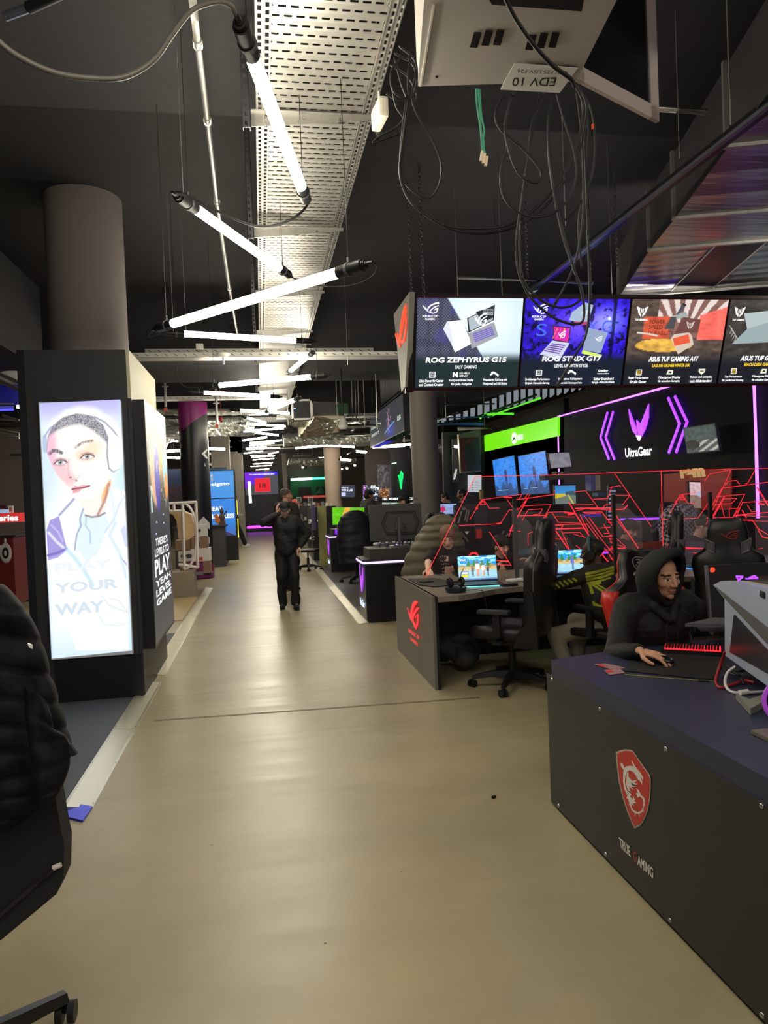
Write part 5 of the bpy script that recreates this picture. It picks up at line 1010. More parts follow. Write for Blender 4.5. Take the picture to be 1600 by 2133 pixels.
# ================================================================== far right wall and the black brand wall
XW = 5.985
def wallpoly(pl, x=XW): return [S(px, py, x) for px, py in pl]
VIO = glow('violet_neon', '#7a2cff', 3.2)
PUR = glow('violet_line', '#b060ff', 3.5)
def wire(pl, X, r, name, label, m_, grp=None): return tag(MB().tube([S(x, y, X) for x, y in pl], r, 6).build(name, m_, None, True), label, 'light line', grp)
wire([(1162, 868), (1275, 837), (1396, 804)], 5.97, .016, 'neon_line', 'pale violet neon line along the top of the black wall', PUR)
wire([(1162, 868), (1164, 960), (1166, 1052)], 5.97, .014, 'neon_line', 'violet vertical neon line between the green sign and the dark wall', PUR)
wire([(1571, 800), (1576, 950), (1580, 1110)], 5.97, .02, 'neon_line', 'violet vertical neon line at the far right of the black wall', PUR)
ug = thing('wall_logo', 'violet winged emblem between chevrons with white lettering on the black wall', 'sign', S(1335, 960, XW))
q = lambda x, y: (900+x/2.286, 780+y/2.286)
for pl in ([(838, 182), (805, 300), (845, 402)], [(865, 178), (830, 300), (871, 402)], [(1128, 112), (1182, 235), (1131, 372)], [(1160, 105), (1218, 226), (1166, 370)]): stroke(MB(), [S(*q(*p), XW-.01) for p in pl], .038, (-1, 0, 0), .02).build('chevron', VIO, ug)
b = MB()
for pl in ([(940, 165), (962, 220), (978, 262), (980, 292), (962, 272), (948, 228)], [(1035, 140), (1034, 205), (1018, 262), (1000, 296), (984, 296), (992, 250), (1008, 210)], [(978, 216), (992, 232), (988, 285), (980, 250)], [(1028, 195), (1026, 240), (1010, 262), (1012, 225)]): b.prism([S(*q(*p), XW-.01) for p in pl], (-.02, 0, 0))
b.build('winged_emblem', VIO, ug); MB().prism([S(*q(*p), XW-.012) for p in ((974, 290), (1000, 292), (989, 317))], (-.02, 0, 0)).build('emblem_tip', glow('tip_white', '#f0d8ff', 1.4), ug)
text_mesh('lettering', 'UltraGear', S(1304, 953, XW-.01), S(1360, 948, XW-.01), S(1303, 934, XW-.01), glow('white_letters', '#ffffff', 1.2), ug, (-1, 0, 0), .01, bold=.03)
gx = thing('green_sign', 'bright green illuminated sign reading XBOX', 'sign', S(1085, 920, 5.9))
gp = [S(x, y, 5.93) for x, y in ((1010, 940), (1162, 908), (1162, 868), (1008, 907))]
MB().prism(gp, (.05, 0, 0)).build('board', glow('lime_green', '#74e010', 1.05), gx)
MB().ell(S(1071, 913, 5.92), (.01, .19, .14), None, 20, 8).build('round_emblem', glow('white_soft', '#e8ffe0', 1.1), gx, smooth=True)
MB().prism([S(x, y, 5.9) for x, y in ((1066, 921), (1071, 910), (1076, 919), (1072, 914))], (-.005, 0, 0)).build('emblem_cross', mat('grass_green', '#4a9a10', .5), gx)
text_mesh('lettering', 'XBOX', S(1078, 918, 5.92), S(1091, 915, 5.92), S(1078, 906, 5.92), glow('white_letters', '#ffffff', 1.2), gx, (-1, 0, 0), .01, bold=.03)
# black panels: upper part of the brand wall left of the neon, grey return
tag(MB().prism([S(x, y, 6.0) for x, y in ((1003, 910), (1175, 830), (1175, 1100), (1010, 1100))], (.1, 0, 0)).build('wall_cladding', mat('black_wall_panel', '#0e0e10', .5)), 'black wall cladding rising above the green sign', 'panel')
# ------------------------------------------------------------------ clerestory stripes
k = 0; WGL = glow('pale_window', '#aab4be', .45)
for px in range(905, 1250, 15):
    k += 1; w8 = 7; t_y = lambda x, o: 884-(x-905)*.272+o
    h0 = -max(12, (px-880)*.17); pl = [(px, t_y(px, 4)+(px-905)*.02), (px+w8, t_y(px+w8, 4)), (px+w8, t_y(px+w8, 4)+h0), (px, t_y(px, 4)+h0)]
    Yk = 24.4-(px-905)/325*8.7; struct(MB().prism([D(x, y, Yk-(x-px)/325*8.7) for x, y in pl], (.05, .02, 0)).build('window_%d' % k, WGL))
GN = glow('green_bar', '#5fe030', 1.0)
for i, pl in enumerate([[(1017, 868), (1126, 829)], [(1000, 872), (1010, 862), (1070, 862)], [(920, 843), (1030, 841)], [(925, 880), (1000, 867), (1118, 822)]]):
    tag(MB().tube([D(x, y, 15.5) for x, y in pl], .03 if i != 2 else .02, 6).build('green_light_bar', GN if i in (0, 1) else mat('green_tinged_pipe', '#4d6a48', .4, .3)), ['bright green light bar rising right under the screens', 'green lit pipe above the green sign', 'dull green pipe high under the first screen', 'long dull green pipe crossing the striped window'][i], 'light bar')
# red and grey banner box
bn = thing('hanging_banner', 'blurred red and grey banner on a cream frame', 'banner', D(975, 940, 17))
MB().prism([D(x, y, 17) for x, y in ((955, 905), (1001, 893), (1001, 982), (960, 986))], (0, .1, 0)).build('frame', mat('cream_frame', '#9a9078', .5), bn)
pc = Pic(D(962, 982, 16.98), D(1002, 980, 16.98), D(958, 912, 16.98)); pc.grid(40, 50, lambda u, v: np.where((u < .25)[..., None], npc('#8a3a28'), npc('#4a463e')*(1-sm(u, .6, .9)[..., None]*.4)+npc('#5a7a88')*sm(u, .6, .9)[..., None]*.4)*(.85+.3*fbm(u*.5, v, 6, 2)[..., None])); pc.poly([(.1, .8), (.6, 1), (.9, 1), (.5, .85)], '#9a4030'); pc.build('print', colmat('matt_print', None, .6), bn)
# dark panel standing in for the shade of the back room left of the banner, white price board
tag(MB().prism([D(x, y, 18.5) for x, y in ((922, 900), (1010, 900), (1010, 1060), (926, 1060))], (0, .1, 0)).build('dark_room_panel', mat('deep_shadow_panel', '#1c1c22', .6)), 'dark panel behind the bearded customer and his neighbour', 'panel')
pcb = thing('price_board', 'white board with printed rows behind the bearded customer', 'board', D(990, 1010, 18.2))
pc = Pic(D(974, 1025, 18.2), D(1003, 1025, 18.2), D(974, 990, 18.2)); pc.grid(4, 4, flat('#d8dce4'))
for r in range(4):
    pc.rect(.05, .08+.15*r, .95, .09+.15*r, '#8a8e98'); pc.rect(.3, .12+.15*r, .42, .16+.15*r, '#3a3c44'); pc.rect(.5, .13+.15*r, .8, .15+.15*r, '#8a8e98')
pc.build('screen', colmat('screen_dim2', .75), pcb); tag(MB().bb(D(1001, 1040, 17), D(1006, 1020, 17)+Vector((0, .1, 0))).build('yellow_box', mat('mustard', '#a08a3a', .5)), 'small mustard box under the price board', 'box')
vt = thing('vertical_banner', 'dark banner with a white vertical script word', 'banner', D(946, 960, 18)); MB().prism([D(x, y, 18.1) for x, y in ((942, 915), (956, 913), (956, 1005), (944, 1005))], (0, .05, 0)).build('cloth', mat('banner_dark', '#232227', .6), vt)
stroke(MB(), [D(x, y, 18.05) for x, y in ((946, 998), (950, 985), (947, 990), (951, 978))], .05, (0, -1, 0)).build('lettering', glow('banner_white', '#ffffff', .5), vt)
# ------------------------------------------------------------------ televisions and monitors at the black wall
def tv(quad, mode, label, name='television', m_='screen_mid', es=1.0, n_=(40, 60), fn=None, grp=None, deco=None, thick=Vector((.04, 0, 0))):
    bl, br, tl = quad; t = thing(name, label, 'screen', bl, grp); pc = Pic(bl, br, tl); pc.grid(n_[0], n_[1], fn)
    if deco: deco(pc)
    nn = pc.n; view = (Vector(_O)-Vector(bl)).normalized(); 
    if nn.dot(view) < 0: pc.n = -nn; pc.v = pc.v
    U = Vector(br)-Vector(bl); W = Vector(tl)-Vector(bl); pc.build('screen', colmat(m_, es), t)
    eu = U.normalized()*.015; ew = W.normalized()*.015; bk = -pc.n*.004
    a = Vector(bl)-eu-ew+bk; MB().prism([a, a+U+2*eu, a+U+2*eu+W+2*ew, a+W+2*ew], -pc.n*.035).build('bezel', BLK, t); return t
def blueg(sd):
    def f(u, v):
        n_ = fbm(u*1.5, v*2.5, 14, sd)[..., None]; s_ = fbm(u*6+v*2, v*6, 9, sd+3)[..., None]; C = npc('#1f6fd0')*(.55+.8*n_)+npc('#40b0f0')*.25*s_; m = (v < .3-.2*np.abs(u-.5)+.08*np.sin(u*20))[..., None]; C = np.where(m, C*.6, C)
        m = ((np.abs(u-.55) < .05) & (v < .62)) | (np.hypot((u-.55)/.05, (v-.64)/.04) < 1); m &= ~((np.abs(u-.55) < .012) & (v < .4)); return np.where(m[..., None], npc('#1a2a70'), C)
    return f
dec = lambda pc: (pc.rect(.12, .145, .3, .155, '#e8f4ff'), pc.rect(.34, .145, .6, .155, '#e8f4ff'))
tv((S(1034, 1034, 5.8), S(1080, 1031, 5.8), S(1026, 959, 5.8)), 0, 'upright blue game screen on the black wall, left one', fn=blueg(1), deco=dec, grp='upright blue screens under the green sign')
tv((S(1087, 1030, 5.8), S(1145, 1027, 5.8), S(1079, 951, 5.8)), 0, 'upright blue game screen on the black wall, right one', fn=blueg(8), deco=dec, grp='upright blue screens under the green sign')
tv((D(1148, 975, 11), D(1191, 972, 11), D(1143, 945, 11)), 0, 'small grey lit monitor hanging right of the upright blue screens', 'monitor', 'screen_dim', .6, (20, 14), lambda u, v: npc('#a8a4b0')*(.8+.4*fbm(u, v, 5, 1)[..., None]))
hs = thing('wall_shelf', 'grey display shelf under the small grey monitor', 'shelf', D(1167, 992, 10.9)); MB().prism([D(x, y, 10.9) for x, y in ((1135, 990), (1198, 988), (1200, 998), (1137, 1000))], (0, .25, 0)).build('board', mat('shelf_grey', '#4a4644', .5), hs)
for x in (1155, 1168): MB().cone(D(x, 989, 11), D(x-4, 983, 11), .02, n=6).cone(D(x, 989, 11), D(x+4, 983, 11), .02, n=6).build('bracket', mat('olive_clip', '#8a8a68', .5), hs)
def race(u, v):
    C = np.where((v > .5)[..., None], npc('#3a90d8')*(1.2-.3*v[..., None]), npc('#6a7a70')); m = ((v < .55) & (v > .3+.25*u) & (u < .55))[..., None]; C = np.where(m, npc('#d8c02a'), C); m = ((v > .48) & (v < .62+.1*u) & (u > .5))[..., None]; C = np.where(m, npc('#3a5a6a'), C); m = ((v < .5) & (np.abs(u-.62-.5*(.5-v)) < .03))[..., None]; return np.where(m, npc('#e0d050'), C)
tv((D(1157, 1050, 9.3), D(1200, 1049, 9.3), D(1156, 1012, 9.3)), 0, 'monitor with a racing track under blue sky', 'monitor', fn=race, n_=(40, 40))
def race2(u, v):
    C = npc('#5a6a68')*(.6+.7*fbm(u*2, v*2, 8, 5)[..., None]); m = ((v < .45) & (u > .3) & (np.sin((u*3-v*4)*6) > .2))[..., None]; C = np.where(m, npc('#e8e4d8'), C); m = (np.hypot((u-.2)/.25, (v-.3)/.2) < 1)[..., None]; return np.where(m, npc('#1a1c20'), C)
tv((S(1432, 943, 5.75), S(1498, 937, 5.75), S(1424, 893, 5.75)), 0, 'monitor with a grey race game mounted on the black wall beside the emblem', 'monitor', 'screen_dim', .7, (40, 40), race2)
def car(u, v):
    C = np.where((v > .5)[..., None], npc('#d8b8c0'), npc('#8a7268')); C = C*(.85+.3*fbm(u*2, v*2, 8, 5)[..., None]); m = (np.hypot((u-.55)/.33, (v-.55)/.16) < 1)[..., None]; C = np.where(m, npc('#b8b8d0'), C); m = (np.hypot((u-.65)/.18, (v-.66)/.09) < 1)[..., None]; C = np.where(m, npc('#e04a6a'), C); m = (np.hypot((u-.6)/.12, (v-.7)/.05) < 1)[..., None]; return np.where(m, npc('#2a2a38'), C)
tv((D(1438, 1058, 9.0), D(1502, 1060, 9.0), D(1436, 1004, 9.0)), 0, 'monitor with a pale racing car behind the red partition', 'monitor', 'screen_mid', 1.0, (44, 40), car)
rw = thing('red_banner', 'dark red banner with gold letters on the wall behind the racing car monitor', 'banner', S(1450, 1010, 5.93))
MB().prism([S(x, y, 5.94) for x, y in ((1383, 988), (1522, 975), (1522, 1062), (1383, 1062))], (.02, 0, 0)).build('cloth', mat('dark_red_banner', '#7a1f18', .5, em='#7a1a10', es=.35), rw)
text_mesh('lettering', 'ram', S(1419, 997, 5.92), S(1471, 993, 5.92), S(1416, 978, 5.92), glow('gold_letter', '#c8a060', .8), rw, (-1, 0, 0), .005, bold=.08)
for i, (x0, y0, x1, y1, c, lb) in enumerate([(1232, 990, 1240, 1022, '#5a62a8', 'blue upright box on the shelf behind the partition'), (1241, 990, 1250, 1022, '#b0a48a', 'cream upright box on the shelf behind the partition'), (1246, 1026, 1262, 1034, '#3a5a8a', 'small blue box under the upright boxes')]):
    tag(MB().bb(D(x0, y1, 10.5), D(x1, y0, 10.5)+Vector((0, .2, 0))).build('game_box', mat('gb%d' % i, c, .5)), lb, 'box')
tv((D(1266, 1090, 9.5), D(1280, 1090, 9.5), D(1270, 1012, 9.5)), 0, 'narrow dark menu screen with white lines behind the partition', 'monitor', 'screen_dim', .9, (10, 30), lambda u, v: np.where(((v*9) % 1 > .7)[..., None], npc('#c0c8e0'), npc('#1a2438')))
dk_ = thing('wall_counter', 'long black counter with hanging gear along the black wall', 'counter', (5.4, 10, 0)); MB().bb((5.6, 7.8, 0), (5.95, 18.5, 1.15)).build('body', BLK, dk_)
# ================================================================== violet lit counters beside the aisle
VSTR = glow('lilac_strip', '#c09cff', 2.6)
def vcounter(x0, y0, w_, dpt, label, panel=False):
    t = thing('lit_counter', label, 'counter', (x0, y0, 0), 'violet lit counters on the right of the aisle'); h = .80
    MB().bb((x0, y0, 0), (x0+w_, y0+dpt, h-.07)).build('body', mat('counter_black', '#17171d', .35), t)
    MB().bb((x0-.025, y0-.025, h-.07), (x0+w_, y0+dpt+.02, h-.045)).build('lower_slab', DKG, t); MB().bb((x0-.03, y0-.03, h-.048), (x0+w_, y0+dpt+.02, h-.022)).build('light_strip', VSTR, t)
    MB().bb((x0-.025, y0-.025, h-.022), (x0+w_, y0+dpt+.02, h+.0)).build('upper_slab', DKG, t)
    MB().bb((x0+.07, y0+.06, h), (x0+w_, y0+dpt-.02, h+.13), .004).build('riser', mat('riser_grey', '#35342f', .5), t)
    if panel: MB().bb((x0+.12, y0+.05, h+.02), (x0+w_-.1, y0+.06, h+.12)).build('violet_panel', glow('violet_panel', '#7a10d8', 1.5), t)
    yc = y0+dpt*.5; b = MB(); W_ = lambda u, v: Vector((x0-.006, yc+(.5-u)*.42, .36+v*.34))
    for pl in ([(.1, 1), (.3, .55), (.5, .1), (.42, .0), (.3, .3)], [(.9, 1), (.85, .55), (.6, .15), (.5, .0), (.62, .45)], [(.45, .62), (.55, .4), (.5, .1)]): b.prism([W_(*p) for p in pl], (-.008, 0, 0))
    b.build('winged_emblem', glow('violet_emblem', '#b04af0', 1.3), t)
    text_mesh('lettering', 'UltraGear', (x0-.006, yc+.22, .17), (x0-.006, yc-.22, .17), (x0-.006, yc+.22, .27), glow('white_blue_letters', '#d8e8ff', 1.3), t, (-1, 0, 0), .006, bold=.04); return t
vcounter(1.26, 9.02, 1.15, .62, 'nearest black counter with lilac light strip, carrying the monitor seen from behind')
vcounter(1.42, 15.4, 1.0, .75, 'second black counter with a violet front panel behind the hanging black parka', True)
vcounter(2.3, 11.9, 1.0, .62, 'dark counter with violet panel partly hidden behind the grey column', True)
def monitor_back(x, y, z, w_, h_, label, stand=True):
    t = thing('monitor', label, 'monitor', (x, y, z)); MB().box((x, y+.02, z+h_/2+.08), (w_, .03, h_), None, .008).build('back_shell', mat('monitor_shell', '#3a3a3c', .5), t)
    hx = MB(); c = Vector((x+.05, y, z+h_/2+.07)); hex_ = [(-.24, 0), (-.17, .15), (.2, .15), (.26, 0), (.2, -.15), (-.17, -.15), (-.24, 0)]
    stroke(hx, [c+Vector((a, 0, b)) for a, b in hex_], .014, (0, -1, 0), .006); stroke(hx, [c+Vector((a*.88, 0, b*.85)) for a, b in hex_], .006, (0, -1, 0), .004); hx.build('hexagon_ring', BLK, t)
    st = MB(); st.box((x+.03, y-.04, z+.2), (.035, .03, .38), None, .005).box((x+.03, y-.01, z+.26), (.08, .06, .08)); st.box((x+.03, y-.02, z+.008), (.26, .2, .016), None, .004); st.build('stand', mat('stand_grey', '#4a4a4e', .4), t)
    pt = MB()
    for k in range(5): pt.box((x+.12, y+.002, z+.28-.03*k), (.03, .004, .015))
    pt.build('port', BLK, t); s = Pic((x+w_/2-.01, y+.037, z+.09), (x-w_/2+.01, y+.037, z+.09), (x+w_/2-.01, y+.037, z+h_+.07)); s.grid(4, 4, flat('#38507a')); s.build('screen', colmat('screen_dim', .6), t); return t
monitor_back(D(824, 1100, 9.4).x, 9.35, .93, .70, .48, 'large monitor seen from behind with a hexagon ring, on the nearest lilac lit counter')
p = D(800, 1152, 9.3); ga = thing('desk_clutter', 'pile of dark cables and white controllers under the monitor seen from behind', 'controllers', p); b = MB()
random.seed(3)
for k in range(9): b.ell((1.5+.08*k, 9.5+random.uniform(0, .15), .96), (.05, .04, .025), None, 8, 6)
b.build('controller', WHP, ga, smooth=True)
b = MB()
for k in range(6): b.tube(bez([(1.5+.1*k, 9.3, .94), (1.55+.1*k, 9.35, 1.0), (1.62+.1*k, 9.3, .95)], 5), .008, 6)
b.build('cable', BLK, ga)
def grass(u, v): C = npc('#5fc010')*(.75+.5*fbm(u*2, v*2, 12, 3)[..., None]); m = (np.abs(u-.38-.2*(v-.5)) < .09)[..., None]; return np.where(m, npc('#e8a83a'), C)
tv((D(693, 1093, 15.6), D(760, 1093, 15.6), D(692, 1057, 15.6)), 0, 'monitor showing bright green grass with an orange path', 'monitor', 'screen_mid', 1.0, (50, 30), grass)
def fruit(u, v): n_ = fbm(u*3, v*2, 9, 2)[..., None]; C = np.where(n_ > .55, npc('#3a9a4a'), npc('#b8d8d0')); return np.where(fbm(u*3, v*2, 12, 7)[..., None] > .62, npc('#d05a4a'), C)
tv((D(796, 1067, 13.2), D(868, 1067, 13.2), D(796, 1047, 13.2)), 0, 'monitor with a green and red picture behind the monitor back', 'monitor', 'screen_mid', 1.0, (50, 16), fruit)
hb_ = thing('banner_strip', 'black header strip with small white words above the green and red monitor', 'sign', D(830, 1040, 13.4)); MB().bb(D(788, 1046, 13.4), D(868, 1033, 13.4)+Vector((0, .05, 0))).build('board', BLK, hb_)
text_mesh('lettering', 'FEEL MOMENTS DIRECTLY', D(797, 1042, 13.38), D(866, 1041, 13.38), D(797, 1037, 13.38), glow('white_letters', '#ffffff', 1.2), hb_, (0, -1, 0), bold=.03)
def blu(u, v): C = npc('#8aa0d0')*(.8+.4*fbm(u*2, v*2, 6, 2)[..., None]); return np.where((np.hypot((u-.45)/.1, (v-.5)/.3) < 1)[..., None], npc('#c02a5a'), C)
tv((D(899, 1072, 12.2), D(952, 1070, 12.2), D(898, 1051, 12.2)), 0, 'pale blue game monitor right of the grey column', 'monitor', 'screen_mid', 1.0, (40, 20), blu)
for i, (x0, y0, x1, y1) in enumerate([(774, 1053, 795, 1072), (874, 1051, 890, 1100)]):
    t = thing('pc_tower', 'black tower with a white diamond light, %s' % ['left of the monitor seen from behind', 'right of the monitor seen from behind'][i], 'computer', D(x0, y1, 12.8)); MB().bb(D(x0, y1, 12.8), D(x1, y0, 12.8)+Vector((0, .4, 0))).build('case', BLK, t)
    c = D((x0+x1)/2, 1062, 12.79); MB().prism([c+Vector((0, 0, .045)), c+Vector((.045, 0, 0)), c-Vector((0, 0, .045)), c-Vector((.045, 0, 0))], (0, -.004, 0)).build('diamond_light', glow('diamond_white', '#ffffff', 2.5), t)
# green white cabinet with a side-on monitor, shelves beyond
gc = thing('tall_cabinet', 'tall cream and black cabinet at the right of the aisle', 'cabinet', (1.35, 17, 0))
MB().bb((1.32, 17, 0), (1.72, 17.25, 1.42)).build('body', BLK, gc); MB().bb((1.30, 16.98, 0), (1.50, 17.0, 1.43)).build('cream_front', mat('lime_cream', '#a8a460', .5), gc)
sm_ = thing('monitor', 'thin monitor seen edge-on beside the tall cream cabinet', 'monitor', (1.3, 16.7, .75)); a = D(653, 1105, 16.6); b_ = D(662, 1051, 16.6); MB().bb((a.x-.0, 16.6, a.z), (a.x+.06, 17.1, b_.z)).build('shell', mat('violet_grey', '#4a4668', .4), sm_); MB().bb((a.x+.06, 16.7, a.z), (a.x+.1, 17, b_.z-.05)).build('back_cover', BLK, sm_)
rk = thing('tube_rack', 'small curved steel tube rack beside the tall cabinet', 'rack', (1.2, 17.6, 0)); MB().tube(bez([(1.17, 17.8, 0), (1.17, 17.8, .5), (1.2, 17.8, .62), (1.26, 17.8, .66)], 6), .012, 8).build('tube', CHR, rk)
for i, (Yk, x0, x1, y0) in enumerate(((27, 604, 640, 1052), (23.5, 640, 700, 1056))):
    t = thing('display_shelf', ['long dark display shelf behind the man with short grey hair', 'dark display shelf in front of the green alcove'][i], 'shelf', D(x0, y0, Yk)); a = D(x0, y0, Yk); b_ = D(x1, y0, Yk); MB().bb((a.x, Yk, 0), (b_.x, Yk+.6, a.z)).build('carcass', DKG, t)
    for zz in (.35, .8): MB().bb((a.x, Yk-.12, zz), (b_.x, Yk, zz+.03)).build('shelf_board', mat('light_board', '#9a9a94', .5), t)
    for k in range(int((b_.x-a.x)/.16)): tag(MB().bb((a.x+.02+k*.16, Yk-.1, .83), (a.x+.14+k*.16, Yk-.01, .95+.1*((k*7) % 3)/2)).build('product_carton', mat('pc%d' % (k % 4), ['#9a9a92', '#7a4038', '#5a5a60', '#b0a890'][k % 4], .5)), 'small product carton in the row on the far shelves', 'box', 'product cartons on the far shelves')
bk = thing('black_shelf', 'black shelf unit of small products right of the aisle, in front of the back wall', 'shelf', (1.2, 19, 0)); MB().bb((1.28, 18.6, 0), (1.85, 19.3, 1.0)).build('carcass', BLK, bk); MB().bb((1.22, 18.5, 1.0), (1.9, 19.4, 1.03)).bb((1.2, 18.5, .55), (1.3, 19.3, .57)).build('shelf_board', mat('light_board', '#9a9a94', .5), bk)
for i, (x, y) in enumerate(((623, 1041), (647, 1041))):
    t = thing('price_sign', 'small white square card on a stick, %s of two' % ['left', 'right'][i], 'sign', D(x, 1060, 19)); MB().box(D(x, y, 19), (.13, .01, .14)).build('card', mat('card_white', '#a8a8a4', .5), t); MB().box(D(x, y, 18.98), (.09, .01, .10)).build('card_print', mat('card_grey', '#4a4a4a', .5), t); MB().cone(D(x, y+6, 19), D(x, y+18, 19), .008, n=6).build('stick', STEEL, t)
for i in range(9):
    x = 615+i*9; tag(MB().bb(D(x, 1054, 20+i*.4), D(x+6, 1044+random.uniform(0, 5), 20+i*.4)+Vector((0, .2, 0))).build('product_carton', mat('pc%d' % (i % 4), ['#9a9a92', '#7a4038', '#5a5a60', '#b0a890'][i % 4], .5)), 'small product carton in the row on the far shelves', 'box', 'product cartons on the far shelves')
tag(MB().bb(D(633, 1038, 24), D(684, 1031, 24)+Vector((0, .4, 0))).build('red_roof', mat('red_board', '#9a3030', .5, em='#a03030', es=.2)), 'dull red board on top of the far shelves', 'board')
for i, (x, y, r, c) in enumerate(((614, 1047, .1, '#c8503a'),)): tag(MB().ell(D(x, y, 20), r).build('red_ball', mat('coral', c, .5), None, True), 'round coral object above the far shelves', 'ball')
ws_ = thing('wall_television', 'dark screen with white words on the far wall', 'screen', D(724, 1025, 23.5)); pc = Pic(D(710, 1036, 23.5), D(739, 1036, 23.5), D(710, 1011, 23.5)); pc.grid(20, 16, lambda u, v: npc('#2a3048')*(.7+.6*fbm(u, v, 9, 2)[..., None])); pc.text('what to', .3, .75, .15, '#e8f0ff', w=.5); pc.text('WIN & LAB', .45, .5, .2, '#e8f0ff', w=.8, bold=.04); pc.rect(.05, .1, .35, .42, '#b8c8f0'); pc.build('screen', colmat('screen_mid', 1.0), ws_); MB().bb(D(709, 1037, 23.54), D(740, 1010, 23.6)).build('bezel', BLK, ws_)
ws2 = thing('wall_television', 'magenta and white screen on the far wall behind the person in the padded coat', 'screen', D(775, 1025, 23.5)); pc = Pic(D(757, 1042, 23.5), D(790, 1042, 23.5), D(757, 1011, 23.5)); pc.grid(30, 30, lambda u, v: np.where((fbm(u, v, 16, 4) > .58)[..., None], npc('#e8f0f0'), npc('#b030d0')*(1-sm(u, 0, .25)[..., None])+npc('#20203a')*sm(u, 0, .25)[..., None])); pc.build('screen', colmat('screen_mid', 1.0), ws2); MB().bb(D(756, 1043, 23.54), D(791, 1010, 23.6)).build('bezel', BLK, ws2)
# graffiti mural, framed poster, black brand niche with the green snake emblem
def graf(u, v): n_ = fbm(u*1.5, v*3, 9, 21)[..., None]; C = npc('#8a7f80')*(.5+1.0*n_); m = (np.sin(u*14+6*fbm(u, v, 6, 8)*6+v*9) > .55)[..., None]; C = np.where(m, npc('#5a4462'), C); m = (np.sin(u*9-v*14+fbm(u, v, 7, 5)*9) > .7)[..., None]; return np.where(m, npc('#b8b0b0'), C)
for i, (x0, x1, y0, y1) in enumerate(((786, 813, 968, 1041), (857, 862, 940, 1041))):
    mt = thing('wall_mural', ['grey violet graffiti mural at the far right wall', 'narrow strip of graffiti mural left of the grey column'][i], 'mural', D(x0, y1, 23.9)); pc = Pic(D(x0, y1, 23.9), D(x1, y1, 23.9), D(x0, y0, 23.9)); pc.grid(40, 90, graf); pc.build('print', colmat('mural_print', .28, .6), mt)
fp = thing('framed_poster', 'small orange brown framed poster in front of the graffiti mural', 'poster', D(799, 1030, 20)); pc = Pic(D(790, 1040, 20), D(810, 1040, 20), D(790, 1018, 20)); pc.grid(20, 26, lambda u, v: np.where((fbm(u, v, 11, 2) > .55)[..., None], npc('#d8a060'), npc('#6a3a20'))); pc.build('print', colmat('poster_glow', .8), fp)
nw = thing('brand_niche', 'black niche wall with a glowing green three headed emblem', 'display wall', D(835, 1000, 22)); MB().bb((D(815, 1000, 22).x, 22, 0), (D(862, 1000, 22).x+.6, 22.3, D(840, 905, 22).z)).build('wall_panel', mat('violet_black', '#242130', .4), nw)
MB().prism([D(x, y, 21.97) for x, y in ((818, 966), (826, 964), (829, 1040), (820, 1041))], (0, .02, 0)).build('black_niche', BLK, nw); MB().prism([D(x, y, 21.97) for x, y in ((843, 958), (855, 955), (857, 1040), (846, 1040))], (0, .02, 0)).build('black_niche', BLK, nw); MB().prism([D(x, y, 21.96) for x, y in ((816, 965), (826, 963), (826, 965), (816, 967))], (0, .02, 0)).build('light_edge', glow('green_white', '#d0ffc8', 1.5), nw)
b = MB()
for pl in ([(836, 982), (834, 990), (833, 1000), (836, 1018)], [(838, 985), (837, 1000), (836, 1015)], [(830, 990), (832, 996), (835, 1000)], [(839, 988), (838, 996), (836, 1003)]): stroke(b, [D(x, y, 21.95) for x, y in pl], .045, (0, -1, 0), .01)
b.build('green_emblem', glow('emblem_green', '#10e060', 1.8), nw)
# ================================================================== the double gaming desk with the red lined partition
TOPM = mat('taupe_laminate', '#7d7268', .45, var=.06, vscale=3)
gd = thing('gaming_desk', 'long double gaming desk with a grey end panel carrying a red eye emblem', 'desk', (1.36, 6.5, 0))
out = [(1.365, 5.71), (1.56, 5.71), (1.74, 5.80), (1.95, 5.95), (2.2, 6.02), (2.6, 6.0), (2.85, 5.9), (3.1, 5.98), (3.6, 6.02), (4.0, 5.92), (4.4, 6.0), (5.6, 6.0), (5.6, 7.34), (1.365, 7.34)]
MB().prism([(x, y, .715) for x, y in out], (0, 0, .045)).build('desktop', TOPM, gd)
MB().bb((1.335, 5.70, 0), (1.36, 7.35, .765)).build('end_panel', mat('end_panel_taupe', '#6a655e', .42, var=.06, vscale=2), gd)
MB().bb((1.361, 5.705, 0), (1.385, 7.34, .76)).build('end_core', BLK, gd)
MB().bb((1.40, 6.62, .05), (5.6, 6.68, .71)).bb((3.45, 6.2, 0), (3.5, 7.2, .71)).bb((5.55, 6.0, 0), (5.6, 7.3, .71)).build('modesty_panel', mat('desk_black', '#0f0f13', .5), gd)
RE = glow('red_logo', '#ff3038', 1.1)
eb = MB()
fq = lambda x, y: S(830+x/8.53, 1190+y/8.53, 1.33)
for pl in ([(350, 545), (312, 520), (268, 555), (228, 700), (222, 770), (234, 860), (250, 870), (252, 765), (292, 625)], [(370, 655), (342, 640), (300, 700), (250, 810), (246, 870), (262, 865), (310, 740)], [(246, 865), (318, 1030), (330, 1000), (262, 850)], [(318, 1030), (352, 950), (360, 755), (348, 760), (335, 940), (310, 995)], [(360, 755), (300, 830), (318, 820), (350, 785)], [(165, 650), (188, 740), (238, 880), (222, 790), (190, 730)]): eb.prism([fq(*p) for p in pl], (-.008, 0, 0))
eb.build('eye_emblem', RE, gd)
text_mesh('lettering', 'REPUBLIC OF', fq(185, 1075), fq(375, 1220), fq(185, 1010), RE, gd, (-1, 0, 0), .004, bold=.01)
text_mesh('lettering', 'GAMERS', fq(218, 1215), fq(348, 1335), fq(218, 1155), RE, gd, (-1, 0, 0), .004, bold=.01)
YP = 6.66
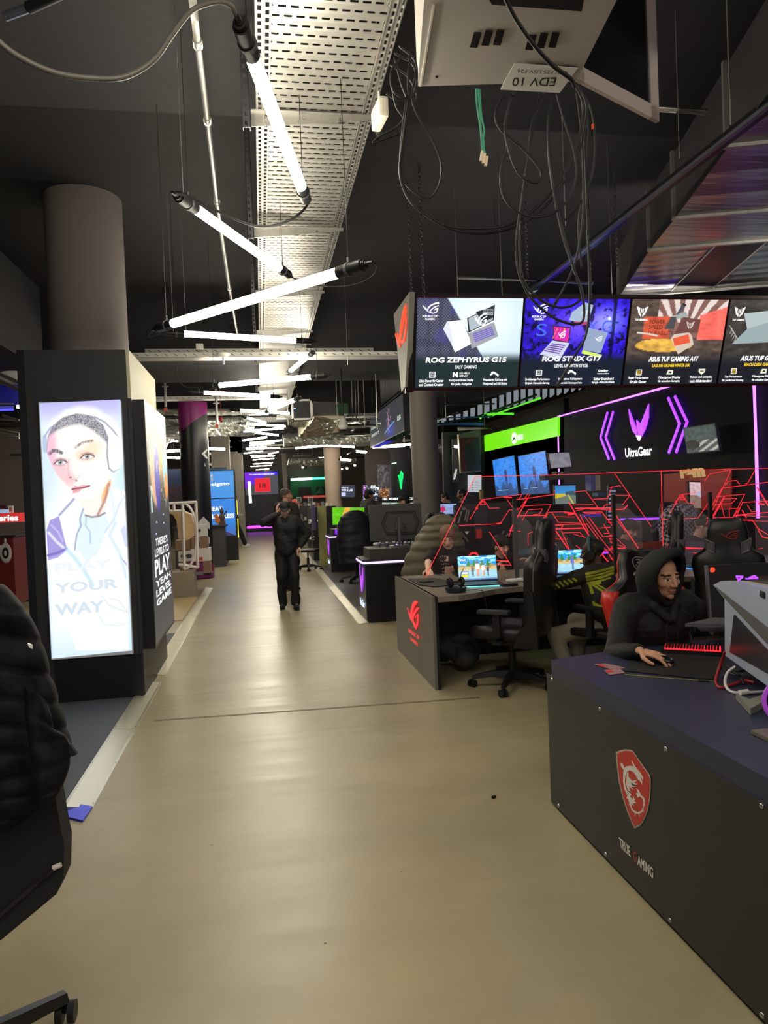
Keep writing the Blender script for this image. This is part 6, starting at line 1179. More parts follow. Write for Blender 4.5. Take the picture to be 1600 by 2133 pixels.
GLS = mat('clear_acrylic', '#6a5a60', .06, alpha=.08, spec=.6); REDL = glow('red_engraved_line', '#ff2a38', 1.25)
pt_ = thing('desk_partition', 'see-through acrylic partition with glowing red circuit lines standing along the desk', 'partition', (2, YP, .76))
R5 = lambda x, y: (960+x/5, 960+y/5)
R6 = lambda x, y: (1270+x/4.848, 960+y/4.848)
pan = [(886, 1204), (990, 992), (1183, 984), (1383, 980), (1600, 974), (1700, 971)]
bl_ = D(886, 1204, YP); z0 = .765
def wp_(p): return D(p[0], p[1], YP)
P1 = wp_(pan[1]); P2 = wp_(pan[2]); P3 = wp_(pan[3]); P5 = wp_(pan[5])
MB().prism([Vector((bl_.x, YP, z0)), Vector((P2.x, YP, z0)), P2, P1], (0, .008, 0)).build('acrylic_panel', GLS, pt_)
MB().prism([Vector((P2.x+.004, YP, z0)), Vector((P3.x-.004, YP, z0)), P3-Vector((.004, 0, 0)), P2+Vector((.004, 0, 0))], (0, .008, 0)).build('acrylic_panel', GLS, pt_)
MB().prism([Vector((P3.x+.004, YP, z0)), Vector((P5.x, YP, z0)), P5, P3], (0, .008, 0)).build('acrylic_panel', GLS, pt_)
L1 = [([(150, 165), (900, 148), (1600, 124)], 5), ([(150, 165), (-370, 1215)], 7), ([(95, 610), (215, 405), (640, 348), (605, 400), (560, 405)], 6), ([(155, 490), (235, 400), (300, 495), (400, 490)], 5), ([(230, 415), (258, 455), (203, 457), (230, 415)], 4), ([(165, 500), (175, 495)], 16), ([(-20, 672), (410, 655), (505, 510), (600, 508), (690, 395)], 6), ([(380, 652), (420, 648)], 14),
      ([(450, 378), (530, 382)], 16), ([(480, 400), (552, 500), (600, 495)], 6), ([(560, 405), (700, 390), (970, 350)], 9), ([(970, 350), (975, 310)], 8), ([(700, 340), (668, 385), (700, 385), (718, 350)], 5), ([(690, 400), (510, 730)], 14), ([(650, 470), (940, 455), (790, 732)], 6), ([(640, 620), (700, 510), (850, 500), (820, 555), (760, 560)], 5), ([(610, 570), (880, 568)], 12), ([(560, 640), (510, 725), (620, 735)], 9), ([(545, 660), (500, 790)], 5),
      ([(910, 535), (1080, 530)], 6), ([(1080, 535), (1180, 548), (1120, 560)], 22), ([(905, 545), (800, 720)], 11), ([(760, 715), (1280, 700)], 18), ([(950, 540), (1015, 640), (1240, 650)], 6), ([(890, 580), (975, 665), (1320, 660)], 7), ([(985, 580), (1180, 585)], 5), ([(990, 730), (1120, 920), (1180, 930)], 14), ([(1050, 730), (1145, 955)], 6), ([(1075, 750), (1240, 745), (1290, 800)], 5), ([(860, 670), (1065, 672), (1045, 700)], 7), ([(905, 812), (1110, 815)], 5), ([(850, 790), (890, 735)], 10),
      ([(1180, 322), (1300, 312), (1425, 480)], 6), ([(1125, 430), (1200, 560), (1330, 770), (1500, 1010), (1600, 1120)], 15), ([(1165, 460), (1380, 455)], 5), ([(1190, 495), (1600, 490)], 16), ([(1200, 520), (1290, 500), (1560, 512), (1600, 560)], 6), ([(1380, 400), (1530, 392)], 9), ([(1480, 490), (1500, 460), (1600, 455)], 5), ([(1530, 390), (1575, 265)], 6), ([(1270, 535), (1470, 532), (1600, 705)], 10), ([(1290, 545), (1340, 550), (1460, 545)], 5), ([(1285, 570), (1420, 760), (1600, 985)], 6),
      ([(1340, 595), (1480, 790), (1600, 792)], 9), ([(1310, 650), (1600, 1050)], 5), ([(1240, 560), (1330, 740)], 8), ([(1440, 700), (1560, 690)], 5), ([(1490, 660), (1545, 755), (1495, 755)], 8), ([(1520, 610), (1600, 608)], 7), ([(1530, 640), (1600, 645)], 7), ([(1545, 810), (1600, 815)], 5), ([(1550, 810), (1570, 850), (1600, 855)], 5), ([(298, 738), (525, 1090)], 5), ([(330, 1035), (500, 1045)], 13), ([(340, 1080), (510, 1085)], 6), ([(860, 1060), (950, 1062)], 9), ([(900, 1075), (970, 1170), (890, 1165)], 6),
      ([(1170, 760), (1300, 800)], 4), ([(700, 880), (700, 760), (840, 700)], 4), ([(1045, 960), (1075, 930), (1130, 930), (1150, 960)], 6), ([(95, 975), (115, 958), (150, 960), (165, 978)], 6), ([(1200, 880), (1300, 960), (1450, 955)], 4), ([(1400, 1060), (1500, 930), (1600, 925)], 5)]
L2 = [([(0, 120), (515, 103), (1600, 74)], 5), ([(520, 100), (538, 850)], 9), ([(50, 125), (420, 662)], 5), ([(60, 545), (290, 880)], 12), ([(0, 492), (145, 488), (180, 448)], 14), ([(0, 270), (100, 250), (110, 262)], 4), ([(0, 345), (205, 348), (130, 445)], 5), ([(0, 620), (85, 615), (150, 700)], 5), ([(0, 820), (150, 870)], 6), ([(60, 775), (160, 865)], 5), ([(0, 885), (150, 880), (160, 875)], 12), ([(0, 750), (70, 755)], 10), ([(0, 960), (60, 1040)], 7), ([(20, 860), (75, 960)], 8),
      ([(608, 532), (712, 345), (870, 320)], 6), ([(655, 420), (738, 345), (792, 430), (865, 430)], 5), ([(735, 362), (758, 393), (712, 392), (735, 362)], 4), ([(665, 440), (680, 425)], 12), ([(535, 592), (890, 578), (980, 450), (1000, 400)], 6), ([(1225, 95), (975, 640)], 6), ([(960, 202), (1012, 132), (1220, 92)], 5), ([(1010, 500), (1135, 275), (1480, 232), (1600, 215)], 9), ([(1468, 95), (1395, 225), (1370, 232)], 9), ([(1170, 250), (1195, 205), (1280, 198), (1312, 235)], 8), ([(1090, 362), (1365, 336), (1240, 580)], 7), ([(1060, 452), (1090, 440), (1230, 432), (1282, 380), (1150, 385), (1050, 570)], 6),
      ([(1130, 450), (1160, 572)], 6), ([(1210, 572), (1208, 482), (1312, 480), (1235, 582)], 6), ([(980, 578), (1260, 575)], 15), ([(1490, 270), (1600, 450)], 20), ([(1262, 600), (1342, 420), (1600, 405)], 9), ([(1340, 500), (1380, 570)], 14), ([(1275, 548), (1600, 520)], 11), ([(1392, 448), (1432, 515), (1500, 512)], 6), ([(1500, 430), (1560, 440)], 24), ([(1350, 415), (1380, 300)], 0), ([(1030, 850), (1170, 602), (1440, 598), (1500, 685), (1600, 745)], 9), ([(1500, 700), (1545, 770), (1600, 780)], 12), ([(1100, 690), (1212, 690)], 10), ([(1060, 690), (1150, 690), (1200, 750)], 5), ([(1260, 560), (1320, 550), (1600, 565)], 8), ([(1400, 605), (1600, 610)], 6), ([(1040, 560), (1160, 360)], 14),
      ([(580, 862), (632, 810), (660, 815), (700, 872), (1000, 888), (1055, 1035)], 13), ([(700, 890), (1000, 880)], 8), ([(600, 865), (640, 830)], 5), ([(845, 928), (1010, 935)], 8), ([(1000, 882), (1100, 870), (1260, 868)], 12), ([(1025, 850), (1050, 820), (1080, 800)], 12), ([(1200, 950), (1270, 880)], 6), ([(1210, 900), (1290, 910)], 9), ([(1230, 880), (1300, 880), (1290, 930)], 6), ([(1500, 890), (1545, 880)], 6)]
b = MB()
for L_, RF, sc in ((L1, R5, 5), (L2, R6, 4.848)):
    for pl, wd in L_:
        if wd: stroke(b, [wp_(RF(*p)) for p in pl], max(.0045, wd/sc/225*.8), (0, -1, 0), .002)
b.build('circuit_lines', REDL, pt_)
for i, (px, yt) in enumerate(((1072, 1040), (1278, 1030), (1479, 1025), (1640, 1020))):
    a = D(px, yt, YP-.06); MB().bb((a.x-.018, YP-.07, .76), (a.x+.018, YP-.04, a.z), .004).build('clamp_post', BLK, pt_)
# clear dividers between the seats, across the desk
for i, (x, zt) in enumerate(((2.36, 1.44), (3.42, 1.44), (4.12, 1.42), (4.95, 1.42))):
    tag(MB().prism([(x, 6.1, .77), (x, 6.6, .77), (x, 6.6, zt), (x, 6.45, zt), (x, 6.1, zt-.16)], (.006, 0, 0)).build('seat_divider', mat('divider_acrylic', '#9a9aa2', .08, alpha=.12, spec=.5)), 'clear acrylic seat divider on the gaming desk, %s from the aisle' % ['first', 'second', 'third', 'fourth'][i], 'divider', 'clear dividers on the gaming desk')
# ------------------------------------------------------------------ laptops and gear on the gaming desk
def game(u, v):
    C = np.zeros(u.shape+(3,)); C[:] = npc('#2f9ae8'); C = C+(sm(fbm(u*1.4, v*2, 7, 3), .5, .72)*(v > .6))[..., None]*.55; m = (v < .58)[..., None]; C = np.where(m, npc('#d8c088'), C); m = ((v < .64) & (v > .5) & (fbm(u*2, v, 12, 9) > .5))[..., None]; C = np.where(m, npc('#b89a60'), C)
    for c in (.27, .42, .62, .78): m = (np.abs(u-c) < .045*(1-np.clip((v-.6)/.28, 0, 1))*(1.2+.4*np.sin(v*60)))&(v > .58)&(v < .86); C = np.where(m[..., None], npc('#2f8a3a'), C)
    m = (v < .4)[..., None]; C = np.where(m, npc('#a8d8e8')*(.9+.2*fbm(u, v, 9, 2)[..., None]), C); m = (v < .06)[..., None]; return np.where(m, npc('#5a78b8'), C)
def gamedeco(pc, fig=True):
    for u, s, leg, top in ((.37, .75, '#4a4a50', '#6a6a70'), (.5, 1.05, '#e86a1a', '#f4f4f0'), (.64, .9, '#e86a1a', '#f0f0ec'), (.76, .75, '#4a4a50', '#5a5a60')) if fig else ((.7, 1, '#4a6ab8', '#6a7ac8'),):
        pc.disc(u, .13, .05, '#8ae0f0', sx=1.3); y = .14; h = .62*s
        for dx in (-.022, .012): pc.rect(u+dx*s, y, u+(dx+.02)*s, y+h*.48, leg)
        pc.rect(u-.035*s, y+h*.45, u+.035*s, y+h*.82, top); pc.rect(u-.05*s, y+h*.45, u-.036*s, y+h*.78, top); pc.rect(u+.036*s, y+h*.45, u+.05*s, y+h*.78, top); pc.disc(u, y+h*.91, .05*s, '#8a6a50')
    pc.rect(.05, .1, .25, .38, '#8a9aa8'); pc.rect(.07, .25, .23, .33, '#e8eef4'); pc.rect(.06, .12, .24, .22, '#e8e03a')
    pc.rect(.05, .78, .22, .86, '#24305a'); pc.rect(.6, .9, .95, .93, '#d0e8f8')
    for k in range(3): pc.poly([(.06+.05*k, .8), (.1+.05*k, .8), (.08+.05*k, .9)], '#ffffff')
def laptop(x, y, z, rz, label, shown=True, glowc='#6ae0e8', w_=.37, d_=.26, lean=.22, fn=game, deco=gamedeco, lift=.012, back=None):
    """lid at +y side, screen faces -y in its own frame"""
    t = thing('laptop', label, 'laptop', (x, y, z)); t.rotation_euler = (0, 0, 0); R = Matrix.Rotation(rz, 3, 'Z'); o = Vector((x, y, z)); X = lambda a, b, c: o+R @ Vector((a, b, c))
    def rb(m_, lo, hi):
        vs = [X(a, b, c) for c in (lo[2], hi[2]) for b in (lo[1], hi[1]) for a in (lo[0], hi[0])]; return m_.add(vs, [(0, 2, 3, 1), (4, 5, 7, 6), (0, 1, 5, 4), (2, 6, 7, 3), (0, 4, 6, 2), (1, 3, 7, 5)])
    bc = back or mat('laptop_shell', '#2c2d31', .35, .4); rb(MB(), (-w_/2, -d_/2, .004), (w_/2, d_/2, .02)).build('base', bc, t); k = MB()
    for j in range(5):
        for i in range(14): rb(k, (-w_/2+.02+i*(w_-.05)/14, -.02+j*.022, .02), (-w_/2+.02+(i+.8)*(w_-.05)/14, -.004+j*.022, .0225))
    k.build('keyboard', mat('laptop_keys', '#1a2a30', .4, em='#3aa0b0', es=.15), t); rb(MB(), (-.05, -.11, .02), (.05, -.04, .021)).build('touchpad', GRYP, t)
    if glowc: rb(MB(), (-w_/2-.002, -d_/2-.003, .003), (w_/2+.002, d_/2, .008)).build('light_edge', glow('edge'+glowc, glowc, 2.2), t)
    u = Vector((0, math.sin(lean), math.cos(lean))); h_ = .24; hb = Vector((0, d_/2, .02)); n_ = Vector((0, math.cos(lean), -math.sin(lean)))
    cs = [hb+Vector((a, 0, 0))+u*b+n_*c for c in (0, .007) for b in (0, h_) for a in (-w_/2, w_/2)]; MB().add([X(*v) for v in cs], [(0, 2, 3, 1), (4, 5, 7, 6), (0, 1, 5, 4), (2, 6, 7, 3), (0, 4, 6, 2), (1, 3, 7, 5)]).build('lid', bc, t)
    e = -n_*.0015; q = lambda a, b: X(*(hb+Vector((a, 0, 0))+u*b+e)); pc = Pic(q(-w_/2+.006, .012), q(w_/2-.006, .012), q(-w_/2+.006, h_-.006)); pc.grid(90, 56, fn)
    if deco: deco(pc)
    pc.build('screen', colmat('laptop_screen', 1.05, .2), t); return t
laptop(1.93, 6.27, .762, -.12, 'open laptop with a bright beach game and turquoise light edge, beside the grey desk end')
laptop(2.83, 6.35, .762, -.1, 'open laptop with a blue game lobby in front of the player with headphones', glowc=None, deco=lambda pc: gamedeco(pc, False), w_=.36)
laptop(2.1, 7.12, .762, PI-.1, 'laptop seen from behind with a red lit emblem, before the player with glasses', glowc=None)
tag(stroke(MB(), [D(x, y, 6.9) for x, y in ((978, 1157), (983, 1152), (992, 1152), (996, 1157))], .016, (0, -1, 0), .004).build('red_emblem_line', REDL), 'small red lit outline emblem on the far laptop lid', 'emblem')
laptop(3.85, 7.0, .762, PI+.25, 'orange red laptop lid seen from behind, right behind the black hood', glowc=None, back=mat('orange_lid', '#a84a34', .35, .3), lean=.15, w_=.4)
laptop(4.35, 6.55, .762, -.2, 'dark laptop with a blue glowing front edge right of the black hood', glowc='#2a90ff', fn=lambda u, v: npc('#2a2030')*(.7+.6*fbm(u, v, 8, 3)[..., None]), deco=None, w_=.4)
# headset on its tray
hd = thing('headset', 'black headset lying on a round tray at the corner of the gaming desk', 'headset', (1.58, 5.93, .765)); c = Vector((1.60, 5.93, .79))
MB().cone(c-Vector((0, 0, .025)), c+Vector((0, 0, .01)), .085, .095, 24).build('round_tray', mat('tray_navy', '#1c222a', .4), hd, angle=40)
for sx in (-.05, .05): b = MB(); b.torus(c+Vector((sx, .0, .055)), .03, .016, rotm(0, PI/2+.15*(-1 if sx < 0 else 1), .3), 18, 8); b.ell(c+Vector((sx*1.2, 0, .055)), (.014, .035, .035), rotm(0, 0, .3)); b.build('ear_cushion', mat('headset_black', '#17171a', .4), hd, smooth=True)
MB().tube(bez([c+Vector((-.06, 0, .05)), c+Vector((-.055, .06, .05)), c+Vector((0, .09, .045)), c+Vector((.055, .06, .05)), c+Vector((.06, 0, .05))], 6), .008, 8).build('headband', mat('headset_black', '#17171a', .4), hd, smooth=True)
MB().tube(bez([c+Vector((.05, 0, .03)), c+Vector((.04, -.02, .1)), c+Vector((.07, -.02, .17))], 6), .003, 6).build('microphone', BLK, hd)
cable([(1.66, 5.86, .78), (1.78, 5.79, .78), (1.8, 5.76, .72), (1.82, 5.76, .6), (1.85, 5.8, .45)], .004, 'headset cable hanging over the desk edge')
tag(MB().prism([G(850, 1206, .768), G(905, 1204, .768), G(960, 1216, .768), G(905, 1222, .768), G(872, 1218, .768)], (0, 0, .003)).build('mouse_mat', mat('dark_mat', '#3a3835', .7)), 'dark mouse mat under the hand of the player with glasses', 'mouse mat')
tag(MB().box(G(888, 1212, .775), (.12, .07, .012), rotm(0, 0, .4), .004).build('phone', BLK), 'dark phone lying at the desk corner near the partition foot', 'phone')
tag(MB().box(G(1075, 1208, .775), (.16, .1, .02), rotm(0, 0, .3), .004).build('white_booklet', WHP), 'pale booklet on the desk left of the empty gaming chair', 'booklet')
tag(MB().box(G(1060, 1218, .775), (.16, .05, .02), rotm(0, 0, .1), .008).build('phone', BLK), 'black phone lying beside the first laptop', 'phone')
tag(MB().ell(D(915, 1200, 7.25), (.035, .055, .02), rotm(0, 0, .5)).build('mouse', BLK, None, True), 'black mouse held by the player with glasses', 'mouse')
bag = MB(); random.seed(5)
for k in range(14): bag.ell((1.68+random.uniform(-.1, .16), 6.35+random.uniform(-.12, .15), .1+random.uniform(0, .12)), (.1, .1, .09), None, 10, 8)
V, N, F = remesh(bag, .02, 3); V = fnoise(V, N, .05, 9); tag(mkobj('cloth_bundle', V, F, mat('grey_cloth', '#3c3a3a', .8), smooth=True), 'crumpled grey jacket lying under the gaming desk', 'jacket')
tag(MB().ell((2.75, 5.55, .09), (.11, .2, .09)).build('blue_shoe_bag', mat('petrol_fabric', '#1f4a62', .8), None, True), 'petrol blue bag on the floor beside the seated boy', 'bag')
# things seen through the partition: black pc towers and gear on the second desk row
sr = thing('gaming_desk', 'second dark gaming desk further back behind the seated players', 'desk', (2.6, 9.3, 0)); MB().bb((2.5, 9.0, .72), (5.2, 9.9, .76)).bb((2.5, 9.3, 0), (5.2, 9.36, .72)).bb((2.5, 9.0, 0), (2.54, 9.9, .72)).build('table', BLK, sr)
wp2 = thing('tower_wall', 'black slanted display wall with grey accessories behind the player with glasses', 'display', (2.4, 9.0, 0)); a = D(948, 1060, 9.0); MB().prism([D(948, 1052, 9.0), D(1075, 1046, 9.0), Vector((D(1075, 1046, 9).x, 9, .76)), Vector((D(948, 1052, 9).x, 9, .76))], (0, .1, 0)).build('board', mat('display_board', '#1b1a20', .4), wp2)
b = MB(); 
for p_, q_ in (((955, 1090), (962, 1065)), ((968, 1085), (973, 1062)), ((972, 1088), (977, 1063)), ((1040, 1130), (1060, 1112)), ((1036, 1126), (1050, 1106)), ((960, 1108), (975, 1128))): b.cone(D(*p_, 8.95), D(*q_, 8.95), .012, n=6)
b.box(D(967, 1060, 8.95), (.05, .01, .03)).build('accessory', mat('accessory_grey', '#6a6668', .4), wp2)
MB().bb(D(990, 1112, 8.9), D(1012, 1066, 8.95)).build('blue_grey_tower', mat('slate_tower', '#2a3038', .3), wp2); MB().bb(D(994, 1122, 8.85), D(1001, 1102, 8.9)).build('red_bottle', mat('red_bottle', '#b02a20', .4), wp2)
MB().prism([D(968, 1107, 8.95), D(977, 1107, 8.95), D(972, 1113, 8.95)], (0, -.01, 0)).build('white_emblem', WHP, wp2)
for k, (x0, y0, x1, y1) in enumerate(((1293, 1082, 1375, 1080), (1245, 1152, 1278, 1150))): tag(MB().cone(D(x0, y0, 8.6), D(x1, y1, 8.6), .012, n=8).build('neon_line', VIO), 'short violet neon bar behind the partition, %s' % ('upper' if k == 0 else 'lower'), 'light line')
tag(MB().bb(D(1215, 1078, 9.2), D(1253, 1070, 9.2)+Vector((0, .05, 0))).build('violet_screen', glow('dim_violet', '#3a2a8a', .8)), 'dim violet screen edge behind the partition', 'screen')
# ================================================================== the front desk
FD = mat('front_panel_black', '#2c2c2c', .42, var=.1, vscale=5, bump=.03)
SLB = mat('navy_slab', '#30344a', .38, var=.08, vscale=4, bump=.04, bscale=500)
fd = thing('front_desk', 'big black desk in the right foreground with a red dragon shield and TRUE GAMING', 'desk', (1.4, 2.4, 0))
Fb = G(1330, 1349, .75); yb = 3.39
MB().prism([(1.392, yb, .67), (1.392, .9, .67), (3.2, .9, .67), (3.2, Fb.y+.05, .67), (Fb.x, Fb.y+.02, .67)], (0, 0, .08)).build('desktop_slab', SLB, fd)
MB().bb((1.385, 1.1, .018), (1.397, 3.44, .672)).build('side_board', FD, fd)
MB().bb((1.40, 1.1, 0), (1.46, 3.38, .67)).bb((1.46, 3.30, 0), (2.0, 3.36, .67)).bb((3.0, 1.0, 0), (3.1, 3.2, .67)).build('carcass', mat('carcass_black', '#0f0f11', .6), fd)
for px, py in ((1150, 1415), (1250, 1477), (1387, 1560), (1587, 1679), (1164, 1678), (1262, 1779), (1396, 1917), (1588, 2115)): MB().ell(S(px, py, 1.385), (.006, .009, .009), None, 12, 8).build('screw', CHR, fd, smooth=True)
M6 = lambda x, y, k=1.3835: S(1270+x/6.664, 1540+y/6.664, k)
sh = [(88, 180), (140, 155), (210, 138), (300, 145), (325, 160), (560, 500), (572, 560), (570, 700), (560, 850), (525, 1010), (480, 1120), (430, 1200), (350, 1238), (325, 1190), (250, 1010), (175, 780), (125, 560), (100, 330)]
b = MB(); b.prism([M6(*p) for p in sh], (-.001, 0, 0)).build('shield_edge', mat('shield_silver', '#bcb6ae', .5), fd)
cx_, cy_ = 340, 650; b = MB(); b.prism([M6(cx_+(x-cx_)*.93, cy_+(y-cy_)*.955, 1.382) for x, y in sh], (-.001, 0, 0)).build('shield_field', mat('shield_red', '#c93c34', .45), fd)
DRG = [[(200, 400), (230, 375), (290, 368), (330, 380), (310, 290), (345, 360), (390, 420), (430, 470), (465, 530), (462, 570), (440, 530), (420, 520), (455, 590), (450, 628), (425, 580), (390, 550), (365, 500), (330, 450), (280, 430), (245, 450), (220, 510), (212, 590), (230, 680), (262, 760), (240, 770), (205, 680), (188, 580), (190, 490)],
       [(145, 325), (165, 350), (160, 320), (180, 350), (178, 325), (195, 370), (205, 400), (190, 420), (165, 380)], [(240, 480), (262, 450), (262, 520), (310, 575), (395, 565), (340, 600), (290, 590), (400, 620), (330, 640), (280, 610), (380, 655), (310, 660), (270, 630), (330, 695), (270, 660), (300, 760), (262, 720), (228, 620)],
       [(250, 720), (290, 715), (300, 770), (285, 800), (320, 830), (330, 790), (345, 830), (365, 820), (340, 860), (375, 885), (325, 885), (340, 920), (300, 890), (310, 950), (340, 990), (390, 1010), (440, 995), (465, 940), (470, 870), (455, 820), (420, 790), (390, 810), (370, 740), (400, 760), (375, 680), (410, 710), (430, 770), (470, 800), (490, 850), (480, 930), (465, 1000), (425, 1030), (380, 1035), (335, 1010), (300, 970), (280, 900), (258, 830), (235, 815), (250, 780)],
       [(480, 820), (488, 812), (486, 845)], [(485, 895), (495, 915), (478, 915)], [(465, 960), (482, 1000), (455, 985)], [(410, 1025), (425, 1082), (398, 1030)], [(365, 1020), (355, 1068), (350, 1015)], [(320, 970), (305, 1000), (312, 955)], [(280, 885), (258, 915), (285, 905)]]
b = MB()
for pl in DRG: b.prism([M6(x, y, 1.3808) for x, y in pl], (-.0008, 0, 0))
b.build('dragon_emblem', mat('emblem_white', '#e6e2de', .5), fd)
WL = mat('emblem_white', '#e6e2de', .5)
text_mesh('lettering', 'TRUE', M6(148, 1500), M6(298, 1640), M6(130, 1352), WL, fd, (-1, 0, 0), .001, bold=.03); text_mesh('lettering', 'G', M6(333, 1690), M6(378, 1712), M6(333, 1542), mat('dull_red', '#a8443e', .5), fd, (-1, 0, 0), .001, bold=.03); text_mesh('lettering', 'AMING', M6(388, 1738), M6(608, 1935), M6(388, 1598), WL, fd, (-1, 0, 0), .001, bold=.03)
dt = .752
def onD(px, py, k=0): return G(px, py, dt+k)
mm = thing('mouse_mat', 'large black mouse mat on the front desk', 'mouse mat', onD(1400, 1380)); MB().prism([onD(1322, 1362), onD(1300, 1398), onD(1490, 1417), onD(1512, 1372), onD(1400, 1355)], (0, 0, .003)).build('mat', mat('mat_black', '#131314', .75), mm)
for i, q4 in enumerate((((1237, 1384), (1262, 1382), (1305, 1392), (1272, 1394)), ((1258, 1397), (1290, 1392), (1302, 1402), (1270, 1406)))):
    t = thing('paper_card', ['red and white paper card on the front desk, upper one', 'red and white paper card on the front desk, lower one'][i], 'card', onD(*q4[0])); MB().prism([onD(*p) for p in q4], (0, 0, .0015)).build('card', mat('card_rose', '#9a7478', .5), t); m4 = [onD(*p, .002) for p in q4]; c = (m4[0]*.7+m4[2]*.3); MB().prism([m4[0]*.9+m4[2]*.1, m4[1]*.5+m4[0]*.5, m4[2]*.3+m4[0]*.4+m4[1]*.15+m4[3]*.15, m4[3]*.5+m4[0]*.5], (0, 0, .0006)).build('red_print', mat('shield_red', '#c93c34', .45), t)
cable([onD(1300, 1405), onD(1360, 1410), onD(1440, 1416), onD(1492, 1419)], .002, 'thin yellow green cord lying across the front desk', m=mat('yellow_cord', '#8a8a3a', .6)); tag(MB().cone(onD(1455, 1417, .004), onD(1478, 1418, .004), .005, n=8).build('cord_sleeve', BLK), 'black sleeve on the yellow green cord', 'cord')
cable([onD(1510, 1358, .12), onD(1505, 1372, .08), onD(1497, 1395, .03), onD(1491, 1420, .005), onD(1500, 1432, .004), onD(1520, 1428, .004), onD(1550, 1418, .01), onD(1572, 1422, .01)], .006, 'red cable bending over the edge of the mouse mat', m=mat('red_cable', '#a82c2c', .45))
cable([onD(1532, 1388, .08), onD(1515, 1402, .05), onD(1511, 1425, .02), onD(1522, 1440, .005), onD(1545, 1443, .006), onD(1600, 1440, .006)], .006, 'white cable looping below the white computer', m=mat('white_cable', '#cfc8c8', .45)); tag(MB().cone(onD(1541, 1443, .008), onD(1558, 1441, .008), .011, .011, 10).build('cable_plug', WHP), 'white plug in the white cable', 'plug')
for i, pl in enumerate(([(1508, 1378), (1520, 1390), (1540, 1398), (1560, 1395)], [(1510, 1395), (1530, 1400), (1545, 1415), (1550, 1425)], [(1505, 1385), (1515, 1400), (1540, 1408)])): cable([onD(x, y, .02+.01*i) for x, y in pl], .005, 'dark cable tangled below the white computer', group='dark cables below the white computer')
sdx = thing('metal_bracket', 'small pale angular stand lying on the front desk under the white computer', 'stand', onD(1560, 1470)); MB().prism([onD(1533, 1457), onD(1562, 1470), onD(1583, 1462), onD(1600, 1455), onD(1600, 1470), onD(1564, 1490)], (0, 0, .025)).build('bracket', mat('warm_silver', '#8d8c80', .4, .3), sdx)
tag(MB().prism([onD(1564, 1528), onD(1600, 1524), onD(1600, 1545)], (0, 0, .012)).build('glass_card', mat('pale_metal_card', '#8a8270', .3, .5)), 'small metallic card at the right picture edge on the front desk', 'card')
ar = thing('glowing_fan_ring', 'violet rimmed round object under the white computer at the right edge', 'fan', onD(1600, 1460, .1)); MB().torus(onD(1642, 1462, .08), .075, .008, rotm(PI/2, 0, -.5), 30, 8).build('violet_rim', mat('violet_rim', '#8a3a9a', .35, em='#a040c0', es=.4), ar, smooth=True); MB().cone(onD(1642, 1462, .08), onD(1644, 1462, .08)+Vector((.02, .02, 0)), .07, .07, 24).build('dark_disc', BLK, ar)
# keyboard with red light
kbp = onD(1384, 1356, .01); kbr = onD(1502, 1362, .01); ux = (kbr-kbp).normalized(); uy = Vector((-ux.y, ux.x, 0)); Lk_ = (kbr-kbp).length
kb = thing('keyboard', 'black mechanical keyboard with red backlight on the front desk', 'keyboard', kbp); kp = lambda a, b_, c: kbp+ux*a+uy*b_+Vector((0, 0, c))
MB().prism([kp(-.01, -.01, -.008), kp(Lk_+.01, -.01, -.008), kp(Lk_+.01, .13, -.008), kp(-.01, .13, -.008)], (0, 0, .018)).build('case', BLK, kb); MB().prism([kp(0, 0, .0102), kp(Lk_, 0, .0102), kp(Lk_, .12, .0102), kp(0, .12, .0102)], (0, 0, .004)).build('red_backlight', glow('key_red', '#ff1824', 3.2), kb)
b = MB()
for j in range(5):
    for i in range(18): a0 = .004+i*(Lk_-.008)/18; b.prism([kp(a0, .006+j*.023, .0145), kp(a0+(Lk_-.008)/18*.8, .006+j*.023, .0145), kp(a0+(Lk_-.008)/18*.8, .024+j*.023, .0145), kp(a0, .024+j*.023, .0145)], (0, 0, .009))
b.build('keycap', mat('keycap_black', '#141416', .5), kb)
tag(MB().ell(onD(1382, 1375, .02), (.034, .055, .022), rotm(0, 0, .4)).build('mouse', mat('mouse_black', '#0f0f10', .35), None, True), 'black mouse under the hand of the hooded player', 'mouse')
# white angular computer
dn = 20.6*PI/180; Q0 = onD(1512, 1372, .05); dvv = Vector((math.sin(dn), math.cos(dn), 0)); nn_ = Vector((math.cos(dn), -math.sin(dn), 0))
WC = mat('white_blue_shell', '#a9b2c6', .4, var=.03); pq = lambda x, y, k=0: onplane(x, y, Q0-nn_*k, nn_)
K = lambda x, y, k=0: pq(1420+x/5.767, 1150+y/5.767, k)
pcw = thing('white_computer', 'white angular gaming computer with dark slanted inlays at the right edge', 'computer', Q0)
MB().prism([K(380, 395), K(475, 345), K(600, 350), K(1100, 450), K(1100, 1050), K(520, 570)], nn_*.03).build('top_band', WC, pcw)
MB().prism([K(515, 560, .0), K(1100, 1060), K(1100, 1300), K(1100, 1660), K(520, 1240)], nn_*.30-Vector((0, 0, 0))).build('body', WC, pcw)
MB().prism([K(520, 560, .004), K(400, 420, .004), K(415, 425, .004), K(1100, 960, .004), K(1100, 1180, .004), K(640, 690, .004)], nn_*.003).build('slant_inlay', mat('inlay_grey', '#5c5a5c', .45), pcw)
MB().prism([K(625, 755, .003), K(640, 755, .003), K(1100, 1250, .003), K(1100, 1500, .003), K(575, 1200, .003)], nn_*.002).build('dark_window', mat('dark_window', '#303236', .3), pcw)
MB().prism([K(475, 345, -.03), K(600, 350, -.03), K(1100, 450, -.03), K(1100, 640, -.03), K(560, 400, -.03)], nn_*.25).build('top_cover', mat('cream_top', '#c4bfa8', .4), pcw)
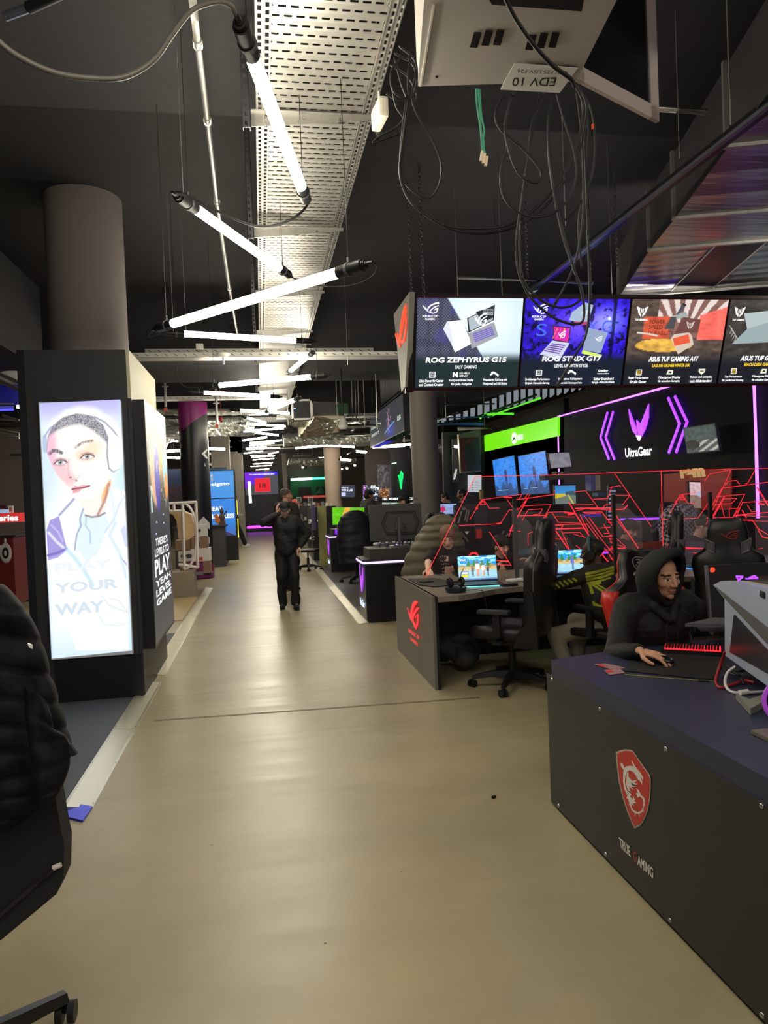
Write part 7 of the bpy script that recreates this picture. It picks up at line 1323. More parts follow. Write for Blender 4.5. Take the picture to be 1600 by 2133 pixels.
MB().prism([K(735, 330, -.1), K(800, 290, -.1), K(1100, 290, -.1), K(1100, 500, -.1), K(760, 350, -.1)], nn_*.15).build('black_spoiler', mat('gloss_black', '#101014', .12), pcw)
b = MB(); stroke(b, [K(665, 290, .01), K(740, 295, .01), K(690, 340, .01), K(665, 290, .01)], .007, -nn_, .004); stroke(b, [K(780, 320, .01), K(920, 315, .01), K(880, 285, .01), K(820, 310, .01)], .006, -nn_, .004); b.build('violet_light', VIO, pcw)
MB().prism([K(940, 460, .005), K(990, 480, .005), K(990, 560, .005), K(935, 530, .005)], nn_*.002).build('dark_badge', BLK, pcw)
# laptop back and riser beside the hooded player
lr = thing('raised_laptop', 'silver edged laptop seen from behind with an orange dot, standing on a riser', 'laptop', D(1480, 1310, 3.4)); Yl2 = 3.5
MB().prism([D(x, y, Yl2) for x, y in ((1473, 1178), (1640, 1170), (1640, 1330), (1484, 1322))], (0, .012, 0)).build('lid', mat('lid_dark', '#2f2d2e', .45), lr)
MB().prism([D(x, y, Yl2-.004) for x, y in ((1471, 1178), (1475, 1178), (1486, 1322), (1481, 1322))], (0, .018, 0)).build('silver_edge', mat('edge_silver', '#8b8b92', .35, .6), lr); MB().cone(D(1484, 1187, Yl2-.003), D(1484, 1187, Yl2-.006), .014, n=20).build('orange_dot', glow('orange_dot', '#ff4a1c', 1.0), lr)
MB().prism([G(1427, 1299, .93), G(1487, 1286, .95), G(1540, 1288, .95), G(1560, 1300, .93)], (0, 0, -.015)).build('base', mat('base_silver', '#77757c', .35, .5), lr)
MB().prism([G(1452, 1306, .9), G(1510, 1303, .9), G(1510, 1312, .9), G(1460, 1312, .9)], (0, 0, -.008)).build('riser', mat('riser_dark', '#2c2c30', .4), lr); MB().cone(D(1520, 1310, 3.45), Vector((D(1520, 1310, 3.45).x, 3.25, .76)), .02, n=10).build('riser_leg', mat('riser_dark', '#2c2c30', .4), lr)
cable([D(1440, 1302, 3.3), D(1438, 1320, 3.3), D(1440, 1330, 3.25), D(1434, 1345, 3.2)], .004, 'thin cable from the raised laptop down to the keyboard'); cable([D(1492, 1305, 3.3), D(1482, 1330, 3.25), D(1470, 1345, 3.2)], .004, 'second thin cable arc under the raised laptop')
# ================================================================== chairs
LEA = mat('black_leatherette', '#1b1a1c', .38, bump=.08, bscale=300)
def tf(loc, rz):
    R = Matrix.Rotation(rz, 3, 'Z'); L = Vector(loc); return lambda v: L+R @ Vector(v)
def xform(mb, f): mb.v = [f(v) for v in mb.v]; return mb
def star_base(t, f, r=.33, rot0=0.3, m_=None, hub=.42):
    b = MB(); b.cone((0, 0, .09), (0, 0, .14), .05, .04, 16)
    for k in range(5):
        a = rot0+k*2*PI/5; e = Vector((math.cos(a), math.sin(a), 0)); s_ = Vector((-e.y, e.x, 0))
        b.loft([[e*rr+s_*w_*q+Vector((0, 0, z+h_*p)) for q, p in ((-1, 0), (1, 0), (.7, 1), (-.7, 1))] for rr, z, w_, h_ in ((.03, .08, .03, .06), (r*.55, .085, .024, .045), (r, .065, .018, .03))])
    xform(b, f).build('star_base', m_ or BLK, t)
    xform(MB().cone((0, 0, .12), (0, 0, hub*.7), .03, n=14).cone((0, 0, hub*.7), (0, 0, hub), .018, n=12), f).build('gas_column', BLK, t)
    for k in range(5):
        a = rot0+k*2*PI/5; e = Vector((math.cos(a), math.sin(a), 0)); s_ = Vector((-math.sin(a+.8), math.cos(a+.8), 0)); c = e*r+Vector((0, 0, .031)); q = MB()
        for o in (-.018, .018): q.cone(c+s_*(o-.01), c+s_*(o+.01), .031, n=18)
        q.cone(c, c+Vector((0, 0, .04)), .01, n=8); xform(q, f).build('caster', BLK, t, angle=40)
def gaming_chair(loc, rz, label, accent=None, shell=None, arms=True, tilt=.16, group=None, base_rot=.3, headrest=True, plain=False, bz=1.):
    f = tf(loc, rz); t = thing('gaming_chair', label, 'chair', loc, group); m_ = shell or LEA
    star_base(t, f, rot0=base_rot)
    def sring(y, w_, z, h_): return [Vector((x*w_/2, y, z+h_*q)) for x, q in ((-1, .1), (-.9, 1.25), (-.62, 1.2), (-.5, .85), (0, .8), (.5, .85), (.62, 1.2), (.9, 1.25), (1, .1), (.8, 0), (-.8, 0))]
    s_ = MB().loft([sring(-.24, .44, .44, .06), sring(-.2, .50, .42, .09), sring(.1, .52, .42, .09), sring(.24, .48, .42, .08), sring(.28, .40, .43, .04)])
    so = xform(s_, f).build('seat', m_, t, smooth=True)
    xform(MB().box((0, 0, .40), (.3, .3, .04), None, .01).box((0, -.02, .37), (.14, .22, .05), None, .01), f).build('seat_plate', BLK, t)
    T = Matrix.Rotation(tilt, 3, 'X'); piv = Vector((0, -.24, .45))
    g = lambda v: f(piv+T @ Vector(v))
    prof = [(0, .40, .07), (.08, .47, .08), (.25, .46, .08), (.40, .50, .085), (.52, .55, .085), (.60, .52, .08), (.65, .38, .075), (.70, .30, .07), (.82, .30, .07), (.90, .25, .06), (.93, .16, .04)]
    prof = [(z*bz, w_, th) for z, w_, th in prof]; rings = []
    for z, w_, th in prof:
        bl2 = .05 if z < .64 else .025
        rings.append([Vector((x*w_/2, y, z)) for x, y in ((-1, -th*.2), (-.97, th*.3+bl2), (-.72, th*.35+bl2), (-.56, th*.3), (0, th*.25), (.56, th*.3), (.72, th*.35+bl2), (.97, th*.3+bl2), (1, -th*.2), (.8, -th*.6), (0, -th*.75), (-.8, -th*.6))])
    bm_ = MB().loft(rings); bo = xform(bm_, g).build('backrest', m_, t, smooth=True)
    pip = MB()
    for sx in (-1, 1): pip.tube([Vector((sx*w_/2*.985, -th*.05, z)) for z, w_, th in prof[:-1]], .006, 6)
    xform(pip, g).build('piping', mat('grey_piping', '#5d5b5e', .5) if accent is None else accent, bo)
    if accent is not None:
        for sx in (-1, 1):
            q = MB(); q.loft([[Vector((sx*(w_/2+.004), -th*.3, z)), Vector((sx*(w_/2+.006), th*.3+.05, z)), Vector((sx*(w_/2-.06), th*.38+.055, z)), Vector((sx*(w_/2-.05), -th*.6, z))] for z, w_, th in prof[1:6]]); xform(q, g).build('side_bolster', accent, t, smooth=True)
    if not plain:
        for sx in (-1, 1):
            q = MB(); hp = [(sx*.10, .665), (sx*.17, .70), (sx*.155, .61), (sx*.10, .585)]
            for a, b in zip(hp, hp[1:]+hp[:1]):
                for yy in (-.055, .03): q.cone((a[0], yy, a[1]), (b[0], yy, b[1]), .007, n=6)
            xform(q, g).build('belt_slot_frame', mat('slot_silver', '#77757a', .3, .7), bo)
            q = MB(); q.prism([Vector((x, -.056, z)) for x, z in hp], (0, .088, 0)); xform(q, g).build('belt_slot', mat('slot_grey', '#55525a', .6), bo)
    if headrest: xform(MB().box((0, .05, .79), (.22, .05, .14), None, .02), g).build('headrest_cushion', m_, t, smooth=True)
    if arms:
        for sx in (-1, 1):
            xform(MB().box((sx*.31, .02, .66), (.09, .26, .03), None, .012), f).build('armrest_pad', mat('arm_pad', '#2c2f33', .45), t)
            xform(MB().box((sx*.31, .0, .56), (.04, .06, .2), None, .008).box((sx*.27, 0, .415), (.14, .07, .02)), f).build('armrest_post', BLK, t)
            xform(MB().prism([Vector((sx*.255, -.32, .38)), Vector((sx*.255, -.12, .38)), Vector((sx*.255, -.16, .50)), Vector((sx*.255, -.24, .58)), Vector((sx*.255, -.25, .82)), Vector((sx*.255, -.29, .82)), Vector((sx*.255, -.31, .56))], (sx*.03, 0, 0)), f).build('recline_hinge', BLK, t)
    return t, f, g
REDA = mat('red_leatherette', '#c02a22', .4)
# empty chair at the near side of the desk, seen from behind and the side
ch1, f1_, g1_ = gaming_chair((1.97, 5.62, 0), math.radians(50), 'empty black gaming chair turned sideways in front of the turquoise edged laptop', base_rot=.75, tilt=.1)
eye_mesh('red_emblem', g1_((-.07, .086, .75)), g1_((.07, .086, .75)), g1_((-.07, .086, .83)), mat('dull_red_logo', '#6a1e22', .5), ch1, g1_((0, 1, 0))-g1_((0, 0, 0)), 1.0, .003)
# chair of the hooded player
ch2, f2_, g2_ = gaming_chair((2.42, 4.05, 0), PI+.02, 'black and red gaming chair behind the hooded player, with a dragon shield and white letters', accent=REDA, arms=False, tilt=.10, plain=True, headrest=False, bz=.80)
# chair further back facing away, with red emblem (right edge)
ch3, f3_, g3_ = gaming_chair((3.86, 5.5, 0), -.6, 'black gaming chair with red eye emblem, seen from behind at the right edge', tilt=.05, bz=.93)
eye_mesh('red_emblem', g3_((-.05, -.07, .70)), g3_((.08, -.07, .70)), g3_((-.05, -.07, .77)), mat('dull_red_logo2', '#9a2420', .5), ch3, g3_((0, -1, 0))-g3_((0, 0, 0)), 1.1, .004)
gaming_chair((3.2, 5.7, 0), math.radians(60), 'black gaming chair seen edge-on behind the hooded player', tilt=.05, arms=False)
stl = thing('office_chair', 'low black chair on which the boy with headphones sits', 'chair', (2.74, 5.42, 0)); ff = tf((2.74, 5.42, 0), .5); star_base(stl, ff, .3); xform(MB().box((0, 0, .44), (.46, .46, .07), None, .03), ff).build('seat', LEA, stl, smooth=True); xform(MB().box((0, -.25, .78), (.42, .06, .34), None, .03).box((0, -.26, .52), (.08, .04, .3)), ff).build('backrest', LEA, stl, smooth=True)
for sx in (-1, 1): xform(MB().box((sx*.27, 0, .66), (.06, .26, .03), None, .01).box((sx*.27, 0, .54), (.04, .05, .22)), ff).build('armrest', BLK, stl)
gaming_chair((2.07, 8.12, 0), PI+.05, 'black gaming chair behind the player with glasses, hung with an olive padded coat', tilt=.06, arms=False)
gaming_chair((D(1415, 1100, 8.4).x, 8.4, 0), PI-.2, 'gaming chair under the black and white checked shirt', tilt=.05, arms=False)
# green mesh chair far back and the chair with the hanging parka
gch = thing('mesh_chair', 'lime green framed mesh office chair right behind the walking crowd', 'chair', (.95, 15.6, 0)); ff = tf((.98, 16.2, 0), -1.9); LIME = mat('lime_frame', '#a8c04a', .4)
star_base(gch, ff, .3); xform(MB().box((0, 0, .45), (.46, .44, .06), None, .02), ff).build('seat', LEA, gch); xform(MB().box((0, -.25, .85), (.42, .03, .55), None, .012), ff).build('backrest', mat('dark_mesh', '#2a2c24', .7), gch); q = MB()
for sx in (-1, 1): q.tube(bez([(sx*.22, -.18, .45), (sx*.24, -.26, .7), (sx*.23, -.27, 1.0), (sx*.15, -.27, 1.15)], 5), .016, 6)
xform(q, ff).build('side_frame', LIME, gch); xform(MB().box((0, -.27, 1.22), (.26, .05, .14), None, .02), ff).build('headrest', LEA, gch)
# ------------------------------------------------------------------ padded jackets
def quilt(name, label, prof, f, m_, nq=9, puff=.022, arc=(-1.2, PI+1.2), parent=None, sleeve=None, seed=1, group=None, seg=44, sub=5):
    """a padded coat draped over a backrest: prof = list of (z, half width, half depth, x shift, y shift)"""
    P = np.array(prof, float); n = nq*sub; zz = np.linspace(0, len(P)-1, n+1); rings = []
    for i, s_ in enumerate(zz):
        k = min(int(s_), len(P)-2); q = P[k]*(1-(s_-k))+P[k+1]*(s_-k); ph = (i % sub)/sub; pf = puff*math.sqrt(max(0, math.sin(PI*ph)))*(1 if 0 < i < n else 0); ring = []
        for j in range(seg):
            a = arc[0]+(arc[1]-arc[0])*j/(seg-1); w_ = pf+.012*noise.noise(Vector((a*2.2, i*.4, seed)))+.02*noise.noise(Vector((a*1.1, q[0]*5, seed+4)))
            ring.append(Vector((q[3]+(q[1]+w_)*math.cos(a), q[4]-(q[2]+w_)*math.sin(a), q[0])))
        inner = [Vector((q[3]+(v.x-q[3])*.86, q[4]+(v.y-q[4])*.86, v.z)) for v in reversed(ring)]; rings.append(ring+inner)
    b = MB().loft(rings); return tag(xform(b, f).build(name, m_, None, smooth=True), label, 'coat', group)
PUFB = mat('black_puffer', '#0d0d11', .8, spec=.25, bump=.3, bscale=25)
# big foreground chair with black padded jacket
fch = thing('office_chair', 'dark office chair in the left foreground, mostly cut off, with one castor leg showing', 'chair', (-1.1, 2.12, 0)); ff = tf((-1.02, 2.02, 0), 0.55)
q = Vector((-.66, 2.37, 0)); c0 = Vector((-1.02, 2.02, 0)); a0 = math.atan2(q.y-c0.y, q.x-c0.x)
star_base(fch, tf(tuple(c0), 0), .49, a0, mat('base_satin', '#222326', .3, .2))
xform(MB().box((0, 0, .47), (.5, .5, .08), None, .03), tf(tuple(c0), .3)).build('seat', LEA, fch, smooth=True)
def pl_(pts, Y): return [D(x, y, Y) for x, y in pts]
MB().prism(pl_([(-260, 1240), (20, 1260), (80, 1400), (112, 1540), (112, 1640), (128, 1735), (134, 1760), (132, 1830), (118, 1862), (-30, 1985), (-260, 2060)], 1.78), (0, .07, 0)).build('backrest', mat('fabric_black', '#151417', .7, bump=.2, bscale=300), fch)
MB().tube([D(118, 1806, 1.775), D(60, 1855, 1.775), D(-80, 1975, 1.775)], .006, 8).build('seam', mat('fabric_seam', '#1f1d20', .7), fch)
MB().cone(D(111, 1808, 1.77), D(127, 1801, 1.77), .006, n=10).build('ivory_cap', mat('ivory_plastic', '#cfc4bc', .4), fch)
# jacket outline carries the photo's silhouette; built as a stack of padded panels with real thickness
def panel_coat(rows, Y, dep, m_, name, label, seed):
    """rows: list of (left px, right px, py) contour stations; padded by quilting between stations"""
    rings = []; sub = 7
    for i in range(len(rows)-1):
        for k in range(sub if i < len(rows)-2 else sub+1):
            t = k/sub; r0 = rows[i]; r1 = rows[i+1]; pf = math.sqrt(max(0, math.sin(PI*t)))
            L_ = r0[0]*(1-t)+r1[0]*t; Rr = r0[1]*(1-t)+r1[1]*t; yy = r0[2]*(1-t)+r1[2]*t; slant = r0[3]*(1-t)+r1[3]*t
            ring = []; nn = 26
            for j in range(nn):
                u_ = j/(nn-1); px = L_+(Rr+pf*5-L_)*u_; py = yy+slant*(u_-.5); a = math.sqrt(max(0, 1-(2*u_-1)**4)); w_ = dep*(.35+.65*a)*(.9+.12*pf)+.02*noise.noise(Vector((px*.016, py*.02, seed)))+.02*noise.noise(Vector((px*.03+9, py*.006, seed)))*a
                ring.append(D(px, py, Y-w_ if 0 < j < nn-1 else Y))
            back = [D(L_+(Rr-L_)*u_, yy+slant*(u_-.5), Y+dep*.5) for u_ in (1, .66, .33, 0)]; rings.append(ring+back)
    return tag(MB().loft(rings).build(name, m_, None, smooth=True), label, 'coat')
panel_coat([(-90, 8, 1212, 10), (-110, 56, 1262, 26), (-130, 86, 1322, 30), (-140, 104, 1392, 30), (-140, 122, 1455, 20), (-140, 138, 1515, 6), (-140, 148, 1570, -20), (-140, 133, 1628, -50), (-140, 112, 1668, -40), (-140, 56, 1715, -30), (-150, 12, 1738, -10)], 1.78, .10, PUFB, 'padded_jacket', 'black padded jacket hanging over the chair in the left foreground', 3)
panel_coat([(50, 92, 1440, 24), (50, 112, 1500, 40), (56, 140, 1545, -18), (58, 146, 1600, -40), (66, 126, 1655, -26), (72, 106, 1675, -10)], 1.71, .055, PUFB, 'jacket_sleeve', 'sleeve of the black padded jacket in the left foreground', 8)
sl = bpy.data.objects['jacket_sleeve']; jk = bpy.data.objects['padded_jacket']; del sl['label']; del sl['category']
sl.location = sl.location-jk.location; sl.parent = jk
MB().prism([D(x, y, 1.68) for x, y in ((138, 1542), (146, 1552), (160, 1572), (150, 1576), (138, 1562))], (0, .012, 0)).build('cord_stopper', BLK, jk)
MB().prism([D(x, y, 1.64) for x, y in ((57, 1340), (66, 1344), (67, 1352), (60, 1348))], (0, .006, 0)).build('white_tag', WHP, jk)
# olive coat on the chair of the player with glasses
OLV = mat('olive_puffer', '#5c5442', .55, bump=.12, bscale=40)
quilt('padded_coat', 'olive padded coat with hood hung over the chair of the player with glasses', [(1.36, .05, .06, .05, 0), (1.32, .14, .12, .04, 0), (1.22, .19, .15, .02, 0), (1.12, .25, .15, 0, 0), (1.0, .31, .16, -.02, 0), (.85, .36, .17, -.04, 0), (.68, .40, .18, -.06, 0), (.5, .42, .18, -.07, 0)], tf((2.04, 8.22, 0), 0), OLV, 8, .02, arc=(-.7, PI+.7))
# black parka on a chair by the second counter, and the legs of the person sitting in it
pk = D(735, 1100, 13.4)
quilt('black_parka', 'long black parka hanging from a chair at the second violet counter', [(1.42, .06, .08, .03, 0), (1.38, .17, .14, .03, 0), (1.3, .26, .17, .02, 0), (1.15, .31, .18, 0, 0), (.95, .33, .2, 0, 0), (.75, .33, .22, 0, 0), (.55, .32, .22, 0, 0), (.42, .31, .22, 0, 0)], tf((pk.x+.03, 13.4, -.06), 0), mat('parka_black', '#101218', .6, bump=.1, bscale=30), 9, .01)
pch = thing('office_chair', 'black office chair under the long black parka', 'chair', (pk.x+.02, 13.4, 0)); ff = tf((pk.x+.05, 13.45, 0), .1); star_base(pch, ff, .3); xform(MB().box((0, 0, .45), (.46, .46, .07), None, .02).box((0, -.0, .9), (.3, .05, .75), None, .02), ff).build('seat', LEA, pch)
# jacket with three stripes and checked shirt, seen through the partition
quilt('striped_jacket', 'grey jacket with three white stripes seen through the partition behind the empty chair', [(1.22, .05, .05, -.06, 0), (1.15, .12, .12, -.03, 0), (1.0, .22, .15, 0, 0), (.85, .28, .16, .02, 0)], tf((D(1150, 1130, 7.9).x, 7.9, 0), 0), mat('slate_jacket', '#4a4a50', .7), 4, .01)
b = MB()
for o in (0, 8, 16): b.tube([D(1118+o, 1108, 7.68), D(1132+o, 1118, 7.68), D(1144+o*.9, 1135, 7.68), D(1152+o*.9, 1152, 7.68)], .007, 6)
b.build('white_stripe', mat('stripe_white', '#c8c0c0', .6), bpy.data.objects['striped_jacket'])
CHK = bpy.data.materials.new('checked_cloth'); CHK.use_nodes = True; nt = CHK.node_tree; tc = nt.nodes.new('ShaderNodeTexCoord'); br_ = nt.nodes.new('ShaderNodeTexChecker'); mp_ = nt.nodes.new('ShaderNodeMapping'); mp_.inputs['Rotation'].default_value = (.3, .5, .6); nt.links.new(tc.outputs['Object'], mp_.inputs[0]); nt.links.new(mp_.outputs[0], br_.inputs['Vector'])
br_.inputs['Scale'].default_value = 26; br_.inputs['Color1'].default_value = (*lin('#26242c'), 1); br_.inputs['Color2'].default_value = (*lin('#a09ca8'), 1); nt.links.new(br_.outputs['Color'], nt.nodes['Principled BSDF'].inputs['Base Color']); nt.nodes['Principled BSDF'].inputs['Roughness'].default_value = .8
quilt('checked_shirt', 'black and white checked shirt hung over a chair behind the partition', [(1.36, .08, .08, .05, 0), (1.33, .18, .13, .03, 0), (1.24, .25, .15, 0, 0), (1.12, .27, .16, -.02, 0), (1.0, .25, .16, -.04, 0), (.8, .24, .16, -.04, 0)], tf((D(1415, 1100, 8.45).x, 8.45, 0), .2), CHK, 5, .006)
# ================================================================== people
def ik(a, c, l1, l2, pole):
    a = Vector(a); c = Vector(c); d = c-a; L = min(d.length, (l1+l2)*.995); dn_ = d.normalized(); x = (l1*l1-l2*l2+L*L)/(2*L); h = math.sqrt(max(l1*l1-x*x, 0)); p = Vector(pole); p = (p-dn_*p.dot(dn_)).normalized(); return a+dn_*x+p*h, a+dn_*L
def toloc(loc, rz, p): return Matrix.Rotation(-rz, 3, 'Z') @ (Vector(p)-Vector(loc))
def hand(b, w_, d, palm, side, curl=.5, s=1., spread=.22):
    """w_ wrist, d finger direction, palm palm normal, side +1 when the thumb is at +x (x = d cross palm)"""
    d = Vector(d).normalized(); n_ = Vector(palm); n_ = (n_-d*n_.dot(d)).normalized(); x = d.cross(n_)*side
    for k, o in enumerate((.028, .010, -.009, -.026)):
        kn = w_+d*.088*s+x*o*s; b.cap(w_+x*o*.5*s, kn, .0125*s, .0115*s, 10)
        L = (.04, .045, .042, .032)[k]*s; ang = (0.12, .0, -.08, -.2)[k]*spread*4; dr = (d+x*ang).normalized(); p = kn; c = curl*.5
        for j, (ll, r0, r1) in enumerate(((L, .0092, .0085), (L*.62, .0085, .0078), (L*.5, .0078, .0066))):
            dr2 = dr*math.cos(c)+n_*math.sin(c); q = p+dr2*ll; b.cap(p, q, r0*s, r1*s, 8); p = q; c += curl*.75
    t0 = w_+d*.03*s+x*.022*s; t1 = t0+(d*.5+x*.75+n_*.3).normalized()*.042*s; t2 = t1+(d*.9+x*.3+n_*.25).normalized()*.032*s; t3 = t2+(d+x*.05+n_*.2).normalized()*.024*s
    b.cap(t0, t1, .0145*s, .0115*s, 8); b.cap(t1, t2, .011*s, .0098*s, 8); b.cap(t2, t3, .0098*s, .008*s, 8)
def head_shape(b, H, R, s=1.):
    X = lambda x, y, z: H+R @ Vector((x*s, y*s, z*s)); E = lambda c, r: b.ell(X(*c), Vector(r)*s, R, 20, 14)
    E((0, -.014, .036), (.073, .094, .083)); E((0, .026, -.012), (.061, .066, .088)); E((0, .032, -.07), (.046, .05, .036)); E((0, .07, -.094), (.02, .018, .015))
    b.cap(X(-.036, .074, .02), X(.036, .074, .02), .0135*s); b.cap(X(0, .088, .012), X(0, .109, -.028), .0065*s, .0095*s, 10)
    for sx in (-1, 1): E((sx*.012, .098, -.033), (.0085, .009, .007)); E((sx*.041, .054, -.022), (.024, .03, .024)); E((sx*.077, -.006, -.012), (.009, .02, .031)); E((sx*.031, .0715, .0), (.0145, .0135, .0115))
    E((0, .087, -.0585), (.022, .011, .0055)); E((0, .085, -.069), (.019, .011, .007)); b.cap(X(0, -.02, -.06), X(0, -.03, -.14), .052*s, .055*s, 14)
def face_cols(V, H, R, skin, s=1., brow='#1c1512', lip='#a0605a', beard=0., hairline=None):
    Q = (V-np.array(H)) @ np.array(R)/s; C = np.tile(np.array(lin(skin)), (len(V), 1)); x, y, z = Q.T; fr = (y > .05) & (np.abs(x) < .075) & (np.abs(z) < .13)
    n_ = np.array([noise.noise(Vector(v)*40) for v in V]) if len(V) < 120000 else 0; C = C*(1+.06*n_)[:, None] if len(V) < 120000 else C
    if beard: m = fr & (z < -.035-.0*x) | ((np.abs(x) > .045) & (z < .0) & (z > -.11) & (y > .0) & (y < .08)); C[m] = C[m]*(1-beard)+np.array(lin('#2a1e1a'))*beard; m = fr & (z < -.042) & (z > -.054) & (np.abs(x) < .03); C[m] = C[m]*(1-beard)+np.array(lin('#2a1e1a'))*beard
    ax = np.abs(x); m = fr & (ax > .012) & (ax < .052) & (np.abs(z-(.0215+.004*np.sin(ax*60))) < .0048); C[m] = lin(brow)
    m = fr & (np.hypot((ax-.031)/.0155, z/.0065) < 1); C[m] = lin('#cfc6c0'); m = fr & (np.hypot(ax-.031, z) < .0064); C[m] = lin('#21150f')
    m = fr & (np.abs(z-.0075+.12*np.abs(ax-.031)) < .0018) & (ax > .014) & (ax < .048); C[m] = lin('#2a1a16')
    m = fr & (np.hypot(x/.024, (z+.0635)/.0098) < 1); C[m] = lin(lip); m = fr & (np.abs(z+.0635) < .0016) & (ax < .022); C[m] = np.array(lin(lip))*.4
    m = fr & (y > .095) & (np.hypot(ax-.008, z+.0395) < .0042); C[m] = np.array(lin(skin))*.3
    return C
SKM = colmat('skin', None, .5, .35)
def person(label, loc, rz, sit=False, lean=.05, twist=0., head=(0, 0), hand_r=None, hand_l=None, pole_r=(.6, -.5, -.6), pole_l=(-.6, -.5, -.6), foot_r=None, foot_l=None, H=1.72, skin='#c8957c', hair='#1a1512', hairs=1, top='#17171a', topname=None, sleeve=1., puff=1., pants='#17171c', shoes='#1a1a1c', voxel=.008, hv=None, brow='#1c1512', beard=0., curl=(.5, .5), palm_r=(0, 0, -1), palm_l=(0, 0, -1), dir_r=None, dir_l=None, legs=True, hips_z=None, tilt=0., fold=.012, pelvis_off=(0, 0), topmat=None, seed=1.):
    k = H/1.72; f = tf(loc, rz); Rz = Matrix.Rotation(rz, 3, 'Z'); t = thing('person', label, 'person', loc)
    pz = (hips_z if hips_z else (.53 if sit else .93*k)); P = Vector((pelvis_off[0], pelvis_off[1], pz)); RL = Matrix.Rotation(tilt, 3, 'Y') @ Matrix.Rotation(-lean, 3, 'X')
    up = lambda z, x=0, y=0: P+RL @ Vector((x, y, z))
    RT = RL @ Matrix.Rotation(twist, 3, 'Z'); sh = lambda sx: P+RL @ Vector((0, 0, .455*k))+RT @ Vector((sx*.175*k, 0, 0))
    waist = up(.14*k); chest = up(.34*k, 0, .01); neck = up(.50*k, 0, .0); Hc = up(.50*k)+Matrix.Rotation(-lean*.6, 3, 'X') @ Vector((0, .03*k, .135*k))
    RH = Matrix.Rotation(head[0], 3, 'Z') @ Matrix.Rotation(head[1], 3, 'X') @ (Matrix.Rotation(head[2], 3, 'Y') if len(head) > 2 else Matrix.Identity(3))
    ua, fa = .285*k, .25*k; arms = []
    for sx, hd_, pole in ((1, hand_r, pole_r), (-1, hand_l, pole_l)):
        s0 = sh(sx); tg = Vector(hd_) if hd_ else s0+Vector((sx*.06, .04, -(ua+fa)*.97)); e, w_ = ik(s0, tg, ua, fa, pole); arms.append((s0, e, w_))
    th, cf = .43*k, .42*k; legj = []
    for sx, ft in ((1, foot_r), (-1, foot_l)):
        h0 = P+Vector((sx*.085*k, 0, -.02)); a_ = Vector(ft) if ft else (Vector((sx*.13, .42, .09)) if sit else Vector((sx*.1, 0, .09))); kn, an = ik(h0, a_, th, cf, (sx*.15, 1, .25)); legj.append((h0, kn, an, Vector((sx*.15, 1, 0)).normalized()))
    # body: one continuous surface with head, hands
    b = MB(); head_shape(b, Hc, RH, k); b.cap(neck-Vector((0, 0, .03)), Hc+RH @ Vector((0, -.02, -.09*k)), .056*k, .052*k, 14)
    b.cap(P+Vector((0, 0, .0)), waist, .12*k, .115*k, 14); b.cap(waist, chest, .115*k, .13*k, 14); b.cap(sh(1), sh(-1), .06*k, .06*k, 12); b.cap(chest, neck, .12*k, .055*k, 12)
    for i, (s0, e, w_) in enumerate(arms):
        b.cap(s0, e, .047*k, .039*k); b.cap(e, w_, .038*k, .027*k); d = (dir_r, dir_l)[i]; d = Vector(d) if d else (w_-e)
        hand(b, w_, d, (palm_r, palm_l)[i], (1, -1)[i]*(-1), curl[i], k)
    for h0, kn, an, fd_ in legj:
        if legs: b.cap(h0, kn, .078*k, .055*k); b.cap(kn, an, .052*k, .036*k); b.cap(an, an+fd_*.11*k-Vector((0, 0, .055)), .026*k, .02*k)
    V, N, F = remesh(b, hv or voxel, 2); C = face_cols(V, Hc, RH, skin, k, brow, beard=beard); Vw = (V @ np.array(Rz).T)+np.array(loc); body_ = mkobj('body', Vw, F, SKM, None, t, True, vcols(F, C))
    # clothing
    b = MB(); pf = puff; b.cap(P+Vector((0, 0, .02)), waist, .15*k*pf, .14*k*pf, 16)
    for o in (-.05, .05):
        b.cap(up(.12*k, o*k), up(.36*k, o*1.3*k, .01), .115*k*pf, .12*k*pf, 16)
    b.cap(sh(1)-RT @ Vector((.02, 0, .0)), sh(-1)+RT @ Vector((.02, 0, .0)), .077*k*pf, .077*k*pf, 14); b.cap(chest, neck-RL @ Vector((0, 0, .035)), .125*k*pf, .075*k*(1+.5*(pf-1)), 14)
    for s0, e, w_ in arms:
        if sleeve >= 1: b.cap(s0, e, .064*k*pf, .056*k*pf); b.cap(e, w_-(w_-e).normalized()*.015, .054*k*pf, .041*k*(.5+.5*pf))
        else: q = s0+(e-s0)*sleeve; b.cap(s0, q, .064*k, .062*k)
    V, N, F = remesh(b, voxel, 3); V = fnoise(V, N, fold, 9, seed*7.3); V = fnoise(V, N, fold*.28, 22, seed*3.1, (1, 1, 2.2))
    if pf > 1.25: V = V+N*(np.abs(np.sin(V[:, 2]*PI/.075))**.5*.012-.008)[:, None]
    Vw = (V @ np.array(Rz).T)+np.array(loc); mkobj(topname or 'jacket', Vw, F, topmat or mat('cloth'+top, top, .75, bump=.1, bscale=200), None, t, True)
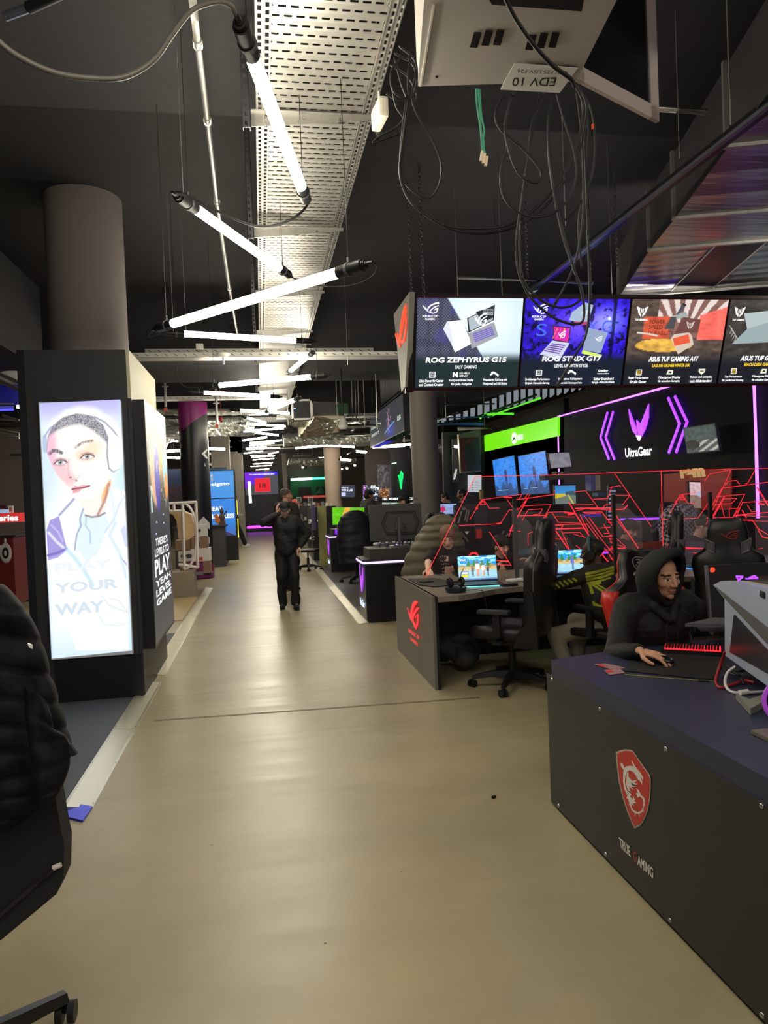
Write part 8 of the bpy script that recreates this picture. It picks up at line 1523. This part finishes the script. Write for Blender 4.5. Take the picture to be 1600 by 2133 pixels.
    if legs:
        b = MB(); b.cap(P+Vector((0, 0, .06)), P, .135*k, .135*k, 16)
        for h0, kn, an, fd_ in legj: b.cap(h0, kn, .092*k, .075*k); b.cap(kn, an-Vector((0, 0, .0)), .078*k, .072*k)
        V, N, F = remesh(b, voxel*1.2, 3); V = fnoise(V, N, fold*1.2, 8, seed*5.1); Vw = (V @ np.array(Rz).T)+np.array(loc); mkobj('trousers', Vw, F, mat('cloth'+pants, pants, .8, bump=.1, bscale=200), None, t, True)
        for h0, kn, an, fd_ in legj:
            q = MB(); a = Vector((an.x, an.y, an.z-.052)); gz = max(an.z-.085, .0)
            q.ell(a+fd_*.05*k, (.045*k, .13*k, .04*k), Matrix.Rotation(math.atan2(-fd_.x, fd_.y), 3, 'Z'), 14, 8); q.ell(a-fd_*.02+Vector((0, 0, .02)), (.045*k, .055*k, .045*k), None, 12, 8)
            V, N, F = remesh(q, .01, 3); Vw = (V @ np.array(Rz).T)+np.array(loc); so = mkobj('shoe', Vw, F, mat('shoe'+shoes, shoes, .6), None, t, True)
            so2 = MB().ell(a+fd_*.05*k-Vector((0, 0, .03)), (.046*k, .135*k, .014), Matrix.Rotation(math.atan2(-fd_.x, fd_.y), 3, 'Z'), 16, 6); xform(so2, f).build('sole', WHP if shoes != '#1a1a1d' else BLK, so, smooth=True)
    if hairs:
        b = MB(); X = lambda x, y, z: Hc+RH @ Vector((x*k, y*k, z*k)); E = lambda c, r: b.ell(X(*c), Vector(r)*k, RH, 18, 12)
        if hairs == 1: E((0, -.022, .05), (.08, .098, .083)); E((0, -.05, .01), (.077, .07, .075))           # short
        elif hairs == 2: E((0, -.02, .052), (.086, .103, .088)); E((0, -.05, .0), (.083, .075, .09)); [b.cap(X(x, .06, .085), X(x*1.15, .092, .035), .016*k, .007*k, 8) for x in (-.055, -.035, -.015, .008, .03, .052)]   # fringe
        elif hairs == 3: E((0, -.022, .045), (.077, .096, .08))                                                   # cropped
        elif hairs == 4: E((0, -.02, .055), (.087, .105, .09)); E((0, -.055, -.005), (.084, .075, .095)); [b.cap(X(sx*.02, .06, .095), X(sx*.066, .07, .0), .018*k, .011*k, 8) for sx in (-1, 1)]; [b.cap(X(sx*.075, .02, .06), X(sx*.08, .01, -.03), .016*k, .012*k, 8) for sx in (-1, 1)]  # curtain
        elif hairs == 5: E((0, -.01, .055), (.085, .10, .085)); [b.ell(X(.06*math.sin(a*2.1), .05*math.cos(a*1.3)+.0, .10+.02*math.sin(a*3)), .03*k) for a in range(9)]  # curly
        V, N, F = remesh(b, min(voxel, .008), 1); V = fnoise(V, N, .012, 45, seed, (1, 1, .3)); Vw = (V @ np.array(Rz).T)+np.array(loc); mkobj('hair', Vw, F, mat('hair'+hair, hair, .6, bump=.4, bscale=300), None, t, True)
    return dict(t=t, f=f, H=Hc, RH=RH, P=P, up=up, arms=arms, k=k, Rz=Rz, W=lambda v: f(v), HX=lambda x, y, z: f(Hc+RH @ Vector((x*k, y*k, z*k))))
def cap_on(q, col, brim=True, turned=0., name='cap', brimcol=None):
    b = MB(); k = q['k']; R = q['Rz'] @ q['RH'] @ Matrix.Rotation(turned, 3, 'Z'); c = q['HX'](0, -.014, .055)
    rings = []
    for i in range(9):
        a = PI/2*i/8; r = max(math.cos(a), .02); rings.append([c+R @ Vector((.086*k*r*math.cos(p_), .107*k*r*math.sin(p_), .082*k*math.sin(a))) for p_ in np.linspace(0, 2*PI, 28, endpoint=False)])
    b.loft(rings); o = b.build(name, mat('cap'+col, col, .75, bump=.1, bscale=200), q['t'], smooth=True)
    if brim:
        b = MB(); pts = []
        for a in np.linspace(-.95, .95, 14): pts.append(Vector((.083*math.sin(a), .10*math.cos(a)+.012, 0)))
        for a in np.linspace(.95, -.95, 14): pts.append(Vector((.079*math.sin(a), .10*math.cos(a)+.078*math.cos(a*1.5)+.012, -.018*math.cos(a))))
        b.prism([c+R @ (v*k+Vector((0, 0, .004))) for v in pts], R @ Vector((0, 0, .006))); b.build('brim', mat('cap'+(brimcol or col), brimcol or col, .75), o)
    return o
# 1 the person in the middle of the aisle, one hand at the cap
p1 = person('person in black in the middle of the aisle, one hand raised to a black cap', (.335, 10.75, 0), PI, head=(.0, -.36, 0), lean=.02, H=1.60, hand_r=(.125, .16, 1.40), pole_r=(1, .1, -.7), dir_r=(-.1, .1, 1), palm_r=(-1, -.2, 0), hand_l=(-.2, .05, .90), pole_l=(-1, -.3, 0), top='#0e0e12', puff=1.2, pants='#0c0c10', shoes='#1a1a1d', foot_r=(.085, .02, .09), foot_l=(-.10, .17, .10), voxel=.009, hv=.006, skin='#c49a88', curl=(.35, .9), hairs=1, fold=.014)
cap_on(p1, '#0c0c0e', True)
# 2 walker with beanie, crossing to the right
p2 = person('person in black beanie and black clothes walking to the right with a small grey bag', (-1.0, 26, 0), -PI/2+.15, head=(.1, -.05), H=1.9, hand_r=(.2, .10, .86), hand_l=(-.2, .08, .98), foot_r=(.08, .36, .10), foot_l=(-.08, -.62, .16), top='#17171b', puff=1.12, pants='#111114', shoes='#c8c4c0', voxel=.016, hv=.012, skin='#9a7460', hairs=0, hips_z=1.0)
cap_on(p2, '#111113', False, name='beanie'); tag(MB().box(p2['W'](Vector((-.12, .24, 1.05))), (.24, .1, .26), rotm(.3, .2, .2), .04).build('shoulder_bag', mat('bag_grey', '#8d8a82', .6), None, True), 'small grey bag carried by the walking person in the beanie', 'bag')
# 3 man behind the person in the middle
p3 = person('person with short grey hair and dark top standing right behind the person with the cap', (.40, 12.7, 0), -.75, head=(-.55, .05), H=1.84, top='#26241f', puff=1.1, pants='#16161a', voxel=.014, hv=.01, skin='#b88a74', hair='#4c4640', hairs=3, hand_r=(.2, .2, .95), hand_l=(-.2, .2, .95))
# 4 padded coat at the back right
w4 = D(765, 1038, 16.5); person('person in a black padded coat standing among the far counters, looking right', (w4.x, 16.5, 0), -1.15, head=(-.3, -.1), H=1.79, top='#2c2b26', puff=1.3, pants='#16161a', voxel=.016, hv=.012, skin='#a87c62', hair='#14110f', hairs=2, fold=.01)
# 5 person in profile with dark cap behind the monitor back
w5 = D(848, 1040, 11.9); p5 = person('person with dark hair in profile facing left behind the monitor back', (w5.x, 11.9, 0), 1.35, head=(.1, -.25), H=1.63, top='#15151a', voxel=.014, hv=.01, skin='#a07a66', hair='#121012', hairs=1); cap_on(p5, '#141416', True)
# 6, 7 far customers at the counter beside the price board
w6 = D(941, 1035, 16.2); person('person with black hair bending over the far counter left of the bearded one', (w6.x, 16.2, 0), .9, head=(.3, -.4), H=1.66, top='#4a463e', voxel=.018, hv=.012, skin='#c0907a', hair='#100f10', hairs=1, lean=.25)
w7 = D(967, 1030, 15.6); person('bearded smiling person in a dark jacket at the far counter', (w7.x, 15.6, 0), 1.1, head=(.3, -.1), H=1.72, top='#2e2a24', voxel=.018, hv=.012, skin='#b98468', hair='#14100e', hairs=1, beard=.75)
tag(MB().bb(D(922, 1060, 15.0), D(1008, 1046, 15.0)+Vector((0, .3, 0))).build('counter', BLK), 'black counter in front of the two far customers', 'counter')
# 8 player with glasses
p8 = person('player with glasses and dark printed t-shirt seated behind the desk corner', (2.06, 7.98, 0), PI-.12, sit=True, lean=.18, head=(-.15, -.35), H=1.72, hips_z=.48, hand_r=(.28, .60, .80), pole_r=(1, -.2, -.5), dir_r=(.0, 1, -.15), hand_l=(-.12, .5, .78), top='#1a1013', topname='t_shirt', sleeve=.75, pants='#1a1a20', voxel=.008, hv=.0055, skin='#e6b8a2', hair='#7a5848', hairs=4, brow='#5a3c30', fold=.012, curl=(.45, .6))
gl = MB()
for sx in (-1, 1): gl.torus(p8['HX'](sx*.031, .092, .0), .0225*p8['k'], .0014, p8['Rz'] @ p8['RH'] @ rotm(PI/2, 0, 0), 24, 6); gl.cone(p8['HX'](sx*.054, .09, .004), p8['HX'](sx*.078, .0, .0), .0012, n=5)
gl.cone(p8['HX'](-.009, .096, .003), p8['HX'](.009, .096, .003), .0014, n=5); tag(gl.build('glasses', mat('thin_wire', '#8a6a5a', .3, .6), None, True), 'thin round glasses worn by the player in the printed t-shirt', 'glasses')
b = MB(); random.seed(9)
prn = [(925, 1160, 16), (926, 1168, 14), (927, 1176, 13), (927, 1184, 8), (927, 1192, 9)]
for x, y, w_ in prn:
    for j in range(5):
        c = D(x-w_/2+w_*j/4+random.uniform(-1, 1), y+random.uniform(-1.5, 1.5), 7.66); b.box(c, (.012, .004, .008), rotm(0, random.uniform(0, 2), 0))
b.build('shirt_print', mat('print_cream', '#b8a8a4', .6), p8['t'])
# 9 boy leaning at the desk
p9 = person('boy with black fringe leaning low over the desk behind the first laptop', (D(1022, 1110, 8.0).x, 8.0, 0), PI+.15, sit=True, lean=.42, head=(.25, -.2, .1), H=1.62, hips_z=.44, hand_r=(.2, .5, .8), hand_l=(-.2, .45, .8), top='#121218', pants='#15151c', voxel=.01, hv=.006, skin='#dcaa90', hair='#0d0c10', hairs=2)
# 10 boy with headphones, back to the camera
p10 = person('seated boy in black jersey with yellow stripes and grey trousers, back to the viewer', (2.74, 5.46, 0), .5, sit=True, lean=.20, head=(.42, -.12), H=1.56, hips_z=.50, hand_l=(-.17, .50, .82), pole_l=(-1, -.3, -.4), hand_r=(.2, .45, .8), pole_r=(1, -.3, -.4), foot_l=(-.36, .12, .10), foot_r=(.0, .3, .1), top='#24221e', puff=1.08, pants='#8d8474', shoes='#4a4a50', voxel=.008, hv=.006, skin='#5a3a2c', hair='#0e0b0b', hairs=3)
YEL = mat('jersey_yellow', '#a4a52c', .7)
def shrink_strokes(q, segs, name, m_, me=None):
    """lay ribbons of print on a surface: each point of a stroke is cast from outside onto it"""
    par = q['t'] if q else me.parent; me = me or [c for c in q['t'].children if c.name.startswith(('jacket', 't_shirt'))][0]; bpy.context.view_layer.update(); inv = me.matrix_world.inverted(); b = MB()
    def hit(px, py):
        o = Vector(_O); d = Vector(ray(px, py)).normalized(); ok, loc_, nr, _ = me.ray_cast(inv @ o, inv.to_3x3() @ d); return (me.matrix_world @ loc_, nr) if ok else None
    for pl, w_ in segs:
        pts = []
        for (x0, y0), (x1, y1) in zip(pl[:-1], pl[1:]):
            n_ = max(2, int(math.hypot(x1-x0, y1-y0)/4))
            for i in range(n_): pts.append((x0+(x1-x0)*i/n_, y0+(y1-y0)*i/n_))
        pts.append(pl[-1])
        for (x0, y0), (x1, y1) in zip(pts[:-1], pts[1:]):
            dx, dy = x1-x0, y1-y0; L = math.hypot(dx, dy) or 1; nx, ny = -dy/L*w_/2, dx/L*w_/2
            hs = [hit(x, y) for x, y in ((x0-nx, y0-ny), (x1-nx, y1-ny), (x1+nx, y1+ny), (x0+nx, y0+ny))]
            if all(hs) and max((hs[i][0]-hs[0][0]).length for i in range(4)) < .12:
                vs = [h[0]+h[1]*.004 for h in hs]; b.add(vs+[h[0]-h[1]*.002 for h in hs], [(0, 1, 2, 3), (7, 6, 5, 4), (0, 4, 5, 1), (1, 5, 6, 2), (2, 6, 7, 3), (3, 7, 4, 0)])
    if b.v: b.build(name, m_, par)
J = lambda x, y: (820+x/3.404, 1040+y/3.404)
segs = [([J(1360, 530), J(1460, 510), J(1560, 482)], 5), ([J(1362, 550), J(1470, 532), J(1562, 500)], 4), ([J(1366, 572), J(1480, 552), J(1560, 522)], 5), ([J(1370, 595), J(1480, 575), J(1540, 555)], 4), ([J(1390, 600), J(1412, 670)], 6), ([J(1405, 600), J(1500, 665)], 5), ([J(1420, 590), J(1505, 640)], 3), ([J(1395, 600), J(1470, 590)], 5), ([J(1420, 740), J(1470, 765), J(1510, 690)], 6), ([J(1420, 760), J(1495, 765)], 5), ([J(1415, 720), J(1430, 765)], 5)]
for i in range(6): segs.append(([J(1110+i*32, 600-i*8), J(1150+i*30, 640-i*12)], 4))
shrink_strokes(p10, segs[:11], 'yellow_print', YEL); shrink_strokes(p10, segs[11:], 'sleeve_print', YEL)
hp = MB(); hb2 = [p10['HX'](-.088, -.0, -.01), p10['HX'](-.092, -.0, .05), p10['HX'](-.07, 0, .12), p10['HX'](0, 0, .15), p10['HX'](.07, 0, .12), p10['HX'](.092, 0, .05), p10['HX'](.088, 0, -.01)]
hset = thing('headphones', 'black and teal headphones worn by the boy in the striped jersey', 'headphones', p10['HX'](0, 0, .15)); MB().tube(bez(hb2, 6), .013, 8).build('headband', mat('teal_band', '#3a5a60', .5), hset, smooth=True)
for sx in (-1, 1): MB().cone(p10['HX'](sx*.078, 0, -.015), p10['HX'](sx*.112, 0, -.015), .045, .038, 18).build('ear_cup', BLK, hset, angle=40)
MB().tube(bez([p10['HX'](-.1, .02, -.04), p10['HX'](-.09, .07, -.075), p10['HX'](-.05, .11, -.075)], 5), .004, 6).build('microphone', BLK, hset)
# 11, 12 players behind the partition
p11 = person('player in dark red hoodie behind the partition, left of the red edged chair', (D(1298, 1120, 8.25).x, 8.25, 0), PI+.1, sit=True, lean=.2, head=(.35, -.35), H=1.66, hips_z=.47, top='#2a1218', voxel=.012, hv=.008, skin='#c08a78', hair='#1a1214', hairs=2, legs=False)
p12 = person('player with curly black hair and black top behind the partition, looking down to the right', (D(1447, 1110, 7.95).x, 7.95, 0), PI+.15, sit=True, lean=.2, head=(.75, -.30), H=1.70, hips_z=.47, top='#141216', voxel=.01, hv=.007, skin='#c4948a', hair='#141014', hairs=5, legs=False)
# 13 the hooded player
HW = G(1330, 1355, .805); HL = (2.09, 3.70, 0)
p13 = person('player in a black sweatshirt with the hood up, one hand on the mouse, looking right', HL, PI+.05, sit=True, lean=.2, head=(.14, -.13, .05), H=1.74, hips_z=.485, hand_r=toloc(HL, PI+.05, HW), pole_r=(.35, -.5, -.8), dir_r=(-.62, 1, -.14), hand_l=(-.26, .36, .80), pole_l=(-1, -.2, -.4), dir_l=(.1, 1, -.1), top='#0d0d0f', topname='sweatshirt', puff=1.13, pants='#15151a', voxel=.007, hv=.0035, skin='#c99678', hair='#0d0b0b', hairs=0, brow='#0f0b0a', beard=.25, curl=(.42, .5), fold=.012)
# hood: a shell round the head, open at the face, falling onto the shoulders
def hood(q, m_):
    rings = []; k = q['k']; n_ = 40
    # rings run from the face opening back over the head
    for i, (y, rx, rzt, rzb, zc) in enumerate([(.095, .074, .100, .135, .018), (.108, .088, .118, .150, .018), (.09, .100, .138, .165, .018), (.05, .108, .146, .18, .012), (0, .112, .136, .19, .005), (-.05, .108, .125, .19, -.005), (-.095, .09, .10, .17, -.015), (-.125, .055, .06, .13, -.03), (-.14, .012, .015, .04, -.04)]):
        ring = []
        for j in range(n_):
            a = 2*PI*j/n_; s_, c_ = math.sin(a), math.cos(a); z = zc+(s_*rzt if s_ > 0 else s_*rzb); x = c_*rx*(1 if s_ > 0 else 1-.25*s_*s_)
            pk = .02*max(0, s_)**4; w_ = 1+.05*noise.noise(Vector((x*14, y*14, z*14)))
            ring.append(q['HX'](x*w_, y+pk*(1 if i < 4 else 0)-(.045*(1-max(0, s_)**.7)*(1, .9, .6, .3)[i] if i < 4 else 0), (z+pk*.6)*w_))
        rings.append(ring)
    inner = [[q['f'](Vector(q['H']))*(1-.9)+v*.9 for v in r] for r in rings[1:5]]
    b = MB(); b.loft(rings, False); b.loft([rings[0]]+inner, False); return b.build('hood', m_, q['t'], smooth=True)
HM = mat('hood_black', '#0c0c0e', .8, bump=.1, bscale=200)
hood(p13, HM)
b = MB()
c = p13['up'](.455)
for s_ in (-1, 1):
    b.cap(p13['up'](.49, s_*.06, .07), p13['up'](.44, s_*.012, .14), .032, .02, 10); b.cap(p13['up'](.50, s_*.09, .0), p13['up'](.49, s_*.06, .075), .042, .032, 10)
b.cap(p13['up'](.50, -.09, -.02), p13['up'](.50, .09, -.02), .05, .05, 10)
V, N, F = remesh(b, .006, 2); Vw = [p13['f'](Vector(v)) for v in V]; mkobj('hood_collar', Vw, F, HM, None, p13['t'], True)
ct_ = MB()
for s_ in (-.025, .03): ct_.tube([p13['W'](p13['up'](.43, s_, .15)), p13['W'](p13['up'](.36, s_*1.2, .165)), p13['W'](p13['up'](.28, s_*1.3, .17))], .003, 6)
ct_.build('drawstring', mat('cord_black', '#1e1e22', .6), p13['t'])
# shield and lettering on the chair back behind the hooded player
SH = lambda x, y: (1220+x/4.21, 1050+y/4.21); cb = [c for c in ch2.children if c.name.startswith('backrest')][0]
shrink_strokes(None, [([SH(*p) for p in ((412, 480), (440, 462), (495, 470), (520, 490), (510, 540), (480, 572), (455, 575), (425, 545), (412, 510), (412, 480))], 1.6), ([SH(*p) for p in ((440, 490), (470, 485), (478, 505), (450, 510), (478, 525), (460, 548), (440, 535))], 2)], 'shield_emblem', mat('print_grey', '#8a8480', .5), cb)
shrink_strokes(None, [([SH(*p) for p in pl], 1.5) for pl in (((420, 622), (426, 600), (436, 602), (432, 622)), ((436, 602), (446, 601), (443, 622)), ((472, 600), (455, 602), (453, 610), (468, 612), (466, 621), (450, 622)), ((480, 600), (477, 622)))], 'lettering', mat('print_cream2', '#c8c0bc', .5), cb)
# small dark speck on the aisle floor
tag(MB().box(G(1029, 1660, .006), (.022, .014, .012), rotm(0, 0, .5)).build('black_crumb', BLK), 'tiny black bit lying on the open floor', 'debris')
